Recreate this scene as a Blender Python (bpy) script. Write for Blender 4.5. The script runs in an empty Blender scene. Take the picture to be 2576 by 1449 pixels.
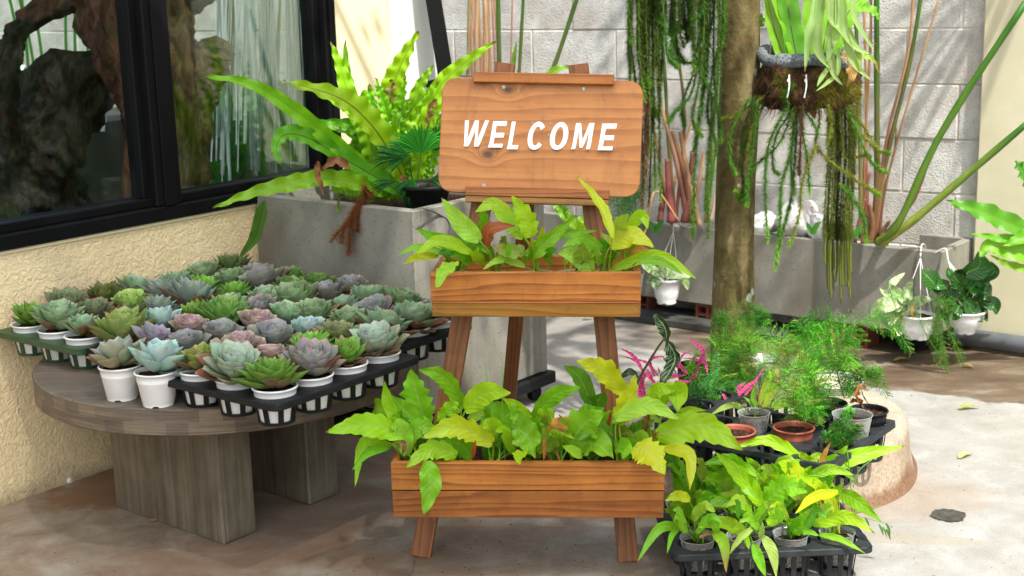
import bpy, bmesh, math, random
from mathutils import Vector, Matrix, noise
from mathutils.geometry import tessellate_polygon
random.seed(7)
R = math.radians
scene = bpy.context.scene
C = scene.collection
# ------------------------------------------------------------------ camera
FPX, CX, CY, CH = 3530.0, 1288.0, 724.5, 1.4
TH, RO = R(12.55), R(1.55)
FW = Vector((0, math.cos(TH), -math.sin(TH)))
U0 = Vector((0, math.sin(TH), math.cos(TH))); R0 = Vector((1, 0, 0))
RV = R0*math.cos(RO) - U0*math.sin(RO); UV_ = U0*math.cos(RO) + R0*math.sin(RO)
cd = bpy.data.cameras.new('camera'); cam = bpy.data.objects.new('camera', cd); C.objects.link(cam)
m = Matrix((RV, UV_, -FW)).transposed().to_4x4(); m.translation = (0, 0, CH)
cam.matrix_world = m
cd.lens = FPX/2576*36; cd.sensor_width = 36; cd.clip_end = 200; cd.clip_start = 0.05
cd.dof.use_dof = True; cd.dof.focus_distance = 3.42; cd.dof.aperture_fstop = 6.3
scene.camera = cam
# ------------------------------------------------------------------ world, sun, exposure
SUN = Vector((0.30, -0.52, 0.95)).normalized()
w = bpy.data.worlds.new('World'); scene.world = w; w.use_nodes = True
wn = w.node_tree; bg = wn.nodes['Background']
sky = wn.nodes.new('ShaderNodeTexSky'); sky.sky_type = 'NISHITA'; sky.sun_disc = False
sky.sun_elevation = math.asin(SUN.z); sky.sun_rotation = math.atan2(SUN.x, SUN.y)
sky.air_density = 1.3; sky.dust_density = 3.0; sky.ozone_density = 0.6
wn.links.new(sky.outputs[0], bg.inputs[0]); bg.inputs[1].default_value = 0.15
sl = bpy.data.lights.new('sun', 'SUN'); sl.energy = 3.4; sl.angle = R(1.0); sl.color = (1, .97, .90)
so = bpy.data.objects.new('sun', sl); C.objects.link(so)
so.rotation_euler = (-SUN).to_track_quat('-Z', 'Y').to_euler(); so.location = (3, -4, 8)
scene.view_settings.view_transform = 'Standard'; scene.view_settings.look = 'None'
scene.view_settings.exposure = 0.98; scene.view_settings.gamma = 1; scene.view_settings.use_curve_mapping = False
# ------------------------------------------------------------------ helpers
def ray(x, y): return FW + RV*((x-CX)/FPX) - UV_*((y-CY)/FPX)
O = Vector((0, 0, CH))
def pz(x, y, z=0.0):
    d = ray(x, y); return O + d*((z-CH)/d.z)
def py(x, y, Y):
    d = ray(x, y); return O + d*(Y/d.y)
def pp(x, y, p0, n):
    d = ray(x, y); return O + d*((p0-O).dot(n)/d.dot(n))
A = Vector((math.sin(R(38)), math.cos(R(38)), 0)); B = Vector((-A.y, A.x, 0))
W0 = pz(0, 1275)
def at(a, t, z=0.0):
    """point a metres along the house wall and t metres out from it"""
    p = W0 + A*a - B*t; return Vector((p.x, p.y, z))
UP = Vector((0, 0, 1))
def rnd(a, b): return random.uniform(a, b)
def root(name, label, cat, loc=(0, 0, 0), group=None, rz=0):
    o = bpy.data.objects.new(name, None); C.objects.link(o); o.location = loc; o.rotation_euler = (0, 0, rz)
    o.empty_display_size = .05
    o['label'] = label; o['category'] = cat
    if group: o['group'] = group
    return o
def off(p):
    v = Vector((0, 0, 0))
    while p: v += p.location; p = p.parent
    return v
def tag(o, label=None, cat=None, group=None, kind=None):
    for k, v in (('label', label), ('category', cat), ('group', group), ('kind', kind)):
        if v: o[k] = v
    return o
class MB:
    def __init__(s): s.v = []; s.f = []; s.uv = []; s.col = []; s.cc = (1, 1, 1)
    def add(s, vs, fs, uvs=None, cols=None):
        n = len(s.v); s.v += [tuple(q) for q in vs]; s.f += [tuple(i+n for i in f) for f in fs]
        s.uv += uvs if uvs else [(0, .5)]*len(vs); s.col += cols if cols else [s.cc]*len(vs)
    def obox(s, c, ax, ay, az, b=0.0):
        """oriented box: centre and three half-axis vectors, optional bevel on all edges"""
        c = Vector(c); bm = bmesh.new(); bmesh.ops.create_cube(bm, size=2)
        lx, ly, lz = ax.length, ay.length, az.length
        for v in bm.verts: v.co = Vector((v.co.x*lx, v.co.y*ly, v.co.z*lz))
        if b: bmesh.ops.bevel(bm, geom=bm.edges[:], offset=b, segments=1, affect='EDGES')
        ex, ey, ez = ax/lx, ay/ly, az/lz
        bm.verts.ensure_lookup_table()
        flip = ex.cross(ey).dot(ez) < 0
        s.add([c + ex*v.co.x + ey*v.co.y + ez*v.co.z for v in bm.verts],
              [tuple(v.index for v in (reversed(f.verts) if flip else f.verts)) for f in bm.faces]); bm.free()
    def tube(s, pts, r, n=8, cap=True, nz=None, col=None):
        pts = [Vector(p) for p in pts]; L = len(pts); rs = r if isinstance(r, (list, tuple)) else [r]*L
        vs = []; T = None; side = None
        for i, p in enumerate(pts):
            T = (pts[min(i+1, L-1)]-pts[max(i-1, 0)]).normalized()
            if side is None:
                side = T.cross(UP if abs(T.z) < .9 else Vector((1, 0, 0))).normalized()
            side = (side - T*side.dot(T)).normalized(); up = side.cross(T)
            for k in range(n):
                a = 2*math.pi*k/n; rr = rs[i]*(nz(i, a) if nz else 1)
                vs.append(p + (side*math.cos(a) + up*math.sin(a))*rr)
        fs = [(i*n+k, i*n+(k+1) % n, (i+1)*n+(k+1) % n, (i+1)*n+k) for i in range(L-1) for k in range(n)]
        if cap: fs += [tuple(reversed(range(n))), tuple((L-1)*n+k for k in range(n))]
        s.add(vs, fs, [(i/(L-1), k/n) for i in range(L) for k in range(n)], [col]*len(vs) if col else None)
    def lathe(s, prof, n=32, c=(0, 0, 0), flute=None, notch=None):
        c = Vector(c); vs = []; L = len(prof)
        for i, (r, z) in enumerate(prof):
            for k in range(n):
                a = 2*math.pi*k/n; rr = r*(flute(i, a) if flute else 1); zz = z + (notch(i, k) if notch else 0)
                vs.append(c + Vector((rr*math.cos(a), rr*math.sin(a), zz)))
        s.add(vs, [(i*n+k, i*n+(k+1) % n, (i+1)*n+(k+1) % n, (i+1)*n+k) for i in range(L-1) for k in range(n)],
              [(k/n, i/(L-1)) for i in range(L) for k in range(n)])
    def disc(s, c, r, n=24, bump=0.0):
        c = Vector(c); vs = [c]+[c+Vector((r*f*math.cos(2*math.pi*k/n), r*f*math.sin(2*math.pi*k/n), rnd(-bump, bump))) for f in (.5, 1) for k in range(n)]
        fs = [(0, 1+k, 1+(k+1) % n) for k in range(n)]+[(1+k, 1+n+k, 1+n+(k+1) % n, 1+(k+1) % n) for k in range(n)]
        s.add(vs, fs)
    def mesh(s, name, mat, smooth=False, o=Vector((0, 0, 0))):
        me = bpy.data.meshes.new(name); me.from_pydata([(x-o.x, y-o.y, z-o.z) for x, y, z in s.v], [], s.f)
        uvl = me.uv_layers.new(name='UVMap'); ca = me.color_attributes.new('Col', 'FLOAT_COLOR', 'POINT')
        li = [0]*len(me.loops); me.loops.foreach_get('vertex_index', li)
        uvl.data.foreach_set('uv', [c for i in li for c in s.uv[i]])
        ca.data.foreach_set('color', [c for q in s.col for c in (q[0], q[1], q[2], 1)])
        if mat: me.materials.append(mat)
        if smooth: me.polygons.foreach_set('use_smooth', [True]*len(me.polygons))
        me.update(); return me
    def build(s, name, mat, parent=None, smooth=False, kind=None, label=None):
        o = bpy.data.objects.new(name, s.mesh(name, mat, smooth, off(parent) if parent else Vector((0, 0, 0))))
        C.objects.link(o); o.parent = parent
        tag(o, label=label, kind=kind); return o
def inst(name, me, parent, mat4, color=None):
    o = bpy.data.objects.new(name, me); C.objects.link(o); o.parent = parent; o.matrix_local = mat4
    if color: o.color = (*color, 1)
    return o
def bez(pts, n):
    """Catmull-Rom through points"""
    pts = [Vector(p) for p in pts]
    if len(pts) == 2: return [pts[0].lerp(pts[1], i/n) for i in range(n+1)]
    P = [2*pts[0]-pts[1]]+pts+[2*pts[-1]-pts[-2]]; K = len(pts)-1; out = []
    for i in range(n+1):
        t = i/n*K; k = min(int(t), K-1); t -= k; a, b, c, d = P[k:k+4]
        out.append(.5*((2*b)+(c-a)*t+(2*a-5*b+4*c-d)*t*t+(3*b-a-3*c+d)*t**3))
    return out
# ------------------------------------------------------------------ materials
class NT:
    def __init__(s, name):
        s.m = bpy.data.materials.new(name); s.m.use_nodes = True; s.t = s.m.node_tree
        s.b = s.t.nodes['Principled BSDF']; s.out = s.t.nodes['Material Output']
    def n(s, typ, **kw):
        nd = s.t.nodes.new('ShaderNode'+typ)
        for k, v in kw.items():
            if k.startswith('_'): setattr(nd, k[1:], v)
        for k, v in kw.items():
            if not k.startswith('_'): s.set(nd, k, v)
        return nd
    def set(s, nd, k, v):
        k = k.replace('0x', '')
        sock = nd.inputs[int(k[1:])] if k[0] == 'i' and k[1:].isdigit() else nd.inputs[k.replace('_', ' ')]
        if hasattr(v, 'is_output') or isinstance(v, bpy.types.NodeSocket): s.t.links.new(v, sock)
        else: sock.default_value = (*v, 1) if isinstance(v, tuple) and len(v) == 3 and sock.type == 'RGBA' else v
    def co(s, kind='Object', scale=(1, 1, 1), rot=(0, 0, 0)):
        if kind == 'World': c = s.n('NewGeometry').outputs['Position']
        else: c = s.n('TexCoord').outputs[kind]
        return s.n('Mapping', i0=c, i3=scale, i2=rot).outputs[0]
    def noise(s, vec, scale, detail=4, rough=.55, dist=0):
        return s.n('TexNoise', Vector=vec, Scale=scale, Detail=detail, Roughness=rough, Distortion=dist).outputs[0]
    def ramp(s, fac, stops):
        r = s.n('ValToRGB', i0=fac); e = r.color_ramp.elements
        while len(e) > 1: e.remove(e[-1])
        e[0].position = stops[0][0]; e[0].color = col4(stops[0][1])
        for p, c in stops[1:]: q = e.new(p); q.color = col4(c)
        return r.outputs[0]
    def mix(s, f, a, b, mode='MIX'):
        x = s.n('Mix', _data_type='RGBA', _blend_type=mode); s.set(x, 'i0', f); s.set(x, 'i6', a); s.set(x, 'i7', b); return x.outputs[2]
    def math(s, op, a, b=0.0, clamp=False):
        x = s.n('Math', _operation=op, _use_clamp=clamp); s.set(x, 'i0', a); s.set(x, 'i1', b); return x.outputs[0]
    def bump(s, h, strength=.3, dist=.01):
        s.set(s.b, 'Normal', s.n('Bump', Height=h, Strength=strength, Distance=dist).outputs[0])
    def fin(s, color, rough=.6, spec=.4):
        s.set(s.b, 'Base_Color', color); s.set(s.b, 'Roughness', rough); s.b.inputs['Specular IOR Level'].default_value = spec; return s.m
def col4(c): return (c, c, c, 1) if isinstance(c, (int, float)) else (*c, 1)
def simple(name, c, rough=.5, var=.15, scale=20, bump=0, spec=.4, metal=0):
    t = NT(name); n = t.noise(t.co(), scale)
    k = t.ramp(n, [(.3, tuple(x*(1-var) for x in c)), (.7, tuple(min(1, x*(1+var)) for x in c))])
    if bump: t.bump(t.noise(t.co(), scale*6), bump, .004)
    t.b.inputs['Metallic'].default_value = metal
    rr = t.math('ADD', t.math('MULTIPLY', n, .25), rough-.12)
    return t.fin(k, rr, spec)
def mk_stucco():
    t = NT('cream_stucco'); c = t.co('World')
    v = t.n('TexVoronoi', Vector=t.n('Mapping', i0=c).outputs[0], Scale=75, _feature='SMOOTH_F1').outputs[0]
    n1 = t.noise(c, 60, 3, .6, 1.2); n2 = t.noise(c, 2.2, 5)
    h = t.math('ADD', t.math('MULTIPLY', t.ramp(n1, [(.42, 0), (.58, 1)]), .7), t.math('MULTIPLY', v, .5))
    t.bump(h, .6, .005)
    k = t.ramp(n2, [(.3, (.72, .56, .32)), (.55, (.81, .65, .39)), (.75, (.86, .71, .46))])
    # damp dirt close to the floor
    z = t.n('SeparateXYZ', i0=c).outputs[2]
    d = t.ramp(t.math('ADD', t.math('MULTIPLY', z, 3.0), t.math('MULTIPLY', t.noise(c, 14), .45)), [(.22, 1), (.42, 0)])
    k = t.mix(t.math('MULTIPLY', d, .75), k, (.34, .26, .16))
    return t.fin(k, .85, .2)
def mk_plain(name, c1, c2):
    t = NT(name); c = t.co('World'); n = t.noise(c, 3, 6, .6); n2 = t.noise(c, 90, 2)
    t.bump(n2, .15, .003)
    return t.fin(t.ramp(n, [(.3, c1), (.7, c2)]), .7, .3)
def mk_block():
    t = NT('concrete_block'); o = t.n('ObjectInfo').outputs['Random']; c = t.co('World')
    n1 = t.noise(c, 9, 6, .65); n2 = t.noise(c, 160, 2); n3 = t.noise(c, 2.6, 4, .6, .6)
    k = t.ramp(n1, [(.28, (.43, .405, .365)), (.5, (.61, .59, .54)), (.72, (.77, .755, .71))])
    k = t.mix(t.math('MULTIPLY', t.ramp(n3, [(.50, 0), (.62, 1)]), .5), k, (.50, .42, .36))
    k = t.mix(1.0, k, t.ramp(o, [(0, .86), (1, 1.0)]), 'MULTIPLY')
    v = t.ramp(n2, [(.30, .55), (.45, 1)]); k = t.mix(.6, k, v, 'MULTIPLY')
    t.bump(t.math('ADD', n2, t.math('MULTIPLY', n1, .6)), .7, .006)
    return t.fin(k, .9, .15)
def mk_terrazzo():
    t = NT('speckled_concrete'); c = t.co('World')
    n1 = t.noise(c, 5, 6, .6); v = t.n('TexVoronoi', Vector=c, Scale=105).outputs[0]; sp = t.noise(c, 55, 2)
    k = t.ramp(n1, [(.3, (.175, .165, .135)), (.55, (.24, .23, .195)), (.75, (.30, .285, .24))])
    dots = t.math('MULTIPLY', t.ramp(v, [(.20, 1), (.30, 0)]), t.ramp(sp, [(.50, 0), (.56, 1)]))
    k = t.mix(t.math('MULTIPLY', dots, .75), k, (.09, .09, .09))
    st = t.noise(t.co('World', (9, 9, .9)), 1.0, 5, .6)
    k = t.mix(t.math('MULTIPLY', t.ramp(st, [(.50, 0), (.66, 1)]), .5), k, (.16, .125, .08))
    t.bump(t.math('SUBTRACT', n1, t.math('MULTIPLY', dots, .6)), .25, .004)
    return t.fin(k, .75, .25)
def mk_wood(name, lo, mid, hi, axis=0, scale=1.0, knots=(), rough=.5, ringy=1.0):
    """plank wood, grain along the local axis; knots = list of (x, z, r) in object space"""
    t = NT(name); rn = t.n('ObjectInfo').outputs['Random']
    base = t.n('TexCoord').outputs['Object']
    sh = t.n('CombineXYZ', i0=t.math('MULTIPLY', rn, 3.1), i1=t.math('MULTIPLY', rn, 5.7), i2=t.math('MULTIPLY', rn, 9.3)).outputs[0]
    b2 = t.n('VectorMath', _operation='ADD', i0=base, i1=sh).outputs[0]
    sc = [26*scale]*3; sc[axis] = 1.8*scale
    v = t.n('Mapping', i0=b2, i3=tuple(sc)).outputs[0]
    warp = t.noise(v, .55, 3, .5)
    sx = t.n('SeparateXYZ', i0=b2).outputs
    q = t.math('ADD', t.math('MULTIPLY', sx[2 if axis != 2 else 0], 48*scale), t.math('MULTIPLY', warp, 6.5*ringy))
    so_ = t.n('SeparateXYZ', i0=base).outputs
    kd = None
    for (kx, kz, kr) in knots:
        dx = t.math('SUBTRACT', so_[0], kx); dz = t.math('SUBTRACT', so_[2], kz)
        d = t.math('SQRT', t.math('ADD', t.math('MULTIPLY', t.math('MULTIPLY', dx, dx), .45), t.math('MULTIPLY', dz, dz)))
        g = t.math('DIVIDE', kr*kr*1.6, t.math('ADD', t.math('MULTIPLY', d, d), kr*kr))
        q = t.math('ADD', q, t.math('MULTIPLY', g, 3.2))
        q = t.math('ADD', q, t.math('MULTIPLY', g, t.noise(base, 18, 2)))
        dk = t.ramp(t.math('ADD', d, t.math('MULTIPLY', t.noise(base, 120, 2), kr*.35)), [(kr*.75, 1), (kr*1.25, .35), (kr*2.6, 0)])
        kd = dk if kd is None else t.math('MAXIMUM', kd, dk)
    fr = t.math('FRACT', q)
    ring = t.ramp(fr, [(0, .15), (.55, .55), (.86, 1), (.95, .9), (1, .15)])
    fine = t.noise(t.n('Mapping', i0=b2, i3=tuple([9*scale if i == axis else 260*scale for i in range(3)])).outputs[0], 1, 3, .6)
    patch = t.noise(b2, 9, 4, .6)
    k0_ = t.ramp(rn, [(0, .80), (1, 1.12)])
    k = t.ramp(t.math('ADD', t.math('MULTIPLY', ring, .46*ringy), t.math('ADD', t.math('MULTIPLY', fine, .3), t.math('MULTIPLY', patch, .4))), [(.25, hi), (.52, mid), (.95, lo)])
    k = t.mix(1.0, k, k0_, 'MULTIPLY')
    dirt = t.noise(b2, 22, 5, .7)
    k = t.mix(t.math('MULTIPLY', t.ramp(dirt, [(.56, 0), (.72, 1)]), .30), k, tuple(x*.35 for x in lo))
    st = t.noise(t.n('Mapping', i0=b2, i3=tuple([14 if i == axis else 5 for i in range(3)])).outputs[0], 1, 5, .7, .6)
    k = t.mix(t.math('MULTIPLY', t.ramp(st, [(.54, 0), (.68, 1)]), .25), k, tuple(x*.7 for x in lo))
    if kd is not None: k = t.mix(t.math('MULTIPLY', kd, .9), k, (.055, .025, .014))
    t.bump(t.math('ADD', t.math('MULTIPLY', fine, .6), t.math('MULTIPLY', ring, -.35)), .35, .002)
    return t.fin(k, rough, .35)
def mk_leaf(name='leaf_blade', veins=14, vein_amt=.35, rough=.38, trans=.38, spots=.25, mid_amt=.8, vb=.5):
    """colour from the mesh attribute Col; midrib colour from the object colour; pinnate veins from the UV map"""
    t = NT(name); col = t.n('Attribute', _attribute_name='Col').outputs['Color']
    uv = t.n('SeparateXYZ', i0=t.n('TexCoord').outputs['UV']).outputs
    oi = t.n('ObjectInfo'); rn = oi.outputs['Random']; oc = t.co('Object')
    s = t.math('ABSOLUTE', t.math('SUBTRACT', uv[1], .5))
    mid = t.ramp(s, [(.012, 1), (.04, 0)])
    f = t.math('FRACT', t.math('SUBTRACT', t.math('MULTIPLY', uv[0], float(veins)), t.math('MULTIPLY', s, veins*.42)))
    tri = t.math('ABSOLUTE', t.math('SUBTRACT', f, .5))
    vein = t.ramp(tri, [(.0, 1), (.09, .15), (.5, 0)])
    n = t.noise(oc, 22, 4); n2 = t.noise(oc, 70, 3, .6)
    k = t.mix(1.0, col, t.ramp(n, [(.3, .90), (.7, 1.08)]), 'MULTIPLY')
    hsv = t.n('HueSaturation', Color=k, Hue=t.math('ADD', .488, t.math('MULTIPLY', rn, .024)), Value=t.math('ADD', .9, t.math('MULTIPLY', rn, .2))).outputs[0]
    k = t.mix(t.math('MULTIPLY', vein, vein_amt), hsv, oi.outputs['Color'])
    k = t.mix(t.math('MULTIPLY', mid, mid_amt), k, oi.outputs['Color'])
    edge = t.math('MULTIPLY', t.ramp(t.noise(oc, 30, 3, .6), [(.66, 0), (.70, 1)]), spots)
    k = t.mix(edge, k, (.30, .17, .05))
    k = t.mix(t.math('MULTIPLY', t.ramp(t.math('ADD', uv[0], t.math('MULTIPLY', rn, .04)), [(.985, 0), (1.0, 1)]), .8), k, (.22, .10, .03))
    bp = t.n('Bump', Height=t.math('ADD', t.math('MULTIPLY', tri, 1.2), t.math('MULTIPLY', n2, .15)), Strength=vb, Distance=.004).outputs[0]
    t.set(t.b, 'Normal', bp); t.fin(k, rough, .45)
    tr = t.n('BsdfTranslucent', Color=t.mix(1.0, k, (1.0, .95, .45), 'MULTIPLY'), Normal=bp).outputs[0]
    mx = t.n('MixShader', i0=trans, i1=t.b.outputs[0], i2=tr).outputs[0]
    t.t.links.new(mx, t.out.inputs[0]); return t.m
def mk_succ(name, edge, ew=.5, tip=None, bloom=.2):
    t = NT(name); oi = t.n('ObjectInfo')
    uv = t.n('SeparateXYZ', i0=t.n('TexCoord').outputs['UV']).outputs
    s = t.math('MULTIPLY', t.math('ABSOLUTE', t.math('SUBTRACT', uv[1], .5)), 2.0)
    n = t.noise(t.co('Object'), 1.4, 4, .6); n2 = t.noise(t.n('VectorMath', _operation='ADD', i0=t.n('TexCoord').outputs['Object'], i1=t.n('CombineXYZ', i0=t.math('MULTIPLY', oi.outputs['Random'], 17.)).outputs[0]).outputs[0], 3.2, 4, .65)
    k = t.mix(1.0, oi.outputs['Color'], t.ramp(n, [(.3, .85), (.7, 1.15)]), 'MULTIPLY')
    k = t.mix(t.math('MULTIPLY', t.ramp(n2, [(.58, 0), (.68, 1)]), bloom), k, (.16, .17, .07))
    e = t.math('MULTIPLY', t.ramp(t.math('MAXIMUM', s, t.math('MULTIPLY', uv[0], .99)), [(.90, 0), (1.0, 1)]), ew)
    k = t.mix(e, k, edge)
    if tip: k = t.mix(t.math('MULTIPLY', t.ramp(uv[0], [(.955, 0), (.995, 1)]), .9), k, tip)
    t.fin(k, .42, .35)
    t.b.inputs['Subsurface Weight'].default_value = 0.0
    return t.m
def mk_floor():
    t = NT('concrete_floor'); c = t.co('World'); p = t.n('SeparateXYZ', i0=c).outputs
    n1 = t.noise(c, 2.4, 7, .62, .4); n2 = t.noise(c, 9, 6, .65, .5); n3 = t.noise(c, 60, 4, .6)
    wx = t.math('ADD', p[0], t.math('MULTIPLY', t.math('SUBTRACT', n1, .5), .9))
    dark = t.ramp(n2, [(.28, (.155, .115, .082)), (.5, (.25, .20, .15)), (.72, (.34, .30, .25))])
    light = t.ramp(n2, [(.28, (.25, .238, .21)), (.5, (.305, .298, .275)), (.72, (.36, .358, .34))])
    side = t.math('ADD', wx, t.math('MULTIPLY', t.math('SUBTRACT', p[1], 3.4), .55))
    k = t.mix(t.ramp(side, [(.10, 0), (.55, 1)]), dark, light)  # left shade and right sun partly put into the floor tone, with real staining
    # red earth stains
    rs = t.ramp(t.noise(t.co('World', (1, 1.6, 1), (0, 0, .5)), 2.1, 6, .6, .8), [(.47, 0), (.60, 1)])
    lf = t.ramp(side, [(.0, .55), (.7, .08)])
    k = t.mix(t.math('MULTIPLY', rs, lf), k, (.21, .12, .07))
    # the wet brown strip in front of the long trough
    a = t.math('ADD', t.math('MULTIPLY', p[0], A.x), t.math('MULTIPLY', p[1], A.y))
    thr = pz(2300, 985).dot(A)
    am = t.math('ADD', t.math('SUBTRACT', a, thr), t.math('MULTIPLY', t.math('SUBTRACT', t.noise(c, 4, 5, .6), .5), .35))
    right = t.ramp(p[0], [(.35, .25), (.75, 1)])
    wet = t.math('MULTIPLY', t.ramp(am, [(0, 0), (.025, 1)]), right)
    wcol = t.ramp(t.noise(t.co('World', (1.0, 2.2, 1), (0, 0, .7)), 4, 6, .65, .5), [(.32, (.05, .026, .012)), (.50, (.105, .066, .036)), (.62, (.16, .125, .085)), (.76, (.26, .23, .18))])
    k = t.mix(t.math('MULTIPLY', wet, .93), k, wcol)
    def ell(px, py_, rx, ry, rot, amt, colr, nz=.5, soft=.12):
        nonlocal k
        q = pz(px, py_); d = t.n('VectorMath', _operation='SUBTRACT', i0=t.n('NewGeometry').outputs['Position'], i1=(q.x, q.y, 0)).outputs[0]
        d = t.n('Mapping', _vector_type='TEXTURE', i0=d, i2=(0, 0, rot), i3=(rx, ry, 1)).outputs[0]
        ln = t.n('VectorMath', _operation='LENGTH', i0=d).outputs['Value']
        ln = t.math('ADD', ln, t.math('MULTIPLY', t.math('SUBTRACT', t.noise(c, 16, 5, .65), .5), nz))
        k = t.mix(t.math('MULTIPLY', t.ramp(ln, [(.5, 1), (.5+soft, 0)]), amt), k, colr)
    ell(2250, 1352, .40, .075, R(-12), .62, (.30, .27, .21), .35, .06)  # grey shadow strip painted into the floor colour
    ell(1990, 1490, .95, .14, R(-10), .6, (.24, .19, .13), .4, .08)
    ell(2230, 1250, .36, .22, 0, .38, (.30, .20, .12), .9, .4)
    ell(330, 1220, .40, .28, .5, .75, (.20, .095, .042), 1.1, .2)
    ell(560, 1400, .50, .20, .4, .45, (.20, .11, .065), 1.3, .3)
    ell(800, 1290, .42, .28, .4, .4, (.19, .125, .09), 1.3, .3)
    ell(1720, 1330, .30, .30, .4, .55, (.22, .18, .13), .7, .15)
    sp = t.ramp(t.n('TexVoronoi', Vector=c, Scale=62).outputs[0], [(.10, 1), (.16, 0)])
    q = pz(1400, 1360); 
    ms = t.ramp(t.n('VectorMath', _operation='DISTANCE', i0=t.n('NewGeometry').outputs['Position'], i1=(q.x, q.y, 0)).outputs['Value'], [(.05, 1), (.38, .0)])
    k = t.mix(t.math('MULTIPLY', t.math('MULTIPLY', sp, t.ramp(n2, [(.46, 0), (.5, 1)])), ms), k, (.05, .04, .03))
    k = t.mix(t.math('MULTIPLY', t.ramp(n3, [(.58, 0), (.70, 1)]), .35), k, (.16, .13, .10))
    k = t.mix(1.0, k, t.ramp(t.noise(c, 240, 2), [(.3, .82), (.7, 1.14)]), 'MULTIPLY')
    # hairline crack
    cr = t.math('ABSOLUTE', t.math('ADD', t.math('SUBTRACT', p[0], pz(1040, 1400).x), t.math('MULTIPLY', t.math('SUBTRACT', t.noise(c, 7, 5, .7), .5), .10)))
    k = t.mix(t.math('MULTIPLY', t.ramp(cr, [(.0008, 1), (.0022, 0)]), t.ramp(p[1], [(3.28, .7), (3.34, 0)])), k, (.10, .07, .05))
    t.bump(t.math('ADD', t.math('MULTIPLY', n2, .5), n3), .18, .003)
    return t.fin(k, t.ramp(n1, [(.3, .42), (.7, .65)]), .35)
def mk_glass():
    t = NT('window_glass')
    g = t.n('BsdfGlossy', Roughness=.03, Color=(.9, .95, .95)).outputs[0]
    tr = t.n('BsdfTransparent', Color=(.80, .86, .83)).outputs[0]
    f = t.math('ADD', t.math('MULTIPLY', t.n('Fresnel', IOR=1.5).outputs[0], .5), .0, True)
    sm = t.ramp(t.noise(t.co('World', (1, 1, .35)), 11, 5, .7), [(.55, 0), (.8, .03)])
    df = t.n('BsdfDiffuse', Color=(.7, .75, .72)).outputs[0]
    a = t.n('MixShader', i0=f, i1=tr, i2=g).outputs[0]
    b = t.n('MixShader', i0=sm, i1=a, i2=df).outputs[0]
    t.t.links.new(b, t.out.inputs[0]); return t.m
def mk_clear():
    t = NT('clear_plastic')
    g = t.n('BsdfGlossy', Roughness=.12, Color=(1, 1, 1)).outputs[0]
    tr = t.n('BsdfTransparent', Color=(.86, .88, .86)).outputs[0]
    df = t.n('BsdfDiffuse', Color=(.75, .77, .75)).outputs[0]
    lw = t.n('LayerWeight', Blend=.35).outputs['Facing']
    a = t.n('MixShader', i0=t.math('ADD', t.math('MULTIPLY', lw, .35), .06), i1=tr, i2=g).outputs[0]
    b = t.n('MixShader', i0=t.math('ADD', t.math('MULTIPLY', lw, .35), .10), i1=a, i2=df).outputs[0]
    t.t.links.new(b, t.out.inputs[0]); return t.m
def mk_soil(name='potting_soil', c=(.055, .028, .018)):
    t = NT(name); v = t.co(); n = t.noise(v, 130, 4, .7); f = t.noise(t.co('Object', (1, 4, 1), (0, 0, .6)), 90, 3, .6)
    k = t.ramp(n, [(.35, tuple(x*.4 for x in c)), (.55, c), (.68, tuple(x*2.8 for x in c))])
    k = t.mix(t.ramp(f, [(.66, 0), (.70, .25)]), k, (.24, .15, .08))
    t.bump(n, 1.0, .012); return t.fin(k, .95, .1)
def mk_bark():
    t = NT('tree_bark'); c = t.co('World'); n = t.noise(t.co('World', (1, 1, .5)), 9, 6, .65, .4); n2 = t.noise(c, 55, 4, .6)
    k = t.ramp(n, [(.30, (.045, .034, .013)), (.45, (.11, .085, .03)), (.57, (.19, .15, .068)), (.70, (.30, .24, .15))])
    k = t.mix(1.0, k, t.ramp(n2, [(.3, .75), (.7, 1.2)]), 'MULTIPLY')
    l = t.n('TexVoronoi', Vector=t.co('World', (1, 1, .7)), Scale=19).outputs[0]
    lm = t.math('MULTIPLY', t.ramp(l, [(.16, 1), (.22, 0)]), t.ramp(t.noise(c, 12, 2), [(.52, 0), (.56, 1)]))
    k = t.mix(t.math('MULTIPLY', lm, .8), k, (.45, .47, .38))
    z = t.n('SeparateXYZ', i0=t.n('Mapping', i0=c).outputs[0]).outputs[2]
    band = t.ramp(t.math('ADD', t.math('FRACT', t.math('MULTIPLY', z, 5.0)), t.math('MULTIPLY', n2, .06)), [(.0, 0), (.04, .55), (.08, 0)])
    k = t.mix(band, k, (.17, .085, .06))
    t.bump(t.math('ADD', n, t.math('MULTIPLY', n2, .7)), .6, .008); return t.fin(k, .8, .2)
def mk_driftwood(name, lo, mid, hi):
    t = NT(name); c = t.co('World', (1, 1, .35)); n = t.noise(c, 16, 6, .7, 1.5); n2 = t.noise(t.co('World'), 3, 4)
    k = t.ramp(n, [(.3, lo), (.5, mid), (.7, hi)]); k = t.mix(t.math('MULTIPLY', t.ramp(n2, [(.52, 0), (.66, 1)]), .5), k, (.05, .07, .015))
    t.bump(n, 1.0, .03); return t.fin(k, .85, .2)
def mk_tabletop():
    t = NT('grey_table_wood'); rn = t.n('ObjectInfo').outputs['Random']
    b = t.n('TexCoord').outputs['Object']
    r = t.n('Mapping', i0=b, i2=(0, 0, R(-10)), i3=(5, 130, 40)).outputs[0]
    g = t.noise(r, 1, 5, .65, .3); n = t.noise(b, 5, 5, .6)
    k = t.ramp(t.math('ADD', t.math('MULTIPLY', g, .6), t.math('MULTIPLY', n, .4)), [(.32, (.06, .048, .038)), (.5, (.125, .10, .078)), (.68, (.21, .165, .12))])
    t.bump(g, .5, .003); return t.fin(k, .5, .35)
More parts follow.
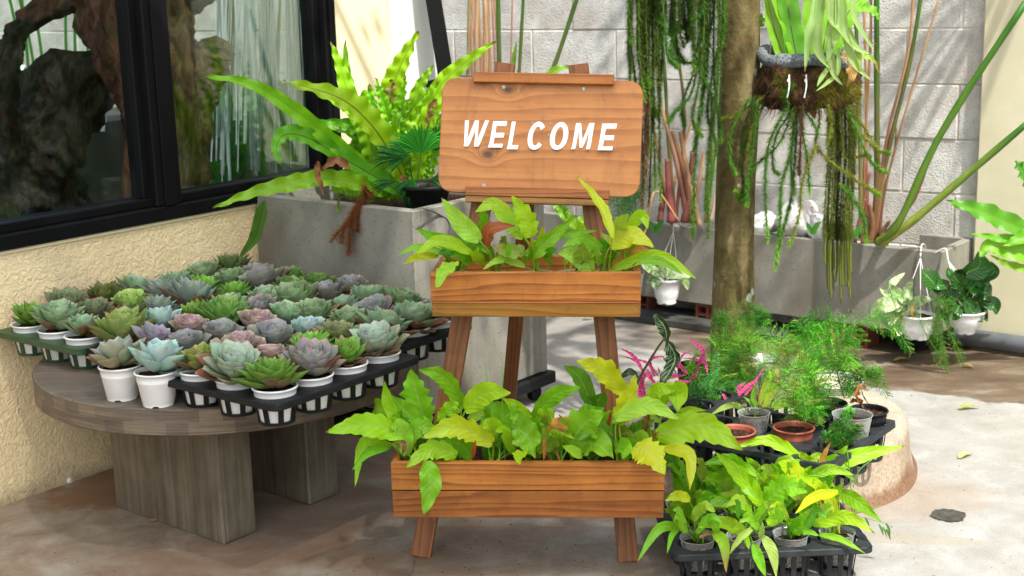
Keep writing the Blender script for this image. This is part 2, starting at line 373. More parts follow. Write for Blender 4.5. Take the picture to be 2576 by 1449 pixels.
def mk_rim():
    t = NT('end_grain_rim'); uv = t.n('SeparateXYZ', i0=t.n('TexCoord').outputs['UV']).outputs
    cell = t.n('CombineXYZ', i0=t.math('FLOOR', t.math('ADD', t.math('MULTIPLY', uv[0], 58.), t.math('MULTIPLY', t.math('FLOOR', t.math('MULTIPLY', uv[1], 2.)), .5))), i1=t.math('FLOOR', t.math('MULTIPLY', uv[1], 2.))).outputs[0]
    wv = t.n('TexWhiteNoise', i0=cell).outputs[0]
    b = t.n('TexCoord').outputs['Object']
    g = t.noise(t.n('Mapping', i0=b, i3=(6, 6, 190)).outputs[0], 1, 5, .6, .4); n = t.noise(b, 9, 4)
    cl = t.n('CombineXYZ', i0=uv[0], i1=uv[1]).outputs[0]
    k = t.ramp(wv, [(0, (.10, .074, .056)), (.45, (.135, .10, .072)), (1, (.175, .132, .088))])
    k = t.mix(1.0, k, t.ramp(g, [(.3, .55), (.65, 1.35)]), 'MULTIPLY')
    k = t.mix(t.ramp(n, [(.5, 0), (.65, .4)]), k, (.12, .10, .085))
    t.bump(g, .5, .003); return t.fin(k, .55, .3)
def mk_tableleg():
    t = NT('grey_leg_wood'); b = t.n('TexCoord').outputs['Object']
    g = t.noise(t.n('Mapping', i0=b, i3=(60, 60, 3)).outputs[0], 1, 5, .65, .2); n = t.noise(b, 6, 5, .6)
    k = t.ramp(t.math('ADD', t.math('MULTIPLY', g, .55), t.math('MULTIPLY', n, .45)), [(.33, (.06, .05, .035)), (.5, (.125, .105, .075)), (.67, (.21, .175, .125))])
    t.bump(g, .35, .002); return t.fin(k, .55, .3)
def mk_moss():
    t = NT('mossy_root_ball'); c = t.co(); n = t.noise(c, 9, 4, .6); n2 = t.noise(c, 80, 4, .7)
    k = t.ramp(n, [(.42, (.055, .028, .016)), (.50, (.10, .055, .025)), (.58, (.13, .12, .015)), (.7, (.22, .17, .02))])
    k = t.mix(1.0, k, t.ramp(n2, [(.3, .35), (.7, 1.5)]), 'MULTIPLY'); t.bump(n2, 1., .02); return t.fin(k, .95, .1)
def mk_mesh_cloth():
    t = NT('grey_mesh_cloth'); uv = t.n('TexCoord').outputs['UV']
    v = t.n('TexVoronoi', Vector=t.n('Mapping', i0=uv, i3=(150, 22, 1)).outputs[0], Scale=1.0).outputs[0]
    k = t.ramp(v, [(.25, (.035, .04, .045)), (.5, (.17, .19, .20))]); t.bump(v, .8, .003); return t.fin(k, .8, .2)
def mk_varieg():
    t = NT('marbled_leaf'); oi = t.n('ObjectInfo'); c = t.n('VectorMath', _operation='ADD', i0=t.n('TexCoord').outputs['Object'], i1=t.n('CombineXYZ', i0=oi.outputs['Random']).outputs[0]).outputs[0]
    n = t.noise(c, 28, 5, .7, 1.0)
    k = t.ramp(n, [(.38, (.16, .32, .07)), (.5, (.38, .55, .22)), (.58, (.66, .74, .50))])
    t.fin(k, .4, .4); tr = t.n('BsdfTranslucent', Color=k).outputs[0]
    t.t.links.new(t.n('MixShader', i0=.25, i1=t.b.outputs[0], i2=tr).outputs[0], t.out.inputs[0]); return t.m
def mk_aloc():
    t = NT('veined_dark_leaf'); uv = t.n('SeparateXYZ', i0=t.n('TexCoord').outputs['UV']).outputs
    s = t.math('ABSOLUTE', t.math('SUBTRACT', uv[1], .5)); f = t.math('ABSOLUTE', t.math('SUBTRACT', t.math('FRACT', t.math('SUBTRACT', t.math('MULTIPLY', uv[0], 8.), t.math('MULTIPLY', s, 5.))), .5))
    v = t.math('MAXIMUM', t.ramp(s, [(.02, 1), (.05, 0)]), t.math('MAXIMUM', t.ramp(f, [(.03, 1), (.08, 0)]), t.ramp(s, [(.44, 0), (.48, 1)])))
    return t.fin(t.mix(v, (.012, .045, .018), (.40, .52, .24)), .3, .5)
def mk_pink():
    t = NT('pink_star_leaf'); c = t.co(); uv = t.n('SeparateXYZ', i0=t.n('TexCoord').outputs['UV']).outputs
    z = t.math('SINE', t.math('ADD', t.math('MULTIPLY', uv[0], 60.), t.math('MULTIPLY', t.noise(c, 60, 3), 8.)))
    s = t.math('ABSOLUTE', t.math('SUBTRACT', uv[1], .5))
    k = t.mix(t.math('MULTIPLY', t.ramp(z, [(.2, 0), (.6, .8)]), t.ramp(s, [(.25, 1), (.4, 0)])), (.80, .09, .30), (.16, .05, .09))
    t.fin(k, .5, .3); tr = t.n('BsdfTranslucent', Color=k).outputs[0]
    t.t.links.new(t.n('MixShader', i0=.25, i1=t.b.outputs[0], i2=tr).outputs[0], t.out.inputs[0]); return t.m
def mk_ring():
    t = NT('tree_ring_concrete'); c = t.co('World'); n = t.noise(c, 9, 5, .6); n3 = t.noise(c, 110, 3, .6); z = t.n('SeparateXYZ', i0=c).outputs[2]
    k = t.ramp(n, [(.3, (.27, .205, .14)), (.5, (.34, .27, .19)), (.7, (.40, .34, .26))])
    q = t.math('ADD', z, t.math('MULTIPLY', t.math('SUBTRACT', n, .5), .12))
    k = t.mix(t.ramp(q, [(.025, .85), (.055, 0)]), k, (.17, .085, .045))
    k = t.mix(t.ramp(t.math('SUBTRACT', q, .10), [(.01, 0), (.05, .6)]), k, (.42, .37, .30))
    k = t.mix(1.0, k, t.ramp(n3, [(.3, .7), (.65, 1.1)]), 'MULTIPLY'); t.bump(t.math('ADD', n, n3), .6, .006); return t.fin(k, .85, .2)
def mk_attr(name, rough=.6, trans=.25):
    t = NT(name); col = t.n('Attribute', _attribute_name='Col').outputs['Color']; t.fin(col, rough, .3)
    tr = t.n('BsdfTranslucent', Color=col).outputs[0]
    t.t.links.new(t.n('MixShader', i0=trans, i1=t.b.outputs[0], i2=tr).outputs[0], t.out.inputs[0]); return t.m
M = dict(
    stucco=mk_stucco(), cream=mk_plain('smooth_cream_paint', (.60, .54, .36), (.72, .67, .48)), column=mk_plain('cream_column_paint', (.78, .66, .40), (.86, .75, .50)),
    white_col=mk_plain('white_paint', (.60, .60, .56), (.66, .66, .62)), black=simple('black_window_metal', (.005, .005, .0055), .5, .2, 8, 0, .10),
    glass=mk_glass(), block=mk_block(), mortar=simple('mortar', (.58, .52, .46), .9, .25, 20, .5), terrazzo=mk_terrazzo(), soil=mk_soil(),
    brick=simple('hollow_red_brick', (.20, .055, .035), .85, .3, 25, .4), bark=mk_bark(), clear=mk_clear(),
    wood=mk_wood('orange_stained_pine', (.15, .044, .008), (.37, .130, .022), (.47, .20, .046)),
    woodv=mk_wood('orange_stained_leg', (.11, .033, .008), (.23, .080, .019), (.30, .118, .032), axis=2),
    wood2=mk_wood('reddish_stained_pine', (.13, .036, .007), (.32, .106, .019), (.41, .16, .036)),
    ochre=mk_wood('ochre_varnished_pine', (.15, .065, .009), (.27, .120, .017), (.34, .17, .028), rough=.35),
    letter=simple('white_vinyl_letter', (.88, .89, .90), .35, .02, 5), steel=simple('screw_steel', (.30, .29, .26), .35, .2, 60, 0, .5, 1.0),
    ttop=mk_tabletop(), rim=mk_rim(), tleg=mk_tableleg(), pot=simple('white_plastic_pot', (.80, .80, .79), .35, .04, 30, 0, .5),
    bplas=simple('black_plastic', (.010, .010, .011), .5, .3, 30, .1, .2), gplas=simple('grey_black_plastic', (.022, .025, .028), .5, .3, 30, .1, .25),
    green=simple('dark_green_plastic', (.018, .055, .018), .4, .25, 30, .1, .5), terra=simple('terracotta_plastic', (.33, .085, .05), .5, .12, 30),
    leaf=mk_leaf('leaf_blade', 8, .17, .40, .50, .22, .75, .28), frond=mk_leaf('fern_frond_blade', 46, .05, .36, .45, .12, .9, .15), dleaf=mk_leaf('dark_glossy_leaf', 10, .12, .22, .15, .0, .5), varieg=mk_varieg(), aloc=mk_aloc(), pink=mk_pink(),
    needle=mk_attr('fern_needles'), feather=mk_attr('feathery_fern', .6, .35), ring=mk_ring(),
    stone=NT('x').m, moss=mk_moss(), net=mk_mesh_cloth(), drift1=mk_driftwood('grey_driftwood', (.012, .008, .006), (.045, .030, .020), (.13, .09, .06)),
    drift2=mk_driftwood('red_driftwood', (.03, .010, .006), (.13, .050, .030), (.30, .13, .08)), drift3=mk_driftwood('tan_driftwood', (.04, .018, .008), (.18, .095, .045), (.38, .22, .12)),
    cobble=simple('dark_cobble', (.045, .035, .032), .6, .5, 30, .5), wrap=simple('white_plastic_wrap', (.80, .84, .88), .3, .06, 9, .2), string=simple('white_cord', (.80, .80, .80), .5, .05),
    stalk=mk_attr('reed_stalk', .5, .12), dry=mk_leaf('dry_leaf_blade', 12, .2, .7, .2, .6, .4), chain=simple('bead_chain', (.45, .42, .32), .35, .2, 40, 0, .5, .6), roof=simple('roof_slab', (.30, .29, .27), .9), pipe=simple('grey_pipe', (.12, .13, .14), .45, .2, 10),
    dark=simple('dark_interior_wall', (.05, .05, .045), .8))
bpy.data.materials.remove(M['stone'])
def mk_stone():
    t = NT('speckled_white_stone'); c = t.co(); n = t.noise(c, 10, 5, .6); v = t.n('TexVoronoi', Vector=c, Scale=34).outputs[0]
    k = t.ramp(n, [(.3, (.42, .40, .38)), (.6, (.75, .74, .71))])
    k = t.mix(t.math('MULTIPLY', t.ramp(v, [(.2, 1), (.3, 0)]), t.ramp(t.noise(c, 18, 2), [(.5, 0), (.56, .85)])), k, (.06, .06, .07))
    t.bump(n, .8, .02); return t.fin(k, .8, .3)
M['stone'] = mk_stone()
# ================================================================== SETTING
def box(mb, lo, hi, b=0.0):
    lo, hi = Vector(lo), Vector(hi); c = (lo+hi)/2; h = (hi-lo)/2
    mb.obox(c, Vector((h.x, 0, 0)), Vector((0, h.y, 0)), Vector((0, 0, h.z)), b)
def abox(mb, a0, a1, t0, t1, z0, z1, b=0.0):
    """box in house-wall coordinates"""
    mb.obox(at((a0+a1)/2, (t0+t1)/2, (z0+z1)/2), A*((a1-a0)/2), -B*((t1-t0)/2), UP*((z1-z0)/2), b)
mb = MB(); n = 60
for (x0, x1, y0, y1) in [(-40, 40, -30, 50)]:
    mb.add([(x0, y0, 0), (x1, y0, 0), (x1, y1, 0), (x0, y1, 0)], [(0, 1, 2, 3)])
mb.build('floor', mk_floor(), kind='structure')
MU = ((pp(398, 228, W0, B)-W0).dot(A))
# ---- house wall with window
hw = root('house_wall', 'cream stucco house wall with a black framed window above it, behind the round table', 'wall', at(0, 0))
mb = MB(); abox(mb, -4.5, 1.655, -.14, 0, 0, .696); mb.build('lower_wall', M['stucco'], hw)
mb = MB(); abox(mb, 1.402, 1.66, -.14, .004, .696, 3.0); mb.build('column', M['column'], hw)
mb = MB(); abox(mb, -4.5, 1.655, -.14, 0, 2.45, 3.0); mb.build('lintel', M['stucco'], hw)
mb = MB(); abox(mb, -4.5, 1.40, -.135, .006, .697, .709, .002); mb.build('plaster_lip', M['column'], hw)
mb = MB(); abox(mb, -4.5, 1.40, -.10, .018, .709, .752, .004); abox(mb, -4.5, 1.40, -.09, -.012, .752, .778, .003)
fr = mb.build('window_frame', M['black'], hw)
for (a, wd) in ((1.374, .052), (MU, .095), (MU-1.45, .1), (MU-2.9, .1)):
    mb = MB(); abox(mb, a-wd/2, a+wd/2, -.09, .014, .752, 2.45, .004); abox(mb, a-wd*.22, a+wd*.22, .014, .022, .752, 2.45, .002)
    abox(mb, a-wd/2-.022, a+wd/2+.022, -.08, -.02, .778, 2.45, .003)
    o = mb.build('mullion', M['black'], hw)
for (a0, a1) in ((MU+.055, 1.342), (MU-1.39, MU-.055), (MU-2.84, MU-1.51)):
    mb = MB(); abox(mb, a0, a1, -.052, -.046, .775, 2.45); mb.build('pane', M['glass'], hw)
# ---- interior behind the glass
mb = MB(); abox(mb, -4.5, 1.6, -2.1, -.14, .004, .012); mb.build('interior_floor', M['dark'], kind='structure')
cob = MB()
for i in range(18):
    for j in range(12):
        a = -.9+i*.125+(j % 2)*.06; t = -.35-j*.125
        abox(cob, a, a+.112, t-.112, t, .012, .030+rnd(0, .006), .008)
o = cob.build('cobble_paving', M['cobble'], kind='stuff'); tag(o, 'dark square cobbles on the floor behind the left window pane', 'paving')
mb = MB(); abox(mb, -4.6, 1.66, -.35, .25, 3.0, 3.12); o = mb.build('eave', M['roof']); tag(o, 'flat concrete eave slab above the black window', 'roof')
# ---- right side: white round column and the slanted black post
c0 = at(1.80, -.02)
mb = MB(); mb.lathe([(.165, 0), (.150, .5), (.128, 1.0), (.112, 1.5), (.10, 3.0)], 40, at(1.79, -.03))
o = mb.build('white_column', M['white_col'], smooth=True); tag(o, 'smooth white round column beside the cream pier, behind the big fern', 'column')
p0 = py(1081, -60, 4.95); p1 = py(1128, 230, 4.9); d = (p1-p0); s0 = p0-d*.9; e0 = p0+d*2.4; e0.z = max(e0.z, 0.02)
post = root('slanted_post', 'black metal post leaning beside the white column, with a bracket near its foot', 'post', (e0.x, e0.y, 0))
mb = MB(); ax = d.normalized(); sx = ax.cross(Vector((0, 1, 0))).normalized(); sy = ax.cross(sx)
mb.obox((s0+e0)/2, sx*.026, sy*.03, ax*((s0-e0).length/2), .004); mb.build('bar', M['black'], post)
q = py(1108, 208, 4.88); mb = MB(); mb.obox(q, sx*.05, sy*.04, ax*.012, .003); mb.obox(q-sx*.012+ax*.04, sx*.035, sy*.034, ax*.028, .003); mb.build('bracket', M['black'], post)
# ---- block wall
BD = Vector((-math.sin(R(58)), math.cos(R(58)), 0)); ND = Vector((BD.y, -BD.x, 0))
trr = Vector((1.699, 5.125, 0)) + ND*.012
bw = root('block_wall', 'tall sunlit wall of light grey concrete blocks behind the plants', 'wall', tuple(trr))
bm_ = MB(); box(bm_, (-.2, 0, -.0993), (.2, .16, .0993), .0035); blk = [bm_.mesh('block', M['block'])]
ang = math.atan2(-BD.y, -BD.x); z0 = 1.17-.2027*6
rowi = 0; z = z0 + .1
mb = MB(); mb.obox(trr+BD*2.9+ND*.1045+UP*1.3, BD*3.6, ND*.10, UP*1.3); mb.build('mortar', M['mortar'], bw)
while z < 2.6:
    s = -.6 + (.2 if rowi % 2 else 0) + .05
    while s < 6.4:
        p = trr + BD*s + ND*(rnd(-.003, .003)); rel = p-trr
        mt = Matrix.Translation((rel.x, rel.y, z)) @ Matrix.Rotation(ang+rnd(-.006, .006), 4, 'Z') @ Matrix.Rotation(rnd(-.004, .004), 4, 'Y')
        inst('block', blk[0], bw, mt); s += .4045
    z += .2027; rowi += 1
# ---- cream wall at the right
cw0 = pz(2438, 868); BR_ = -B
cw = root('cream_wall', 'smooth pale cream wall at the right edge of the photo', 'wall', tuple(cw0))
mb = MB(); mb.obox(cw0+BR_*.5-(-A)*.06+UP*1.6, BR_*.5, A*.06, UP*1.6, .004); mb.build('wall_panel', M['cream'], cw)
mb = MB(); mb.tube([cw0+BR_*(-.28)-A*.045+UP*.04, cw0+BR_*1.0-A*.045+UP*.04], .034, 14); o = mb.build('drain_pipe', M['pipe'], smooth=True)
tag(o, 'grey pipe lying along the foot of the cream wall', 'pipe')
# ================================================================== LONG TROUGH
TQ = Vector((1.337, 5.029, 0)); tA = TQ.dot(A)
def tr_at(s, dpt, z):     # s metres left along the front face from its right end, dpt behind the front
    p = Vector((1.527, 4.880, 0)) + B*s + A*dpt; return Vector((p.x, p.y, z))
tr = root('long_planter', 'long grey concrete planter trough standing on red bricks under the block wall', 'planter', tuple(tr_at(0, 0, 0)))
def trbox(mb, s0, s1, d0, d1, z0, z1, b=.004):
    mb.obox(tr_at((s0+s1)/2, (d0+d1)/2, (z0+z1)/2), B*((s1-s0)/2), A*((d1-d0)/2), UP*((z1-z0)/2), b)
SL = 2.3
mb = MB(); trbox(mb, 0, SL, 0, .032, .092, .402); mb.build('front_panel', M['terrazzo'], tr)
mb = MB(); trbox(mb, 0, SL, .295, .327, .092, .402); mb.build('back_panel', M['terrazzo'], tr)
mb = MB(); trbox(mb, .003, .034, .033, .294, .094, .400); mb.build('end_panel', M['terrazzo'], tr)
mb = MB(); trbox(mb, SL-.034, SL-.003, .033, .294, .094, .400); mb.build('end_panel', M['terrazzo'], tr)
mb = MB(); trbox(mb, .035, SL-.035, .034, .293, .10, .345, 0)
mb.build('soil', M['soil'], tr)
def hollow_brick(s, dpt, rot, label):
    p = tr_at(s, dpt, 0); r = root('hollow_brick', label, 'brick', tuple(p), 'hollow bricks under the trough')
    ax = (B*math.cos(rot)+A*math.sin(rot)); ay = ax.cross(UP)
    mb = MB(); W_, H_, D_ = .15, .088, .10
    f = lambda u0, u1, w0_, w1_: mb.obox(p+ax*((u0+u1)/2)+UP*((w0_+w1_)/2)-ay*0, ax*((u1-u0)/2), ay*(D_/2), UP*((w1_-w0_)/2))
    for k in range(4): f(k*W_/3.13, k*W_/3.13+.009, 0, H_)
    for k in range(3):
        for j in range(3): f(j*W_/3.13+.0091, (j+1)*W_/3.13-.0001, k*(H_-.009)/2, k*(H_-.009)/2+.009)
    mb.obox(p+ax*W_/2+UP*H_/2, ax*(W_/2-.002), ay*.003, UP*(H_/2-.002))
    mb.build('brick_body', M['brick'], r)
hollow_brick(.28, .08, .05, 'hollow red brick under the trough, nearest its right end')
hollow_brick(.86, .07, -.04, 'hollow red brick under the trough just right of the tree trunk')
hollow_brick(1.25, .09, .03, 'hollow red brick under the trough, hidden mostly by the tree trunk')
hollow_brick(1.62, .10, -.02, 'hollow red brick in the dark gap under the left part of the trough')
# stones on the trough
def stone(px, py_, r, label, seed, sq=(1, .8, .75)):
    p = pp(px, py_, tr_at(0, .06, 0), A); p.z = max(p.z, .345+r*sq[2]*.8)
    bm = bmesh.new(); bmesh.ops.create_icosphere(bm, subdivisions=3, radius=1)
    for v in bm.verts:
        d = v.co.normalized(); k = 1+.35*(noise.noise(d*1.6+Vector((seed, 0, 0))))+.12*noise.noise(d*5+Vector((seed, 3, 0)))
        v.co = Vector((d.x*r*sq[0]*k, d.y*r*sq[1]*k, d.z*r*sq[2]*k))
    mb = MB(); mb.add([p+v.co for v in bm.verts], [tuple(v.index for v in f.verts) for f in bm.faces]); bm.free()
    o = mb.build('stone', M['stone'], smooth=True); tag(o, label, 'stone', 'stones along the trough edge')
stone(1928, 562, .062, 'speckled white stone on the trough just right of the tree trunk', 1, (1.3, .8, .7))
stone(2010, 552, .078, 'largest speckled white stone on the trough, jagged top', 5, (1.05, .8, .95))
stone(2072, 572, .062, 'smooth rounded beige stone on the trough behind the hanging strands', 9, (1, .9, .95))
# ================================================================== TALL PLANTER
cr = pp(1039, 531, at(1.0, 0), A)           # front right corner on the front plane
PZ = .738
a0, a1, t1 = .9986, 1.642, .683
pl = root('square_planter', 'tall square grey speckled concrete planter on a black wheeled base holding the big fern', 'planter', tuple(at(a0, t1)))
mb = MB(); abox(mb, a0, a0+.035, .004, t1, .10, PZ, .004); mb.build('front_panel', M['terrazzo'], pl)
mb = MB(); abox(mb, a0+.036, a1-.036, t1-.035, t1-.001, .102, PZ-.001, .004); mb.build('side_panel', M['terrazzo'], pl)
mb = MB(); abox(mb, a0+.036, a1-.036, .005, .04, .102, PZ-.001, .004); mb.build('side_panel', M['terrazzo'], pl)
mb = MB(); abox(mb, a1-.035, a1, .004, t1, .10, PZ, .004); mb.build('back_panel', M['terrazzo'], pl)
mb = MB(); abox(mb, a0+.036, a1-.036, .041, t1-.036, .12, PZ-.06); mb.build('soil', M['soil'], pl)
dl = root('planter_dolly', 'black metal dolly with castors under the square planter', 'dolly', tuple(at(a1, t1)))
mb = MB(); abox(mb, a0-.01, a1+.02, -.0+.01, t1+.02, .058, .098, .004); mb.build('frame', M['bplas'], dl)
for (a, t) in ((a1-.04, t1-.06), (a0+.06, t1-.06), (a1-.04, .1), (a0+.06, .1)):
    mb = MB(); q = at(a, t+.03, .028); mb.tube([q-A.cross(UP)*.011, q+A.cross(UP)*.011], .026, 18); wl = mb.build('wheel', M['bplas'], dl)
    mb = MB(); mb.obox(q+UP*.02, A*.014, A.cross(UP)*.016, UP*.012, .002); mb.build('castor_fork', M['black'], dl)
# ================================================================== ROUND TABLE
TZ = .43; TC = at(.388, .545); TRAD = .50
tb = root('round_table', 'low round table of grey weathered wood on two slab legs, covered with succulent trays', 'table', tuple(TC))
mb = MB(); mb.lathe([(0.001, TZ), (TRAD-.006, TZ), (TRAD-.001, TZ-.003)], 96, TC); mb.build('tabletop', M['ttop'], tb)
mb = MB(); mb.lathe([(TRAD, TZ-.003), (TRAD, TZ-.063)], 96, TC); mb.lathe([(TRAD, TZ-.0632), (TRAD-.005, TZ-.067), (.001, TZ-.067)], 96, TC); mb.build('edge_band', M['rim'], tb)
lg = [(-1.105, 3.644), (-.752, 3.355)]
def slab(p_front, ln=.456, th=.11):
    bd = Vector((-.353, .289, 0)).normalized(); ad = Vector((bd.y, -bd.x, 0))
    p = Vector((*p_front, 0)); mb = MB()
    c = p+bd*ln/2+ad*th/2+UP*(TZ-.067)/2
    mb.obox(c, bd*ln/2, ad*th/2, UP*((TZ-.069)/2), .004)
    mb.build('slab_leg', M['tleg'], tb)
    mb = MB(); mb.obox(p-bd*.0015+ad*th*.5+UP*(TZ-.069)/2, bd*.0016, ad*(th/2-.012), UP*((TZ-.069)/2-.012), .0008); mb.build('end_panel', M['tleg'], tb)
slab((-.752, 3.355)); slab((-.568, 3.617))
# ================================================================== TRAYS
def rounded(pts, r, n=5):
    out = []; L = len(pts)
    for i in range(L):
        a, b, c = pts[i-1], pts[i], pts[(i+1) % L]; u = (a-b).normalized(); v = (c-b).normalized()
        for k in range(n+1):
            t = k/n; out.append((b+u*r)*(1-t)**2+b*2*t*(1-t)+(b+v*r)*t*t)
    return out
def tray(label, group, mat, org, ex, ey, nx, ny, px, py_, zt, rh, cup_h, mg=.012, cups=True, ribs=8):
    """org: world point of hole (0,0); ex, ey unit axes; zt: top plate height; rh: hole radius"""
    r = root('pot_tray', label, 'plant tray', (org.x, org.y, zt-cup_h), group)
    mb = MB(); NS = 24
    for i in range(nx):
        for j in range(ny):
            c = org+ex*(i*px)+ey*(j*py_); c = Vector((c.x, c.y, zt)); hx, hy = px/2, py_/2
            x0 = -hx-(mg if i == 0 else 0); x1 = hx+(mg if i == nx-1 else 0); y0 = -hy-(mg if j == 0 else 0); y1 = hy+(mg if j == ny-1 else 0)
            vs = []
            for k in range(NS):
                a = 2*math.pi*k/NS; ca, sa = math.cos(a), math.sin(a)
                tx = (x1 if ca > 0 else x0)/ca if abs(ca) > 1e-6 else 1e9; ty = (y1 if sa > 0 else y0)/sa if abs(sa) > 1e-6 else 1e9
                tt = min(tx, ty)
                vs += [c+ex*ca*rh+ey*sa*rh, c+ex*ca*tt+ey*sa*tt, c+ex*ca*rh+ey*sa*rh-UP*.006]
            fs = []
            for k in range(NS):
                k2 = (k+1) % NS; fs += [(3*k, 3*k+1, 3*k2+1, 3*k2), (3*k+2, 3*k, 3*k2, 3*k2+2)]
            # corners of the cell
            for (sxx, syy) in ((x0, y0), (x1, y0), (x1, y1), (x0, y1)):
                a = math.atan2(syy, sxx) % (2*math.pi); k = int(a/(2*math.pi)*NS); k2 = (k+1) % NS
                q = c+ex*sxx+ey*syy
                if (vs[3*k+1]-q).length > 1e-5 and (vs[3*k2+1]-q).length > 1e-5:
                    outer = ((i == 0 and sxx == x0) or (i == nx-1 and sxx == x1)) and ((j == 0 and syy == y0) or (j == ny-1 and syy == y1))
                    if not outer: vs.append(q); fs.append((3*k+1, len(vs)-1, 3*k2+1))
            mb.add(vs, fs)
    hx, hy = px/2+mg, py_/2+mg
    co = [org-ex*hx-ey*hy, org+ex*((nx-1)*px+hx)-ey*hy, org+ex*((nx-1)*px+hx)+ey*((ny-1)*py_+hy), org-ex*hx+ey*((ny-1)*py_+hy)]
    ol = rounded([Vector((q.x, q.y, zt)) for q in co], .022, 5); L = len(ol); cen = sum(ol, Vector())/L
    vs = []; 
    for q in ol:
        o = (q-cen).normalized(); vs += [q, q+o*.002-UP*.002, q+o*.003-UP*.014, q+o*.001-UP*.016]
    mb.add(vs, [(4*k+m_, 4*((k+1) % L)+m_, 4*((k+1) % L)+m_+1, 4*k+m_+1) for k in range(L) for m_ in range(3)])
    mb.build('tray_plate', mat, r)
    if cups:
        cm = MB(); r0, r1 = rh+.001, rh*.80
        for k in range(ribs):
            a = 2*math.pi*(k+.5)/ribs; d = Vector((math.cos(a), math.sin(a), 0)); tn = Vector((-d.y, d.x, 0))
            p0 = d*r0; p1 = d*r1-UP*(cup_h-.004); axx = (p1-p0)
            cm.obox((p0+p1)/2, tn*(rh*.125), axx.cross(tn).normalized()*.0014, axx/2)
        cm.lathe([(r1-.006, -cup_h+.0005), (r1+.0025, -cup_h+.0005), (r1+.003, -cup_h+.007), (r1-.001, -cup_h+.007)], 24)
        cme = cm.mesh('cup', mat)
        for i in range(nx):
            for j in range(ny):
                q = org+ex*(i*px)+ey*(j*py_); inst('cup', cme, r, Matrix.Translation((q.x-org.x, q.y-org.y, cup_h-.002)))
    return r
# ---- pots
def pot_mesh(mat, rt=.0515, h=.083, rb=.037, name='pot', th=.002):
    mb = MB()
    nt = lambda i, k: (.004 if (k % 12) in (0, 1, 2) and i == 0 else 0)
    mb.lathe([(rb, 0), (rb+.0005, .008), (rb+.0015, .009), (rt*.885, h*.70), (rt*.905, h*.715), (rt*.90, h*.74), (rt*.925, h*.80), (rt*.93, h*.93), (rt, h*.945), (rt+.0012, h*.975), (rt, h),
              (rt-.003, h), (rt*.92, h*.93), (rt*.88, h*.7), (rb*.9, .01)], 48, notch=nt)
    return mb.mesh(name, mat, True)
POT = pot_mesh(M['pot']); sm = MB(); sm.disc((0, 0, .072), .0475, 20, .003); SOIL = sm.mesh('soil', M['soil'])
# ---- succulents
def sleaf(kind):
    """one plump leaf, length 1 along x, width about .6"""
    mb = MB(); nu, nv = 9, 6
    prof = {'spoon': lambda u: .31*(.30+.70*math.sin(math.pi*min(1, u*.66)**1.15))*(1 if u < .72 else max(0, 1-((u-.72)/.28)**1.75)),
            'point': lambda u: .255*(.42+.58*math.sin(math.pi*min(1, u*.80)))*(1 if u < .6 else max(0, 1-((u-.6)/.4)**1.6)),
            'narrow': lambda u: .185*(.5+.5*math.sin(math.pi*min(1, u*.8)))*(1 if u < .6 else max(0, 1-((u-.6)/.4)**1.5)),
            'round': lambda u: .36*(.28+.72*math.sin(math.pi*min(1, u*.62)**1.2))*(1 if u < .78 else max(0, 1-((u-.78)/.22)**2.6))}[kind]
    top, bot, uvs = [], [], []
    for i in range(nu+1):
        u = i/nu; wd = prof(u); cz = .20*(u**2)*(1 if kind != 'narrow' else .6); 
        for j in range(nv+1):
            s = j/nv*2-1; x = u + (.04 if i == nu else 0); y = s*wd
            cup = .30*wd*s*s
            th = .075*math.sin(math.pi*min(1, .12+u*.84))*(1-s*s)**.6
            top.append((x, y, cz+cup+th*.25)); bot.append((x, y, cz+cup-th)); uvs.append((u, j/nv))
    fs = [(i*(nv+1)+j, (i+1)*(nv+1)+j, (i+1)*(nv+1)+j+1, i*(nv+1)+j+1) for i in range(nu) for j in range(nv)]
    mb.add(top, fs, uvs); mb.add(bot, [tuple(reversed(f)) for f in fs], uvs); return mb
SM = {}
def smesh(kind, mat):
    if (kind, mat.name) not in SM: SM[(kind, mat.name)] = sleaf(kind).mesh('leaf', mat, True)
    return SM[(kind, mat.name)]
sE = {'pale': mk_succ('pale_blue_succulent', (.55, .68, .62), .35, None, .35), 'pinke': mk_succ('pink_edged_succulent', (.55, .16, .20), .6, (.5, .06, .12), .25),
      'mint': mk_succ('mint_succulent', (.62, .50, .40), .45, (.5, .12, .10), .25), 'grn': mk_succ('green_succulent', (.30, .46, .10), .55, (.32, .03, .03), .12),
      'olive': mk_succ('olive_succulent', (.42, .40, .12), .7, (.38, .10, .05), .25), 'pink': mk_succ('pink_succulent', (.66, .58, .22), .8, None, .12),
      'grey': mk_succ('grey_succulent', (.50, .32, .30), .5, None, .3), 'packed': mk_succ('packed_green_succulent', (.36, .50, .28), .65, (.38, .14, .12), .12), 'mar': mk_succ('maroon_tip_succulent', (.26, .06, .05), .7, (.20, .02, .03), .12)}
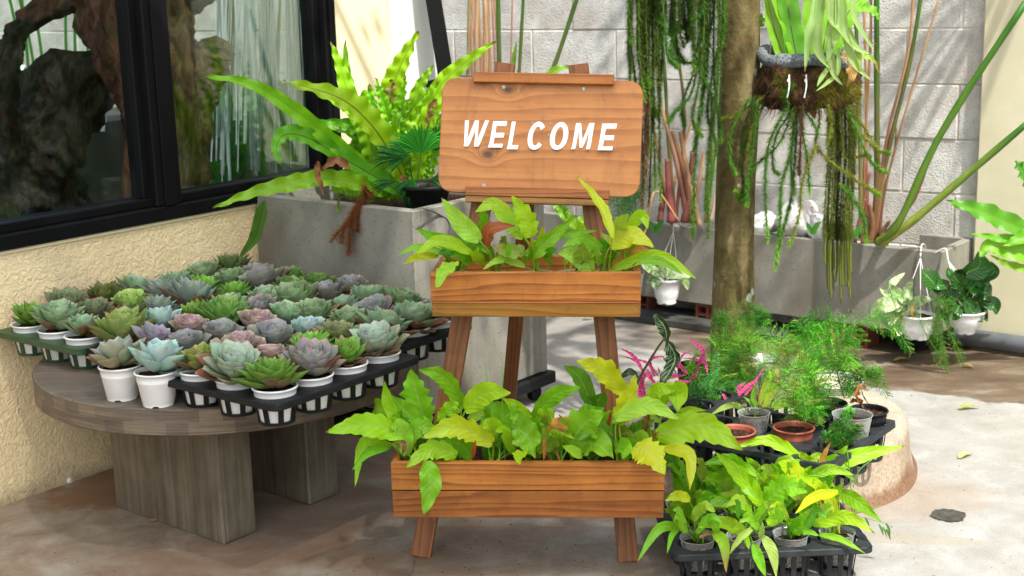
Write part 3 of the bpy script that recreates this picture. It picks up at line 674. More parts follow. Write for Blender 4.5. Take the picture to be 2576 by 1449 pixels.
# kind: leaf shape, material, inner colour, outer colour, leaf count, outer elevation, inner elevation, description
ST = {
 'lilacblue': ('spoon', 'grey', (.30, .38, .37), (.30, .27, .14), 26, 8, 72, 'grey lilac olive leaved succulent'),
 'paleblue': ('spoon', 'pale', (.38, .54, .52), (.30, .42, .36), 26, 12, 76, 'pale powdery blue succulent'),
 'agave': ('point', 'grn', (.10, .26, .035), (.12, .21, .03), 44, 6, 74, 'bright green red tipped succulent'),
 'pinkedge': ('spoon', 'pinke', (.19, .30, .27), (.25, .19, .16), 44, 18, 82, 'blue grey pink edged succulent'),
 'green': ('point', 'grn', (.14, .30, .04), (.10, .20, .03), 30, 12, 74, 'glossy green succulent with plump leaves'),
 'mint': ('spoon', 'mint', (.33, .50, .40), (.24, .20, .10), 36, 4, 70, 'pale mint succulent with bronze lower leaves'),
 'olive': ('spoon', 'olive', (.18, .27, .07), (.24, .25, .06), 26, 20, 80, 'olive green succulent with cupped leaves'),
 'pink': ('round', 'pink', (.36, .20, .28), (.24, .23, .15), 24, 15, 70, 'purple pink yellow edged succulent'),
 'bright': ('point', 'grn', (.20, .44, .06), (.14, .32, .05), 34, 14, 72, 'vivid light green succulent'),
 'olivegrey': ('spoon', 'olive', (.17, .22, .12), (.17, .20, .07), 30, 10, 70, 'dull olive grey succulent'),
 'greypoint': ('point', 'grey', (.24, .34, .29), (.20, .25, .19), 36, 25, 84, 'grey green tall pointed succulent'),
 'lilac': ('spoon', 'grey', (.28, .25, .31), (.22, .23, .22), 24, 15, 75, 'dusky lilac succulent'),
 'greylilac': ('round', 'grey', (.22, .25, .25), (.18, .18, .13), 24, 14, 70, 'dusky grey lilac succulent with wide leaves'),
 'mintblue': ('spoon', 'pale', (.33, .47, .44), (.28, .30, .22), 26, 10, 70, 'blue mint succulent'),
 'mintgreen': ('spoon', 'packed', (.24, .37, .24), (.16, .25, .12), 32, 8, 72, 'soft mint green succulent'),
 'bigolive': ('spoon', 'olive', (.18, .32, .08), (.21, .24, .06), 42, 8, 78, 'largest olive green succulent'),
 'greygreen': ('spoon', 'packed', (.22, .34, .20), (.18, .26, .12), 40, 10, 75, 'grey green many leaved succulent'),
 'maroon': ('spoon', 'mar', (.15, .25, .12), (.14, .13, .08), 30, 14, 74, 'green succulent with maroon outer leaves'),
 'darkred': ('point', 'mar', (.09, .17, .03), (.10, .08, .04), 34, 14, 74, 'dark green red tipped succulent'),
 'lime': ('round', 'grn', (.34, .50, .12), (.26, .42, .12), 40, 10, 70, 'small lime green succulent'),
 'spiky': ('narrow', 'grn', (.14, .30, .06), (.10, .22, .05), 70, 16, 86, 'green spiky narrow leaved succulent'),
 'spikydark': ('narrow', 'mar', (.08, .17, .05), (.07, .13, .04), 54, 22, 84, 'dark green spiky succulent'),
 'crisp': ('spoon', 'packed', (.28, .44, .26), (.19, .32, .16), 46, 6, 72, 'crisp mint succulent with packed leaves'),
 'packed': ('spoon', 'packed', (.19, .30, .15), (.15, .23, .10), 56, 4, 70, 'flat green tightly packed succulent'),
 'greengrey': ('spoon', 'packed', (.17, .27, .13), (.13, .21, .08), 40, 14, 76, 'green grey succulent with cupped leaves'),
 'green2': ('spoon', 'grn', (.13, .26, .07), (.10, .20, .05), 44, 5, 70, 'deep green succulent')}
SL_ = [(300,885,115,'lilacblue'),(400,895,125,'paleblue'),(692,935,122,'agave'),(783,905,120,'pinkedge'),(868,880,88,'green'),(945,850,120,'mint'),(605,900,130,'mint'),(510,880,100,'olive'),(698,868,85,'pink'),(780,850,100,'bright'),(848,820,100,'olivegrey'),(610,835,105,'pink'),(440,830,120,'greypoint'),(360,845,70,'lilac'),(690,815,100,'greylilac'),(770,808,90,'mintblue'),(920,805,110,'mintgreen'),(1020,795,105,'mintgreen'),(1078,778,80,'greylilac'),(610,800,90,'pink'),(530,830,85,'greylilac'),(455,795,80,'pink'),(375,800,95,'paleblue'),(285,820,140,'bigolive'),(212,815,65,'mintgreen'),(165,798,105,'greygreen'),(87,785,80,'green'),(180,755,90,'maroon'),(265,750,85,'darkred'),(245,775,80,'maroon'),(325,775,85,'darkred'),(340,750,60,'lime'),(355,725,90,'mintgreen'),(410,740,80,'greypoint'),(455,735,95,'greypoint'),(545,735,110,'greypoint'),(460,780,75,'green'),(545,785,120,'spiky'),(640,742,60,'crisp'),(635,765,80,'pinkedge'),(690,775,90,'crisp'),(790,775,95,'packed'),(842,758,75,'mintgreen'),(850,788,75,'packed'),(935,765,90,'greylilac'),(1008,745,100,'greengrey'),(920,725,100,'mintgreen'),(848,712,85,'greylilac'),(790,738,110,'greengrey'),(705,710,105,'greylilac'),(632,715,65,'bright'),(770,695,85,'green2'),(655,683,65,'greylilac'),(590,668,90,'spikydark'),(510,690,80,'packed'),(565,698,80,'packed'),(440,700,75,'mintgreen'),(520,708,60,'bright')]
SP = [(pz(x, y, TZ+.122), wd, k) for x, y, wd, k in SL_]
used = set()
def succulent(pos, zb, kind, diam, label, group):
    shp, mt, ci, co_, N, e0, e1, _ = ST[kind]
    r = root('potted_succulent', label, 'succulent', (pos.x, pos.y, zb), group, rnd(0, 6.28))
    po = inst('pot', POT, r, Matrix()); inst('soil', SOIL, po, Matrix())
    me = smesh(shp, sE[mt]); Lo = diam/2*1.40; N = int(N*1.3); tilt = Matrix.Rotation(rnd(-.22, .22), 4, 'X') @ Matrix.Rotation(rnd(-.22, .22), 4, 'Y'); lop = rnd(0, 6.28)
    for k in range(N):
        t = k/(N-1); a = k*2.39996+rnd(-.1, .1); el = R(e0*.7+(e1-e0*.7)*t**.8+rnd(-4, 4)); L = Lo*(1-.42*t**1.3)*rnd(.92, 1.06)
        if el > R(45): L *= 1.0
        c = tuple(max(0, (co_[i]*(1-t**.6)+ci[i]*t**.6)*rnd(.88, 1.12)) for i in range(3))
        L *= 1+.10*math.cos(a-lop)
        if t < .14 and random.random() < .35: c = (.16*rnd(.7, 1.3), .09*rnd(.7, 1.2), .045)
        elif random.random() < .04: continue
        wsc = {'narrow': 1, 'point': 1.0, 'spoon': .95, 'round': .98}[shp]*(1+.25*t)
        mtx = Matrix.Translation((0, 0, .0745+.012*t+.004)) @ tilt @ Matrix.Rotation(a, 4, 'Z') @ Matrix.Rotation(-el, 4, 'Y') @ Matrix.Translation((Lo*.10*(1-t), 0, 0)) @ Matrix.Diagonal((L, L*wsc, L, 1))
        inst('leaf', me, r, mtx, c)
ORD = ['first', 'second', 'third', 'fourth', 'fifth']
PH = .083; TT = TZ+.0665
AX, TX = A, -B
def fill(name, a0, t0, pa, pt, na, nt, mat, tlabel, where):
    org = at(a0, t0, 0)
    tray(tlabel, 'trays of succulents on the round table', mat, org, AX, TX, na, nt, pa, pt, TT, .0495, .0645, .010)
    for i in range(na):
        for j in range(nt):
            p = at(a0+i*pa, t0+j*pt, 0); best = sorted(range(len(SP)), key=lambda k: (SP[k][0].xy-p.xy).length+(.06 if k in used else 0))[0]
            fresh = best not in used; used.add(best); _, wd, kind = SP[best]; d = wd/FPX*(p-O).length
            if not fresh: d *= .92
            succulent(p, TZ+.001, kind, min(max(d, .092), .135), f"{ST[kind][7]}, {where}, {ORD[i]} row, {ORD[j]} from left", 'potted succulents on the round table')
fill('green', .105, .078, .120, .119, 4, 3, M['green'], 'dark green plastic tray of succulent pots against the cream wall at the left', 'green tray by the wall')
fill('front', .05, .845, .115, .1265, 4, 3, M['bplas'], 'black plastic tray overhanging the front of the table, nearest the camera', 'front black tray')
fill('middle', .125, .455, .118, .122, 4, 3, M['bplas'], 'black plastic tray hidden under succulents in the middle of the table', 'middle black tray')
fill('right', .520, .750, .105, .1235, 3, 3, M['bplas'], 'black plastic tray behind the front one, its right end by the easel leg', 'right black tray')
fill('back', .600, .080, .105, .130, 3, 5, M['bplas'], 'black plastic tray farthest back, in front of the square planter', 'back black tray')
p = at(-.030, .645); succulent(Vector((p.x, p.y, 0)), TZ+.001, 'lilacblue', .118, 'grey lilac succulent in a loose white pot, left of the pale blue one', 'loose succulent pots')
p = at(-.015, .762); succulent(Vector((p.x, p.y, 0)), TZ+.001, 'paleblue', .130, 'pale blue succulent in the loose white pot standing nearest the table front', 'loose succulent pots')
# ================================================================== EASEL
ez = root('plant_easel', 'orange wooden easel stand holding the welcome board and two plant boxes', 'easel', (0.01, 3.21, 0))
TLp, TRp, BLp, BRp = py(1110, 193, 3.53), py(1614, 207, 3.47), py(1107, 485, 3.45), py(1614, 495, 3.39)
bc = (TLp+TRp+BLp+BRp)/4; bx = ((TRp-TLp)+(BRp-BLp)).normalized(); bz_ = ((TLp-BLp)+(TRp-BRp)).normalized()
by = bz_.cross(bx).normalized(); bz_ = bx.cross(by)      # by points away from the camera
BWd, BHt = ((TRp-TLp).length+(BRp-BLp).length)/2, ((TLp-BLp).length+(TRp-BRp).length)/2
def leg(p_top, p_bot, wd, th, name='leg', mat=None, lab=None):
    d = (p_top-p_bot).normalized(); sx = (bx-d*bx.dot(d)).normalized(); sy = d.cross(sx)
    o_ = MB(); L = (p_top-p_bot).length
    o_.obox(Vector((0, 0, 0)), Vector((wd/2, 0, 0)), Vector((0, th/2, 0)), Vector((0, 0, L/2)), .0015)
    ob = bpy.data.objects.new(name, o_.mesh(name, mat or M['woodv'])); C.objects.link(ob); ob.parent = ez
    mt = Matrix((sx, sy, d)).transposed().to_4x4(); mt.translation = (p_top+p_bot)/2-ez.location; ob.matrix_local = mt
    return ob
LT, LB = py(1272, 160, 3.565), pz(1059, 1400); LB.y += .0
RT, RB = py(1455, 163, 3.535), pz(1581, 1412)
leg(LT, LB, .050, .022); leg(RT, RB, .050, .022)
leg(py(1345, 300, 3.62), pz(1276, 1045), .044, .022)
def plank(parent, c, ax, ay, az, mat, name='plank', bev=.0015, label=None):
    mb = MB(); mb.obox(Vector((0, 0, 0)), Vector((ax.length, 0, 0)), Vector((0, ay.length, 0)), Vector((0, 0, az.length)), bev)
    ob = bpy.data.objects.new(name, mb.mesh(name, mat)); C.objects.link(ob); ob.parent = parent
    mt = Matrix((ax.normalized(), ay.normalized(), az.normalized())).transposed().to_4x4(); mt.translation = c-parent.location; ob.matrix_local = mt
    if label: ob['label'] = label
    return ob
# sign board
sg = root('sign_board', 'rounded wooden board with WELCOME in white letters, fixed to the easel', 'sign', tuple(bc))
mb = MB(); rr = .042; ol = rounded([Vector((-BWd/2, 0, -BHt/2)), Vector((BWd/2, 0, -BHt/2)), Vector((BWd/2, 0, BHt/2)), Vector((-BWd/2, 0, BHt/2))], rr, 8)
L = len(ol); th = .013
ins = [q*1.0 for q in ol]; cen = Vector((0, 0, 0))
v_f = [Vector((q.x, -th/2, q.z))-Vector((q.x, 0, q.z)).normalized()*.0015 for q in ol]; v_a = [Vector((q.x, -th/2+.0015, q.z)) for q in ol]; v_b = [Vector((q.x, th/2, q.z)) for q in ol]
mb.add(v_f+v_a+v_b, [tuple(range(L)), tuple(reversed(range(2*L, 3*L)))] + [(k, k+L, (k+1) % L+L, (k+1) % L) for k in range(L)] + [(k+L, k+2*L, (k+1) % L+2*L, (k+1) % L+L) for k in range(L)])
MS = BWd/1795.0
def bl(X, Y):       # board coordinates from a measured point of the enlarged board
    return Vector(((X-1030)*MS, 0, BHt/2-(Y-(233+(X-330)*.0235))*MS*1.025))
k1, k2 = bl(568, 912), bl(728, 348)
M['signw'] = mk_wood('knotty_sign_pine', (.19, .062, .013), (.375, .145, .036), (.46, .21, .064), knots=((k1.x, k1.z, .0092), (k2.x, k2.z, .0078)), scale=.62, ringy=.75, rough=.42)
bmesh_ = mb.mesh('board', M['signw']); bo = bpy.data.objects.new('board', bmesh_); C.objects.link(bo); bo.parent = sg
BM = Matrix((bx, by, bz_)).transposed().to_4x4(); BM3 = BM.copy(); bo.matrix_local = BM
def onb(x, y, z): return bc + bx*x + by*y + bz_*z
# letters
def letter(poly_list, curl_y, curl, lean):
    """poly_list: outlines in board metres (x, z); bottom part curls off the board"""
    bm = bmesh.new()
    for ol_ in poly_list:
        tris = tessellate_polygon([[Vector((x, z, 0)) for x, z in ol_]])
        vs = [bm.verts.new((x, 0, z)) for x, z in ol_]
        for t3 in tris:
            try: bm.faces.new([vs[i] for i in t3])
            except ValueError: pass
    zs = [v.co.z for v in bm.verts]; zmin, zmax = min(zs), max(zs); H_ = zmax-zmin
    for k in range(1, 9):
        bmesh.ops.bisect_plane(bm, geom=bm.verts[:]+bm.edges[:]+bm.faces[:], plane_co=(0, 0, zmin+H_*k*.055), plane_no=(0, 0, 1))
    for v in bm.verts:
        t = max(0, (zmin+H_*curl_y-v.co.z)/(H_*curl_y)); v.co.y = -(.0005+curl*t*t); v.co.z += curl*.55*t*t*0.6
    bmesh.ops.recalc_face_normals(bm, faces=bm.faces[:])
    g = bmesh.ops.solidify(bm, geom=bm.faces[:], thickness=.0008)
    for v in bm.verts: v.co.y -= th/2
    bm.verts.index_update(); mb = MB(); mb.add([v.co.copy() for v in bm.verts], [tuple(v.index for v in f.verts) for f in bm.faces])
    bm.free()
    ob = bpy.data.objects.new('letter', mb.mesh('letter', M['letter'])); C.objects.link(ob); ob.parent = sg; ob.matrix_local = BM
    return ob
Sl = -.155                                   # slant: x shift per unit down
def gl(pts, X0, X1, Yt, Yb):
    """unit glyph (0..1 across, 0 top..1 bottom) to board metres; X0..X1 measured on the slanted cell"""
    H = Yb-Yt; out = []
    for u, v in pts:
        X = X0+(X1-X0)*u - (v-.5)*H*.13; Y = Yt+H*v; p = bl(X, Y); out.append((p.x, p.z))
    return out
def strokeW():
    return [(0, 0), (.165, 0), (.225, .72), (.415, 0), (.58, 0), (.65, .72), (.835, 0), (1, 0), (.76, 1), (.575, 1), (.50, .30), (.335, 1), (.15, 1)]
E_ = [(0, 0), (1, 0), (1, .17), (.29, .17), (.29, .41), (.95, .41), (.95, .575), (.29, .575), (.29, .83), (1, .825), (1, 1), (0, 1)]
L_ = [(0, 0), (.36, 0), (.36, .825), (1, .825), (1, 1), (0, 1)]
M_ = [(0, 0), (.27, 0), (.50, .62), (.73, 0), (1, 0), (1, 1), (.80, 1), (.80, .28), (.575, .92), (.425, .92), (.20, .28), (.20, 1), (0, 1)]
def ring_(a0, a1, w0=.5, n=40, th_=.27, thv=.165):
    o_ = []; i_ = []
    for k in range(n+1):
        a = R(a0+(a1-a0)*k/n); c, s = math.cos(a), math.sin(a)
        o_.append((.5+.5*c, .5-.5*s)); i_.append((.5+(.5-th_)*c, .5-(.5-thv)*s))
    return o_, i_
oo, ii = ring_(38, 322); Cc = oo+ii[::-1]
letters = []
letters.append(letter([gl(strokeW(), 336, 552, 613, 850)], .35, .006, 0))
letters.append(letter([gl(E_, 590, 714, 620, 868)], .40, .010, 0))
letters.append(letter([gl(L_, 757, 852, 624, 878)], .35, .007, 0))
letters.append(letter([gl(Cc, 922, 1075, 624, 880)], .35, .006, 0))
oa, ia = ring_(90, 270); ob_, ib = ring_(-90, 90)
letters.append(letter([gl(oa+ia[::-1], 1120, 1278, 628, 879), gl(ob_+ib[::-1], 1120, 1278, 628, 879)], .35, .006, 0))
letters.append(letter([gl(M_, 1330, 1492, 637, 878)], .35, .009, 0))
letters.append(letter([gl(E_, 1562, 1690, 642, 892)], .42, .012, 0))
def screw(p, r, nrm):
    mb = MB(); q = nrm.normalized(); sd = q.cross(UP).normalized(); u2 = sd.cross(q)
    for rr_, y0, y1 in ((r, 0, .0012), (r*.62, .0012, .0019)):
        n = 18; vs = [p+q*y0+(sd*math.cos(a)+u2*math.sin(a))*rr_ for a in [2*math.pi*k/n for k in range(n)]]+[p+q*y1+(sd*math.cos(a)+u2*math.sin(a))*rr_*.85 for a in [2*math.pi*k/n for k in range(n)]]
        mb.add(vs, [(k, (k+1) % n, (k+1) % n+n, k+n) for k in range(n)]+[tuple(range(n, 2*n))])
    mb.obox(p+q*.0019, sd*r*.5, u2*r*.08, q*.0002); mb.obox(p+q*.0019, u2*r*.5, sd*r*.08, q*.0002)
    return mb.build('screw', M['steel'], sg)
for X, Y, r in ((686, 319, .0056), (1400, 340, .0056), (547, 1182, .0056), (957, 633, .0033), (1118, 642, .0033), (1107, 740, .0026)):
    q = bl(X, Y); screw(onb(q.x, -th/2-.0003, q.z), r, -by)
# bars across the board
q0, q1 = bl(418, 238), bl(1666, 272)
cb = (q0+q1)/2; hl = (q1-q0).length/2
plank(ez, onb(cb.x, -th/2-.0095, cb.z), bx*hl, by*.009, bz_*.0125, M['wood2'], 'top_bar')
q0, q1 = bl(392, 1270), bl(1664, 1290); cb = (q0+q1)/2; hl = (q1-q0).length/2
plank(ez, onb(cb.x, -th/2-.010, cb.z+.008), bx*hl, by*.0095, bz_*.0115, M['wood2'], 'bottom_bar')
plank(ez, onb(cb.x, -th/2-.0085, cb.z-.0115), bx*hl, by*.0085, bz_*.0078, M['ochre'], 'bottom_bar_edge')
# the two plant boxes
def plant_box(label, xl, xr, ytop, ybot, Yl, Yr, depth, upper):
    a, b = py(xl, ytop, Yl), py(xr, ytop, Yr); c_, d_ = py(xl, ybot, Yl), py(xr, ybot, Yr)
    x = (b-a); Wd = x.length; x = x.normalized(); y = Vector((-x.y, x.x, 0)).normalized(); z = x.cross(y)
    H = ((a-c_).length+(b-d_).length)/2; cen = (a+b+c_+d_)/4
    bx_ = root('plant_box', label, 'planter box', tuple(cen), 'plant boxes on the easel')
    t = .0085; h1 = H*(.66 if upper else .50); h2 = H-h1-.003
    plank(bx_, cen+z*(H/2-h1/2), x*(Wd/2), y*t, z*(h1/2), M['wood'])
    if upper:
        plank(bx_, cen-z*(H/2-h2/2)-y*.004, x*(Wd/2-.002), y*(t+.004), z*(h2/2), M['ochre'], label='ochre yellow varnished lower plank')
        plank(bx_, cen-z*(H/2-h2-.0015)-y*.0045, x*(Wd/2-.002), y*(t+.0042), z*.0018, M['wood2'], 'batten')
    else: plank(bx_, cen-z*(H/2-h2/2), x*(Wd/2-.001), y*t, z*(h2/2), M['wood2'])
    for zz, hh in ((H/2-h1/2, h1/2), (-(H/2-h2/2), h2/2)):
        plank(bx_, cen+y*depth+z*zz, x*(Wd/2), y*t, z*hh, M['wood'])
        for s in (-1, 1): plank(bx_, cen+x*s*(Wd/2-t)+y*depth/2+z*(zz-.0005), y*(depth/2-t-.0005), x*s*t*-1, z*hh if s*1 > 0 else z*hh, M['wood2'])
    plank(bx_, cen+y*depth/2-z*(H/2-.006), x*(Wd/2-.018), y*(depth/2-t-.001), z*.005, M['wood2'], 'base_board')
    if not upper:
        mb = MB(); mb.obox(cen+y*depth/2-z*.005+UP*.02, x*(Wd/2-.019), y*(depth/2-t-.002), z*.02); mb.build('soil', M['soil'], bx_)
    for s in (-1, 1):
        for zz in (H*.18, -H*.33):
            p = cen-y*(t+.0006+(.008 if upper and zz < 0 else 0))+x*s*(Wd/2-.011)+z*zz
            mb = MB(); mb.obox(p, x*.0022, y*.0006, z*.0018); mb.build('nail', M['steel'], bx_)
    return bx_, cen, x, y, z, Wd, H
UB = plant_box('smaller upper wooden plant box on the easel, with leafy lime plants', 1084, 1613, 684, 793, 3.235, 3.195, .20, True)
LBX = plant_box('wider lower wooden plant box on the easel, full of lime leaves', 985, 1672, 1161, 1299, 3.065, 3.025, .21, False)
# ================================================================== LEAVES
def leaf(parent, pts, wd, col, lobe=0.0, hint=None, fold=.25, wave=.05, prof='phil', mid=None, name='leaf', pet=None, mat=None, n=22, tipcol=None, wf=3.0, cp=None):
    """blade along pts (world), optional petiole from pet to the blade base"""
    P = bez(pts, n); m_ = 6; mb = MB(); L = n+1; ph = [rnd(0, 6), rnd(0, 6)]
    hint = (hint or Vector((rnd(-.3, .3), -.75, .7))).normalized()
    vs, uvs, cols = [], [], []
    fl = [rnd(.85, 1.15), rnd(.85, 1.15)]; k_l = 6.5+rnd(-1, 1.5); colv = Vector(col)
    tot = sum((P[i+1]-P[i]).length for i in range(n))
    for i in range(L):
        u = i/n; T = (P[min(i+1, n)]-P[max(i-1, 0)]).normalized(); sd = T.cross(hint)
        if sd.length < .15: sd = T.cross(Vector((1, 0, 0)))
        sd.normalize()
        if i and sd.dot(ps) < 0: sd = -sd
        if i: sd = (sd*.4+ps*.6); sd = (sd-T*sd.dot(T)).normalized()
        ps = sd; N = sd.cross(T)
        if N.dot(hint) < 0: N = -N
        if prof == 'phil': w = (math.sin(math.pi*min(1, (u*.93+.05))**.82)**.75)*(1-u**5*.55) if u < 1 else .02
        elif prof == 'strap': w = min(1, u*5+.28)*min(1, ((1-u)*2.6+.02))**.75
        elif prof == 'heart': w = (1.0*math.sin(math.pi*min(1, u*.82+.17))**.8) if u < 1 else .02
        elif prof == 'thin': w = math.sin(math.pi*min(1, u*.9+.06))**.9 if u < 1 else .03
        elif prof == 'arrow': w = (1-u)**.8*(.55+.45*math.cos(u*3)**2)+.03
        for j in range(m_+1):
            s = j/m_*2-1; side = 0 if s < 0 else 1
            e = 1.0
            if lobe and abs(s) > .5:
                sw = (u*k_l+ph[side]) % 1.0; e = 1+lobe*(sw-.62)*min(1, 4*u)*min(1, 4*(1-u))*(abs(s)-.3)
            hw = wd/2*w*fl[side]*e
            wv = wave*wd*math.sin(u*wf*2*math.pi+ph[side])*(abs(s)**1.8)
            q = P[i]+sd*(s*hw*math.cos(fold*abs(s)))+N*(abs(s)*hw*math.sin(fold)+wv)
            if prof == 'heart' and i == 0: q -= T*(abs(s)*wd*.18*(1-abs(s)*.5))
            vs.append(q); uvs.append((u, j/m_))
            c = colv
            if tipcol: c = colv.lerp(Vector(tipcol), max(0, min(1, (u-.55)*2.4)))
            cols.append(tuple(c))
    mb.add(vs, [(i*(m_+1)+j, (i+1)*(m_+1)+j, (i+1)*(m_+1)+j+1, i*(m_+1)+j+1) for i in range(n) for j in range(m_)], uvs, cols)
    if pet is not None:
        p0 = P[0]; d = (P[1]-P[0]).normalized(); L_p = (p0-pet).length
        c1 = pet+UP*L_p*.5*rnd(.6, 1.0); mbp = bez([pet, pet.lerp(p0, .5)+UP*L_p*.10+(p0-d*L_p*.2-pet.lerp(p0, .8))*.25, p0+d*.004], 8)
        mb.tube(mbp, [wd*.055*(1-.3*k/8) if wd < .03 else .0026*(1.1-.35*k/8) for k in range(9)], 6, col=cp or tuple(Vector(mid or col)*.85))
    o = mb.build(name, mat or M['leaf'], parent, smooth=True)
    mc = mid or tuple(Vector(col)*.5+Vector((.42, .55, .20))*.5); o.color = (*mc, 1); return o
LIME, GRN, YEL, ORG, PALE, OLV, RED, DGR = (.34, .62, .008), (.20, .50, .010), (.54, .62, .010), (.62, .26, .06), (.40, .58, .12), (.24, .36, .03), (.38, .085, .03), (.10, .32, .012)
LGT = (.36, .64, .045)
def plant(label, pos, group, name='potted_plant', cat='plant'): return root(name, label, cat, tuple(pos), group)
def lv(parents, orgs, Yb, conv, data, wsc=1.0, dy=.05, hintmod=None, zclear=None):
    """data rows: [points in enlarged-image px], width px, colour, lobe; base near depth Yb, tips nearer the camera when they hang"""
    for row in data:
        pts, wpx, col, lob = row[:4]; opt = row[4] if len(row) > 4 else {}
        D = [conv(*q) for q in pts]; Y0 = opt.get('Y', Yb+rnd(-.03, .03)); K = len(D)-1
        dn = (D[-1][1]-D[0][1])/300.0; dYt = opt.get('dy', -.05-.16*max(0, dn)+.07*max(0, -dn)+rnd(-.03, .03))
        W3 = [py(x, y, Y0+dYt*(i/K)**1.2) for i, (x, y) in enumerate(D)]
        x0, y0 = D[0]; base = W3[0]
        k = min(range(len(orgs)), key=lambda i: (orgs[i]-Vector((base.x, base.y, orgs[i].z))).length+abs(orgs[i].x-base.x)) if 'o' not in opt else opt['o']
        wd = wpx*conv.s/FPX*Y0*wsc*1.22
        side = opt.get('h'); hint = Vector(side) if side else Vector((rnd(-.35, .35), -.9, rnd(.15, .65)))
        leaf(parents[k], W3, wd, tuple(Vector(col)*rnd(.9, 1.1)), lob, hint, fold=opt.get('f', rnd(.12, .4)), wave=opt.get('w', rnd(.04, .10)), prof=opt.get('p', 'phil'),
             pet=orgs[k]+Vector((rnd(-.012, .012), rnd(-.012, .012), 0)) if opt.get('pet', 1) else None, tipcol=opt.get('t'), mid=opt.get('m'), mat=opt.get('mat'))
class Cv:
    def __init__(s, x0, y0, k): s.x0, s.y0, s.s = x0, y0, k
    def __call__(s, X, Y): return (s.x0+X*s.s, s.y0+Y*s.s)
cu = Cv(943.4, 440.3, .3174); cl = Cv(817.6, 849.0, .4141); cx = Cv(1509.4, 754.7, .3472); crr = Cv(1572.3, 1037.7, .2930)
# upper box plants, in clear cups
def cup_mesh(mat, rt=.040, h=.075, rb=.030):
    mb = MB(); prof = [(rb-.006, .002), (rb, 0), (rb, .002)]
    for k in range(9): r_ = rb+(rt-rb)*k/8; prof += [(r_, h*(k+.1)/8.6), (r_+.0003, h*(k+.5)/8.6)]
    prof += [(rt+.002, h*.97), (rt+.0022, h)]
    mb.lathe(prof, 28); return mb.mesh('cup', mat, True)
CUP = cup_mesh(M['clear']); sm = MB(); sm.lathe([(.001, .058), (.0365, .056), (.0295, .004), (.001, .003)], 20); CUPSOIL = sm.mesh('soil', M['soil'], True)
def cup_plant(label, p, group, name='potted_plant', zrot=0):
    r = plant(label, p, group, name); po = inst('cup', CUP, r, Matrix()); inst('soil', CUPSOIL, po, Matrix()); return r
U_b, U_c, U_x, U_y, U_z, U_W, U_H = UB
floor_z = U_c.z-U_H/2+.012
ups, uorg = [], []
for i, (sx, lab) in enumerate([(-.195, 'plant at the left end of the upper box, one leaf hanging over the front'), (-.095, 'plant with a red young leaf in the upper box'), (.0, 'plant with an upright lobed lime leaf in the middle of the upper box'), (.085, 'plant with a broad leaf leaning right in the upper box'), (.165, 'plant at the right of the upper box, its tallest leaf crossing the welcome board'), (.215, 'plant at the right end of the upper box with an orange leaf')]):
    p = U_c+U_x*sx+U_y*.07; p = Vector((p.x, p.y, floor_z)); r = cup_plant(lab, p, 'lime leafed plants in the upper box'); ups.append(r); uorg.append(p+UP*.06)
Ud = [([(830,520),(690,390),(525,180)],130,LGT,.0,{'f':.25}), ([(740,560),(540,520),(315,420)],110,GRN,.1), ([(760,620),(520,530),(300,645)],90,LIME,.1), ([(620,640),(350,575),(175,640)],50,GRN,.0),
 ([(500,640),(330,650),(225,705)],60,YEL,.3), ([(630,690),(560,760),(480,905)],120,LGT,.15,{'dy':-.17,'Y':3.2}), ([(870,560),(880,400),(830,230)],120,GRN,.9,{'Y':3.33}), ([(1150,430),(950,235),(790,295)],110,LIME,.2,{'Y':3.3}),
 ([(880,560),(920,430),(1110,400)],95,RED,.3,{'m':(.55,.2,.05)}), ([(1240,490),(1190,330),(1080,160)],150,LIME,.7,{'Y':3.25}), ([(1180,490),(1080,380),(940,300)],150,LGT,.6,{'Y':3.31}), ([(1250,650),(1370,520),(1590,320)],115,GRN,.1,{'f':.5}),
 ([(1190,600),(1060,610),(930,560)],120,OLV,.5,{'t':(.35,.25,.08)}), ([(1190,725),(1010,665),(845,752)],62,LGT,.0,{'dy':-.04}), ([(1290,520),(1500,470),(1770,440)],62,GRN,.1), ([(1880,500),(1790,250),(1600,5)],85,YEL,.25,{'Y':3.20,'dy':.10,'f':.45}),
 ([(1900,470),(1940,380),(2010,310)],150,LGT,.7,{'Y':3.27}), ([(1990,450),(2110,320),(2165,430)],85,LIME,.1), ([(1860,560),(2040,480),(2215,575)],130,YEL,.0,{'m':(.6,.65,.1)}), ([(1990,640),(1900,560),(1780,450)],95,PALE,.0,{'f':.5}),
 ([(1930,690),(2050,600),(2225,625)],85,ORG,.0,{'m':(.6,.45,.1)}), ([(1880,745),(2240,640),(2560,830)],78,LIME,.1,{'dy':-.08}), ([(2080,680),(2260,690),(2450,790)],60,GRN,.0), ([(1720,755),(1600,640),(1440,615)],125,LGT,.2,{'dy':.0}),
 ([(1660,690),(1650,620),(1640,545)],150,OLV,.2,{'Y':3.24}), ([(1800,580),(1640,500),(1480,575)],95,GRN,.5), ([(1050,650),(1058,590),(1060,530)],42,GRN,.0), ([(760,700),(680,640),(590,650)],80,GRN,.3), ([(690,650),(600,600),(480,640)],70,DGR,.3), ([(900,640),(840,560),(720,500)],90,DGR,.2,{'Y':3.32}),
 ([(1640,460),(1620,420),(1600,355)],90,LIME,.0,{'Y':3.34}), ([(1350,640),(1400,600),(1450,590)],60,DGR,.0), ([(1780,640),(1850,560),(1900,500)],120,DGR,.2,{'Y':3.33}), ([(2030,700),(2020,620),(2060,520)],60,GRN,0), ([(1290,560),(1320,480),(1330,400)],50,YEL,0,{'Y':3.36}), ([(860,700),(800,640),(740,600)],70,LIME,.4), ([(1240,730),(1230,600),(1240,480)],22,ORG,0,{'p':'thin','m':ORG})]
lv(ups, uorg, 3.27, cu, Ud, 1.0)
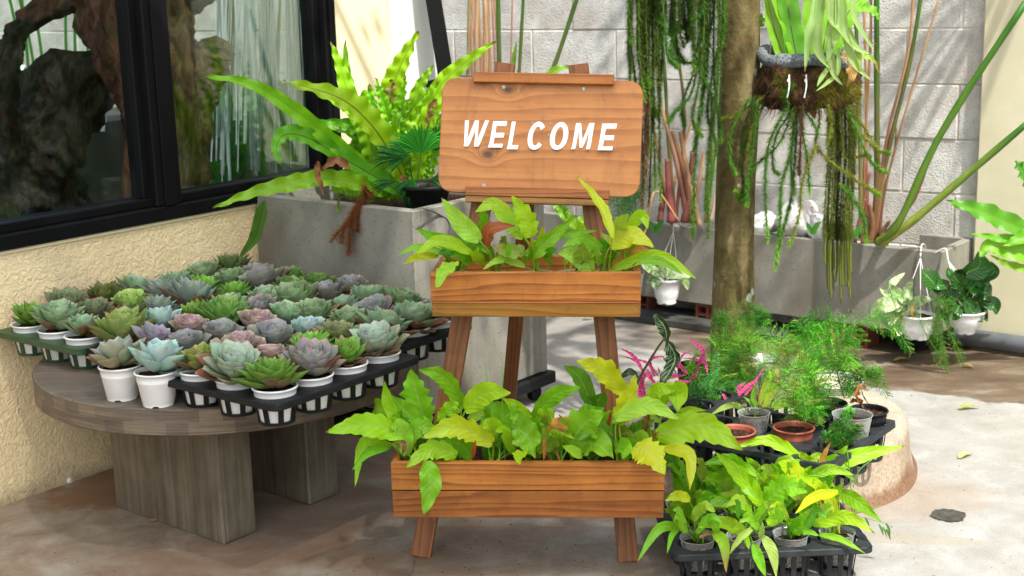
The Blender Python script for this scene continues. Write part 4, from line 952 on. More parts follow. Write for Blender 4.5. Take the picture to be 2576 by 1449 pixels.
# lower box plants
L_b, L_c, L_x, L_y, L_z, L_W, L_H = LBX
lps, lorg = [], []
for i, (sx, sy, lab) in enumerate([(-.26, .06, 'plant at the left end of the lower box with a leaf pointing left'), (-.17, .09, 'plant in the lower box with one green leaf hanging down the front'), (-.08, .05, 'plant in the lower box with a yellow orange arching leaf'), (.0, .10, 'plant with broad green leaves in the middle of the lower box'),
        (.075, .05, 'plant in the lower box with a small orange leaf'), (.15, .09, 'plant with a large lobed green leaf in the right half of the lower box'), (.22, .06, 'plant with tall yellow leaves beside the right easel leg'), (.285, .07, 'plant at the right end of the lower box, its lime leaf reaching over the trays')]):
    p = L_c+L_x*sx+L_y*sy; p = Vector((p.x, p.y, L_c.z+.036)); r = plant(lab, p, 'lime leafed plants in the lower box'); lps.append(r); lorg.append(p)
Ld = [([(490,590),(250,530),(0,575)],125,LIME,.35,{'dy':-.1}), ([(615,530),(560,350),(520,185)],175,GRN,.8,{'Y':3.18}), ([(835,410),(720,240),(565,195)],105,GRN,.5,{'Y':3.2}), ([(850,440),(980,340),(1130,340)],125,LIME,.2),
 ([(450,520),(390,400),(362,260)],75,LIME,.1), ([(610,560),(480,440),(400,350)],95,GRN,.1), ([(680,600),(540,510),(420,510)],110,LGT,.1), ([(400,650),(235,640),(180,912)],65,LIME,.3,{'dy':-.1}), ([(390,665),(260,700),(160,810)],55,GRN,.1),
 ([(800,715),(640,680),(485,795)],125,LIME,.6,{'Y':3.07,'dy':-.07}), ([(620,750),(640,900),(600,1082)],132,GRN,.0,{'Y':3.0,'dy':-.03,'f':.2,'pet':0}), ([(1020,640),(800,545),(585,612)],130,YEL,.6,{'t':(.42,.6,.02),'Y':3.08}), ([(990,600),(1090,490),(1180,420)],190,GRN,.2,{'Y':3.14}),
 ([(1250,495),(1160,420),(1080,368)],75,LIME,.1), ([(1270,480),(1400,350),(1560,300)],95,GRN,.2,{'Y':3.2}), ([(1630,440),(1550,250),(1450,170)],95,DGR,.1,{'Y':3.2}), ([(1800,330),(1680,200),(1520,145)],130,YEL,.6,{'Y':3.17}), ([(1780,530),(1830,380),(1890,225)],135,YEL,.6,{'Y':3.1}),
 ([(1385,610),(1420,540),(1490,480)],120,ORG,.3,{'Y':3.09}), ([(1480,670),(1560,540),(1690,450)],200,GRN,.7,{'Y':3.09}), ([(1550,640),(1650,650),(1750,735)],150,GRN,.0,{'Y':3.09}), ([(1170,550),(1240,620),(1270,730)],180,GRN,.2,{'Y':3.08}), ([(1200,690),(1190,720),(1178,770)],90,LIME,.4,{'Y':3.02}),
 ([(1385,690),(1360,620),(1320,540)],90,OLV,.1,{'Y':3.08}), ([(1760,510),(1950,415),(2170,500)],95,LIME,.4,{'Y':3.1}), ([(1960,420),(2110,330),(2150,460)],100,LIME,.1,{'Y':3.15}), ([(500,740),(460,680),(400,640)],50,OLV,0), ([(900,720),(800,640),(700,650)],110,GRN,.1,{'Y':3.13}),
 ([(760,760),(690,760),(640,740)],60,DGR,0), ([(1000,740),(1040,640),(1100,560)],120,DGR,.1,{'Y':3.15}), ([(700,520),(760,430),(820,400)],80,LIME,.5,{'Y':3.17}), ([(870,500),(1000,430),(1060,390)],80,LGT,.3,{'Y':3.19}), ([(1220,580),(1250,520),(1240,440)],110,GRN,.1,{'Y':3.19}), ([(1300,540),(1350,480),(1400,450)],110,LIME,.3,{'Y':3.17}),
 ([(1600,420),(1660,380),(1700,320)],120,DGR,.1,{'Y':3.22}), ([(1850,650),(1900,560),(2000,500)],90,DGR,.3,{'Y':3.15}), ([(1800,720),(1850,660),(1900,610)],110,GRN,.0,{'Y':3.09}), ([(1700,600),(1720,520),(1740,440)],26,RED,0,{'p':'thin','m':RED,'Y':3.1}), ([(895,740),(905,680),(915,625)],26,RED,0,{'p':'thin','m':RED,'Y':3.07}), ([(1330,740),(1335,680),(1330,600)],24,ORG,0,{'p':'thin','m':ORG,'Y':3.05}),
 ([(1440,620),(1470,560),(1420,470)],80,GRN,0,{'Y':3.16}), ([(560,640),(640,600),(700,560)],90,DGR,.2,{'Y':3.17}), ([(1100,700),(1080,640),(1050,600)],90,DGR,0,{'Y':3.13}), ([(1560,720),(1500,690),(1440,660)],70,LGT,0,{'Y':3.06}), ([(300,430),(320,420),(380,470)],90,GRN,.0,{'Y':3.2,'pet':0}), ([(1540,440),(1600,470),(1700,430)],100,GRN,.2,{'Y':3.17}), ([(740,480),(790,440),(850,400)],100,LIME,.4,{'Y':3.21})]
lv(lps, lorg, 3.12, cl, Ld, 1.0)
lv(lps, lorg, 3.1, cx, [([(410,980),(740,905),(1040,1090)],205,LIME,.45,{'Y':3.08,'dy':-.08,'f':.15,'o':7}), ([(250,1060),(370,1130),(470,1268)],190,YEL,.65,{'Y':3.04,'dy':-.07,'o':7,'t':(.45,.62,.02)}), ([(460,1070),(640,1130),(650,1390)],85,YEL,.1,{'Y':3.06,'o':7}), ([(350,740),(430,650),(560,660)],100,LIME,.0,{'Y':3.14,'o':7}), ([(520,660),(600,660),(570,800)],110,LIME,.0,{'Y':3.12,'o':7}),
 ([(110,860),(350,770),(580,870)],110,LGT,.3,{'Y':3.08,'o':6}), ([(550,850),(640,800),(770,800)],50,LIME,0,{'Y':3.1,'o':7}), ([(130,1030),(180,1080),(160,1150)],120,GRN,0,{'Y':3.06,'o':6}), ([(330,1060),(480,1020),(700,1100)],90,GRN,.2,{'Y':3.12,'o':7}), ([(330,1060),(380,1000),(430,950)],16,RED,0,{'p':'thin','m':RED,'Y':3.08,'o':7})])
def filler(parents, orgs, n, Yr, xr, yr, conv, seed, w_=(70, 130), lr=(110, 230)):
    st = random.getstate(); random.seed(seed)
    rows = []
    for _ in range(n):
        x = rnd(*xr); y = rnd(*yr); a = rnd(-1, 1); l = rnd(*lr)
        rows.append(([(x, y), (x+a*l*.5, y-l*.55), (x+a*l*1.05, y-l*(.75-.5*abs(a)))], rnd(*w_), random.choice([GRN, GRN, DGR, LIME, LGT, OLV]), rnd(0, .6), {'Y': rnd(*Yr)}))
    lv(parents, orgs, 3.1, conv, rows); random.setstate(st)
filler(lps, lorg, 46, (3.10, 3.2), (430, 1950), (640, 740), cl, 3, (60, 115), (150, 300))
filler(ups, uorg, 24, (3.28, 3.36), (560, 2000), (640, 720), cu, 4, (45, 90))
for k in (0, 1):        # two thin grass blades in the lower box
    a_, b_ = ((1095, 760), (1075, 95)) if k else ((1060, 700), (965, 110))
    g = leaf(lps[3 if k else 2], [py(*cl(*a_), 3.1), py(*cl((a_[0]+b_[0])/2-6, (a_[1]+b_[1])/2), 3.1), py(*cl(*b_), 3.12)], .004, (.16, .42, .03), 0, prof='strap', name='grass_blade', fold=.1, wave=0)
# ================================================================== FLOOR TRAYS AT THE FRONT RIGHT
to = Vector((.418, 3.075, 0)); te = Vector((.322, .012, 0)).normalized(); tn_ = Vector((-te.y, te.x, 0))
tray('grey plastic tray of lime leafed plants on the floor at the lower right corner', 'trays on the ground', M['gplas'], to, te, tn_, 4, 3, .110, .108, .092, .047, .090, .012, True, 10)
rps, rorg = [], []
nm = ['at the front left corner of the floor tray', 'second along the front row of the floor tray', 'third along the front row of the floor tray', 'at the front right corner of the floor tray', 'at the left of the middle row of the floor tray', 'second in the middle row of the floor tray', 'third in the middle row of the floor tray', 'at the right end of the middle row of the floor tray', 'left in the back row of the floor tray', 'second in the back row of the floor tray', 'third in the back row of the floor tray', 'right in the back row of the floor tray']
for k in range(12):
    p = to+te*(.110*(k % 4))+tn_*(.108*(k//4)); p.z = .032
    r = cup_plant('lime plant '+nm[k], p, 'lime leafed plants in the floor tray'); rps.append(r); rorg.append(p+UP*.065)
Rd = [([(1180,800),(1010,570),(770,335)],150,LIME,.35,{'Y':3.12,'f':.3}), ([(1080,570),(900,410),(650,450)],110,GRN,.2,{'Y':3.25}), ([(1650,510),(1260,255),(940,300)],105,LIME,.5,{'Y':3.25,'w':.16}), ([(1570,640),(1440,500),(1300,410)],150,YEL,.3,{'Y':3.15,'t':LIME}),
 ([(1690,490),(2000,370),(2405,288)],125,LIME,.1,{'Y':3.25,'dy':.0,'f':.3}), ([(1590,550),(1760,490),(1972,538)],100,LGT,.0,{'Y':3.15}), ([(1820,860),(1680,650),(1480,540)],115,YEL,.3,{'Y':3.12,'t':LIME}), ([(1210,770),(1380,640),(1565,690)],210,GRN,.7,{'Y':3.06,'f':.3}),
 ([(1830,680),(1620,720),(1460,870)],80,YEL,.1,{'Y':3.06}), ([(1610,960),(1900,890),(2145,1035)],115,LIME,.0,{'Y':3.06,'t':(.38,.5,.03)}), ([(1850,690),(1990,760),(2200,935)],130,GRN,.0,{'Y':3.14}), ([(1095,890),(880,760),(690,800)],112,GRN,.1,{'Y':3.1}),
 ([(1050,1050),(850,945),(630,990)],110,LIME,.0,{'Y':3.03}), ([(475,985),(290,1000),(100,1290)],75,GRN,.1,{'Y':3.04}), ([(760,1030),(850,1120),(870,1380)],90,LIME,.0,{'Y':3.0,'dy':-.06,'t':(.40,.24,.08)}), ([(1090,1000),(980,1080),(890,1222)],60,PALE,.0,{'Y':3.0}),
 ([(1180,1060),(1260,1200),(1300,1420)],85,PALE,.0,{'Y':2.99,'dy':-.03}), ([(1105,1130),(1150,1260),(1210,1420)],90,GRN,.0,{'Y':2.98,'dy':-.02}), ([(1670,1050),(1850,1090),(2070,1215)],55,GRN,.2,{'Y':3.05}), ([(560,750),(450,720),(340,760)],85,YEL,.2,{'Y':3.05,'t':LIME}),
 ([(460,700),(440,600),(405,450)],85,GRN,.1,{'Y':3.18}), ([(460,840),(400,830),(335,830)],90,GRN,.1,{'Y':3.1}), ([(1120,790),(950,700),(810,700)],70,OLV,.2,{'Y':3.12}), ([(1670,500),(1700,380),(1768,250)],50,ORG,.0,{'Y':3.22,'m':ORG}), ([(700,680),(620,620),(560,600)],110,DGR,.4,{'Y':3.2}),
 ([(860,640),(770,580),(680,560)],120,GRN,.5,{'Y':3.22}), ([(760,640),(700,520),(640,500)],100,DGR,.3,{'Y':3.26}), ([(980,800),(930,700),(900,600)],80,OLV,.0,{'Y':3.16}), ([(1380,820),(1300,780),(1240,760)],100,DGR,.3,{'Y':3.12}), ([(1500,880),(1600,820),(1640,760)],170,GRN,.5,{'Y':3.10}),
 ([(1740,880),(1720,820),(1700,780)],110,LGT,.0,{'Y':3.08}), ([(1450,1040),(1530,1010),(1680,1060)],80,GRN,.5,{'Y':3.03}), ([(1400,980),(1470,950),(1560,880)],110,GRN,.1,{'Y':3.07}), ([(940,1020),(880,980),(820,880)],90,GRN,.0,{'Y':3.07}), ([(1130,560),(1100,480),(1040,380)],140,GRN,.2,{'Y':3.24}),
 ([(1200,680),(1190,600),(1130,520)],120,LIME,.4,{'Y':3.16}), ([(1380,620),(1320,540),(1260,430)],130,GRN,.6,{'Y':3.2}), ([(1400,560),(1400,500),(1340,430)],100,LIME,.3,{'Y':3.22}), ([(1640,520),(1560,420),(1500,330)],100,LIME,.5,{'Y':3.24}), ([(1720,480),(1800,400),(1915,280)],110,LIME,.2,{'Y':3.27}),
 ([(620,760),(560,690),(540,620)],130,DGR,.3,{'Y':3.13}), ([(660,900),(640,820),(700,740)],90,GRN,.3,{'Y':3.12}), ([(500,930),(430,880),(380,800)],80,OLV,0,{'Y':3.12}), ([(1750,800),(1800,700),(1880,600)],90,GRN,.2,{'Y':3.2}), ([(820,560),(860,470),(800,380)],120,GRN,.3,{'Y':3.27}),
 ([(1000,1060),(1040,1100),(1060,1180)],60,GRN,.3,{'Y':3.0}), ([(1240,870),(1300,870),(1360,860)],90,LIME,.0,{'Y':3.06}), ([(460,1000),(400,1060),(360,1220)],40,GRN,0,{'Y':3.03}), ([(1160,1080),(1175,1010),(1180,930)],45,PALE,0,{'Y':3.0,'m':ORG}), ([(1640,900),(1500,930),(1420,960)],110,GRN,.1,{'Y':3.1}), ([(1560,760),(1640,700),(1760,640)],80,DGR,.2,{'Y':3.18}), ([(920,900),(980,860),(1050,840)],70,DGR,0,{'Y':3.12})]
lv(rps, rorg, 3.1, crr, Rd, 1.0)
def dry(parent, pts, Y, conv, wpx, c=(.32,.15,.05)):
    leaf(parent, [py(*conv(*q), Y) for q in pts], wpx*conv.s/FPX*Y, c, .3, fold=.9, wave=.2, mid=(.3, .16, .07), name='dry_leaf', mat=M['dry'])
dry(rps[6], [(1210,830),(1300,850),(1270,960)], 3.05, crr, 110, (.16, .035, .012)); dry(rps[0], [(640,1070),(740,1040),(800,1100)], 3.02, crr, 70, (.42, .26, .12)); dry(rps[7], [(1660,740),(1740,900),(1800,900)], 3.1, crr, 60); dry(lps[7], [(1930,600),(1960,480),(2000,460)], 3.12, cl, 60, (.20, .08, .02)); dry(lps[0], [(440,640),(480,660),(470,720)], 3.08, cl, 60, (.25, .12, .06))
filler(rps, rorg, 34, (3.1, 3.26), (480, 1750), (700, 960), crr, 6, (70, 125), (240, 430))
filler(rps, rorg, 26, (3.14, 3.3), (430, 1700), (560, 760), crr, 16, (70, 120), (200, 380))
filler(rps, rorg, 14, (2.98, 3.06), (480, 1700), (900, 1040), crr, 26, (60, 100), (160, 300))
# trailing grass at the right of the tray
gp = plant('thin weed stalks with tiny leaves at the right end of the floor tray', rorg[7], None, 'weed', 'weed')
for pts in ([(1950,850),(1930,520),(1900,290)], [(1960,640),(2010,500),(2120,405)], [(1800,900),(2000,850),(2200,800)], [(1970,860),(1975,760),(1960,700)]):
    mb = MB(); mb.tube(bez([py(*crr(*q), 3.13) for q in pts], 12), [.0013]*12+[.0006], 5, col=(.10, .30, .03)); mb.build('stalk', M['stalk'], gp, True)
for q in ((2060,900),(2180,960),(2240,950),(2210,980),(2050,1040),(2240,1000)):
    p = py(*crr(*q), 3.13); leaf(gp, [p, p+Vector((.006, -.003, -.012)), p+Vector((.012, 0, -.03))], .006, (.07, .22, .03), name='small_leaf', n=6, wave=0)
mb = MB(); mb.tube(bez([py(*crr(*q), 3.13) for q in [(1850,870),(2050,905),(2240,950)]], 10), .0008, 5, col=(.10, .25, .03)); mb.build('stalk', M['stalk'], gp, True)
# ================================================================== TREE RING, TREE
RC = Vector((.655, 3.885, 0)); RT_ = .145
rg = root('tree_ring', 'round raised concrete ring around the tree trunk, rust stained, holding trays of ferns', 'tree ring', tuple(RC))
mb = MB(); nz = lambda i, a: 1+.012*math.sin(a*3+1)+.008*math.sin(a*7)
mb.lathe([(.498, .0005), (.486, .02), (.478, .05), (.468, RT_-.02), (.460, RT_-.004), (.445, RT_+.002), (.30, RT_+.003), (.12, RT_-.004), (.001, RT_-.004)], 96, RC, flute=nz); mb.build('ring_body', M['ring'], rg, True)
TY = 4.12
tree = root('garden_tree', 'olive brown tree trunk rising out of the round concrete ring, crown above the photo', 'tree', (py(1845, 930, TY).x, TY, RT_))
tp = [(1842, 985, 128), (1842, 930, 118), (1843, 860, 112), (1845, 760, 106), (1847, 600, 102), (1850, 450, 101), (1856, 300, 99), (1860, 150, 97), (1862, 0, 96), (1862, -160, 94), (1860, -350, 90), (1862, -560, 84), (1866, -780, 78)]
mb = MB(); P = [py(x, y, TY) for x, y, w_ in tp]; rs = [w_/FPX*TY/2 for x, y, w_ in tp]
mb.tube(P, rs, 28, nz=lambda i, a: 1+.035*math.sin(a*3+i*.5)+.03*math.sin(a*5-i)+.025*math.sin(a*2+i*1.7), cap=True); TRUNK = mb.build('trunk', M['bark'], tree, True)
topP = P[-1]
def leaf_card(mb, p, L, w_, nrm, dr, c):
    dr = (dr-nrm*dr.dot(nrm)).normalized(); sd = dr.cross(nrm)
    mb.add([p, p+dr*L*.5+sd*w_+nrm*.01, p+dr*L, p+dr*L*.5-sd*w_+nrm*.01, p+dr*L*.5], [(0, 4, 1), (1, 4, 2), (2, 4, 3), (3, 4, 0)], [(0, .5), (.5, 1), (1, .5), (.5, 0), (.5, .5)], [c]*5)
rg2 = random.Random(5); cm = MB(); limbs = []
for k in range(9):
    a = k*2.4; d = Vector((math.cos(a), math.sin(a), rg2.uniform(.35, .8))); e = topP+d*rg2.uniform(.7, 1.15); mb = MB()
    pts = bez([topP-UP*.15*(k % 3), topP+d*.4+UP*.06, e], 8); mb.tube(pts, [.030*(1-.8*i/8)+.004 for i in range(9)], 8); mb.build('limb', M['bark'], TRUNK, True); limbs.append(e)
for e in limbs:
    for _ in range(4):
        c = e+Vector((rg2.gauss(0, .28), rg2.gauss(0, .28), rg2.gauss(.05, .18)))
        for _ in range(26):
            p = c+Vector((rg2.gauss(0, .11), rg2.gauss(0, .11), rg2.gauss(0, .09)))
            leaf_card(cm, p, .09, .022, Vector((rg2.gauss(0, .4), rg2.gauss(0, .4), 1)).normalized(), Vector((rg2.gauss(0, 1), rg2.gauss(0, 1), rg2.gauss(-.3, .4))), (.07, .19, .02))
CROWN = cm.build('crown', M['feather'], tree)
# ================================================================== TASSEL FERN STRANDS
def strand(parent, pts, rad=.010, *a_, **k_):
    for q_ in ('col', 'col2'):
        if q_ in k_: k_[q_] = tuple(v*.72 for v in k_[q_])
    return strand_(parent, pts, rad*1.45, *a_, **k_)
def strand_(parent, pts, rad=.010, tip_bright=True, col=(.06, .15, .012), col2=(.16, .38, .02), stem=(.20, .22, .03), dens=1.0, name='strand', rneed=None, dead=False, ntip=0.0, up=None):
    L = sum((Vector(pts[i+1])-Vector(pts[i])).length for i in range(len(pts)-1)); n = max(10, int(L/.010)); P = bez(pts, n); mb = MB()
    mb.tube(P, [.0019]*n+[.0012], 5, col=stem)
    rg_ = random.Random(int(abs(pts[0][0]*1e4))+len(P)); N = int(L/.00042*dens)
    for k in range(N):
        t = rg_.random(); f = t*n; i = min(int(f), n-1); p = P[i].lerp(P[i+1], f-i); T = (P[i+1]-P[i]).normalized()
        sd = T.cross(Vector((.3, .9, .2))).normalized(); u2 = sd.cross(T); a = rg_.uniform(0, 6.283); d = (sd*math.cos(a)+u2*math.sin(a))
        rr = rad*rg_.uniform(.9, 1.45)*(1-.25*t if tip_bright else 1)*(1 if t < .96 else .7); dd = (d+T*rg_.uniform(.35, .85)).normalized(); wv = T.cross(dd).normalized()*.0013
        tt = max(0, (t-.8)/.2) if tip_bright else 0; j = rg_.uniform(.7, 1.3)
        if a < 3.14: j *= 1.0
        c = tuple((col[q]*(1-tt)+col2[q]*tt)*j for q in range(3))
        mb.add([p-wv, p+wv, p+dd*rr*1.15], [(0, 1, 2)], None, [c]*3)
    return mb.build(name, M['needle'], parent)
def hang(parent, pts, Y, rad=.010, dY=0, **kw):
    K = len(pts)-1; strand(parent, [py(x, y, Y+dY*i/K) for i, (x, y) in enumerate(pts)], rad, **kw)
# left clump
hb1 = root('tassel_fern', 'large dark green tassel fern hanging left of the tree trunk, its basket above the photo', 'hanging plant', tuple(py(1700, -200, 3.95)), 'hanging tassel ferns')
def blob(c, rx, ry, rz_, mat, name, parent, seed=0, amp=.25, fib=0):
    bm = bmesh.new(); bmesh.ops.create_icosphere(bm, subdivisions=4, radius=1); 
    for v in bm.verts:
        d = v.co.normalized(); k = 1+amp*noise.noise(d*2.2+Vector((seed, 0, 0)))+amp*.5*noise.noise(d*7+Vector((seed, 0, 0)))+amp*.35*noise.noise(d*17)
        z_ = max(-.8, min(.75, d.z*1.3)); v.co = Vector((d.x*rx*k, d.y*ry*k, z_*rz_*k))
    mb = MB(); mb.add([c+v.co for v in bm.verts], [tuple(v.index for v in f.verts) for f in bm.faces]); bm.free()
    for _ in range(fib):
        a = rnd(0, 6.28); z_ = rnd(-1, .6); p = c+Vector((rx*math.cos(a)*.97, ry*math.sin(a)*.97, rz_*z_*.8)); d = Vector((math.cos(a)+rnd(-.6, .6), math.sin(a)+rnd(-.6, .6), rnd(-1.3, .3)))*rnd(.010, .045); s_ = Vector((.0009, 0, 0))
        mb.add([p-s_, p+s_, p+d], [(0, 1, 2)])
    return mb.build(name, mat, parent, True)
blob(py(1690, -190, 3.97), .13, .13, .07, M['moss'], 'root_ball', hb1, 3)
rr_ = random.Random(11)
DK, DK2 = (.085, .175, .018), (.20, .45, .03)
for (x, y1, rad, dead) in [(1583,238,.010,0),(1600,215,.011,0),(1622,255,.011,0),(1612,150,.010,0),(1592,110,.012,0),(1640,268,.009,0),(1648,480,.010,0),(1661,505,.011,0),(1655,300,.012,0),(1633,220,.010,0),(1625,455,.012,1),(1618,430,.012,1),
        (1690,150,.013,0),(1705,140,.013,0),(1720,120,.012,0),(1745,185,.013,0),(1770,220,.011,0),(1752,130,.012,0),(1738,80,.012,0),(1670,80,.011,0)]:
    c = dict(col=(.17, .085, .03), col2=(.30, .19, .08), stem=(.2, .1, .04)) if dead else dict(col=DK, col2=DK2)
    x0 = x+rr_.uniform(-12, 12); mid = (x0+x)/2+rr_.uniform(-10, 10)
    hang(hb1, [(x0, -150), (mid, -20), (mid+rr_.uniform(-4, 4), y1*.5), (x, y1)], 3.95+rr_.uniform(-.06, .08), rad, dens=1.3, **c)
    x2 = x+rr_.uniform(-16, 22); hang(hb1, [(x2, -150), (x2+rr_.uniform(-9, 9), -20), (x2+rr_.uniform(-9, 9), y1*.45), (x2+rr_.uniform(-4, 4), y1*rr_.uniform(.5, .9))], 4.0+rr_.uniform(-.06, .1), rad, dens=1.2, **c)
G2 = (.085, .25, .025)
for pts, rad in [([(1730,-120),(1720,20),(1690,120),(1700,150),(1755,160)],.012), ([(1790,-120),(1785,60),(1775,200),(1755,330),(1745,490),(1742,600)],.012), ([(1800,-120),(1808,80),(1800,260),(1780,420),(1782,600)],.011), ([(1740,-100),(1760,90),(1740,230),(1700,280),(1680,310)],.010),
        ([(1770,-100),(1772,60),(1760,200),(1742,300),(1768,345)],.011), ([(1800,-120),(1795,100),(1800,240),(1810,310),(1812,360)],.011), ([(1750,-120),(1740,60),(1760,180),(1790,250),(1782,420),(1775,520)],.010), ([(1815,-100),(1822,30),(1818,120)],.011),
        ([(1770,-100),(1768,20),(1742,50)],.012), ([(1790,-80),(1790,60),(1720,250),(1722,320)],.010), ([(1780,-60),(1778,120),(1765,260),(1745,380)],.011), ([(1805,-60),(1812,60),(1806,200),(1790,330),(1788,470),(1774,530)],.010), ([(1660,-100),(1672,60),(1680,140),(1705,170)],.012), ([(1700,-120),(1696,40),(1700,110),(1722,160)],.012),
        ([(1825,-60),(1820,60),(1790,200),(1780,290),(1800,360),(1790,460)],.010)]:
    hang(hb1, pts, 3.93+rr_.uniform(-.05, .05), rad, col=G2 if rr_.random() > .3 else DK, col2=DK2, dens=1.3)
hang(hb1, [(1640,-60),(1642,100),(1640,300),(1632,520)], 4.02, .009, col=(.14, .085, .03), col2=(.2, .12, .05)); hang(hb1, [(1585,-60),(1625,100),(1620,400),(1615,540)], 4.0, .011, col=(.15, .08, .03), col2=(.28, .18, .08))
# right hanging basket
HY = 4.08; hb2 = root('hanging_basket', 'mossy root ball hanging right of the tree with strap fern, staghorn and tassel strands', 'hanging plant', tuple(py(2030, 270, HY)), 'hanging tassel ferns')
hc = py(2030, 212, HY); blob(hc, .145, .13, .085, M['moss'], 'root_ball', hb2, 8, .22, 1800)
mb = MB(); ringp = [hc+Vector((.128*math.cos(a), .11*math.sin(a), .074+.008*math.sin(3*a)-.010*math.sin(a+2.2))) for a in [2*math.pi*k/36 for k in range(37)]]
mb.tube(ringp, [.020+.0035*math.sin(k*.9)+.002*math.sin(k*2.3) for k in range(37)], 12, cap=False); mb.build('mesh_collar', M['net'], hb2, True)
for x in (1985, 2028):
    mb = MB(); a, b = py(x, 188, HY-.135), py(x-5, 246, HY-.14); mb.tube(bez([a, a.lerp(b, .5)+Vector((.002, -.006, 0)), b], 6), .0022, 6); mb.obox(a.lerp(b, .25), Vector((.0035, 0, 0)), Vector((0, .003, 0)), Vector((0, 0, .004))); mb.build('cable_tie', M['string'], hb2)
for sx in (-.11, .11):
    mb = MB(); mb.tube([hc+Vector((sx, 0, .07)), hc+Vector((sx*.3, 0, 1.1))], .0018, 6); mb.build('hanging_wire', M['chain'], hb2)
H1, H2, HY1 = (.10, .28, .025), (.24, .58, .03), (.25, .30, .03)
for pts, rad, cc in [([(2000,262),(1990,380),(1965,470),(1962,560),(1950,680)],.0125,0), ([(1985,262),(1935,360),(1925,480),(1932,610)],.011,0), ([(2005,270),(2000,400),(1990,500),(1975,560),(1955,640)],.012,0), ([(1995,280),(1990,420),(1998,490)],.012,0), ([(2010,280),(2030,400),(2037,490)],.011,0), ([(2000,262),(1960,360),(1900,420),(1870,500),(1850,480)],.0115,0),
        ([(1900,240),(1870,330),(1865,400),(1870,470),(1860,505)],.011,1), ([(1890,240),(1840,330),(1838,400),(1850,440)],.010,0), ([(1905,250),(1895,360),(1880,460),(1878,520)],.011,0), ([(1925,240),(1850,290),(1812,300)],.011,2), ([(1925,250),(1905,300),(1890,330),(1880,380)],.010,2),
        ([(2050,215),(2062,300),(2055,370),(2120,430),(2180,470),(2212,490)],.0105,2), ([(2056,360),(2020,450),(2010,540),(1985,620)],.011,2), ([(2110,460),(2165,530),(2180,612)],.012,0), ([(1980,240),(1985,220),(2000,205)],.011,0), ([(1985,262),(1975,240),(1998,212)],.012,0),
        ([(2110,262),(2118,340),(2125,395),(2175,392),(2190,395)],.010,2), ([(2130,262),(2150,320),(2190,360),(2215,380),(2240,385)],.0105,2), ([(2130,270),(2160,340),(2185,400),(2220,430)],.010,0), ([(2150,290),(2180,330),(2205,380),(2210,425),(2235,435)],.0095,2), ([(2085,262),(2090,330),(2078,365)],.009,2),
        ([(2010,266),(2040,300),(2060,340)],.010,0), ([(1995,270),(1950,350),(1945,420),(1960,440)],.010,0), ([(2020,262),(2015,330),(2012,400),(2010,440)],.012,3)]:
    cs = [dict(col=H1, col2=H2), dict(col=(.05, .12, .015), col2=H2), dict(col=HY1, col2=H2, stem=(.32, .26, .04)), dict(col=(.13, .07, .03), col2=(.15, .08, .03), stem=(.15, .07, .03))][cc]
    hang(hb2, pts, HY+rr_.uniform(-.14, -.04), rad*.95, dens=1.35, **cs)
for k in range(17):         # the thick bundle of thin strands
    x = 2080+k*4.6+rr_.uniform(-3, 3); x1 = 2076+k*4.2+rr_.uniform(-3, 3); y1 = 700+rr_.uniform(-60, 70)
    Yk = HY+rr_.uniform(-.08, .04)
    hang(hb2, [(x, 262), (x+rr_.uniform(-4, 4), 380), (x1+rr_.uniform(-2, 2), 540), (x1, 600)], Yk, .0085, tip_bright=False, col=(.15, .19, .025), stem=(.22, .22, .04), dens=1.1)
    mb = MB(); mb.tube(bez([py(x1, 590, Yk), py(x1+rr_.uniform(-3, 3), 660, Yk), py(x1+rr_.uniform(-4, 4), y1, Yk)], 14), [.0032+.0006*math.sin(i*2.1) for i in range(14)]+[.001], 6, col=(.14, .17, .02)); mb.build('strand_tip', M['needle'], hb2, True)
# fronds of the basket
def frond(parent, pts, Y, wpx, col, dY=0, wave=.10, wf=9, mid=(.10, .05, .02), hint=None, fold=.3, tipcol=None, lobe=0, name='frond', prof='strap', mat=None):
    K = len(pts)-1; Wd = wpx/FPX*Y
    return leaf(parent, [py(x, y, Y+dY*(i/K)) for i, (x, y) in enumerate(pts)], Wd, col, lobe, hint or Vector((rnd(-.5, .5), -.9, .4)), fold, wave, prof, mid, name, mat=mat or M['frond'], n=56, wf=wf, tipcol=tipcol)
FG, FG2, FP = (.24, .54, .03), (.12, .38, .025), (.34, .50, .16)
for pts, wp, c in [([(2010,180),(1990,90),(1950,-30),(1930,-120)],48,FG), ([(1985,178),(1950,80),(1925,-30)],36,FG), ([(2010,175),(1985,40),(1970,-110)],52,FG2), ([(2035,180),(2040,60),(2045,-120)],46,FG), ([(2060,178),(2080,70),(2110,-90)],42,FG), ([(1975,165),(1955,120),(1940,50)],20,(.28,.34,.06)), ([(2070,170),(2120,60),(2150,10),(2205,-25)],44,FG), ([(2075,172),(2100,90),(2095,-40)],40,FG2)]:
    frond(hb2, pts, HY-.02, wp, c, .04, .05, 5, mid=(.08, .035, .03))
for pts, wp, c in [([(2060,-60),(2050,40),(2035,90),(2025,180)],26,FP), ([(2080,-60),(2085,40),(2110,70),(2150,120),(2190,135)],26,FP), ([(2075,-50),(2060,60),(2060,130),(2090,175)],22,FP), ([(2110,-50),(2110,60),(2090,120),(2080,160)],24,FP), ([(2095,-60),(2100,40),(2085,90),(2095,165),(2100,190),(2120,215)],18,FP), ([(2120,-30),(2125,80),(2150,160),(2195,205)],18,FP),
        ([(2125,60),(2155,130),(2165,180)],16,(.30,.42,.08)), ([(2100,150),(2070,190),(2055,218)],12,FP), ([(2140,-20),(2150,50),(2200,130)],18,FP), ([(2110,120),(2108,180),(2080,210),(2052,230)],10,FP)]:
    frond(hb2, pts, HY-.16, wp*1.15, c, -.02, .03, 2, mid=(.35, .45, .22), fold=.5)
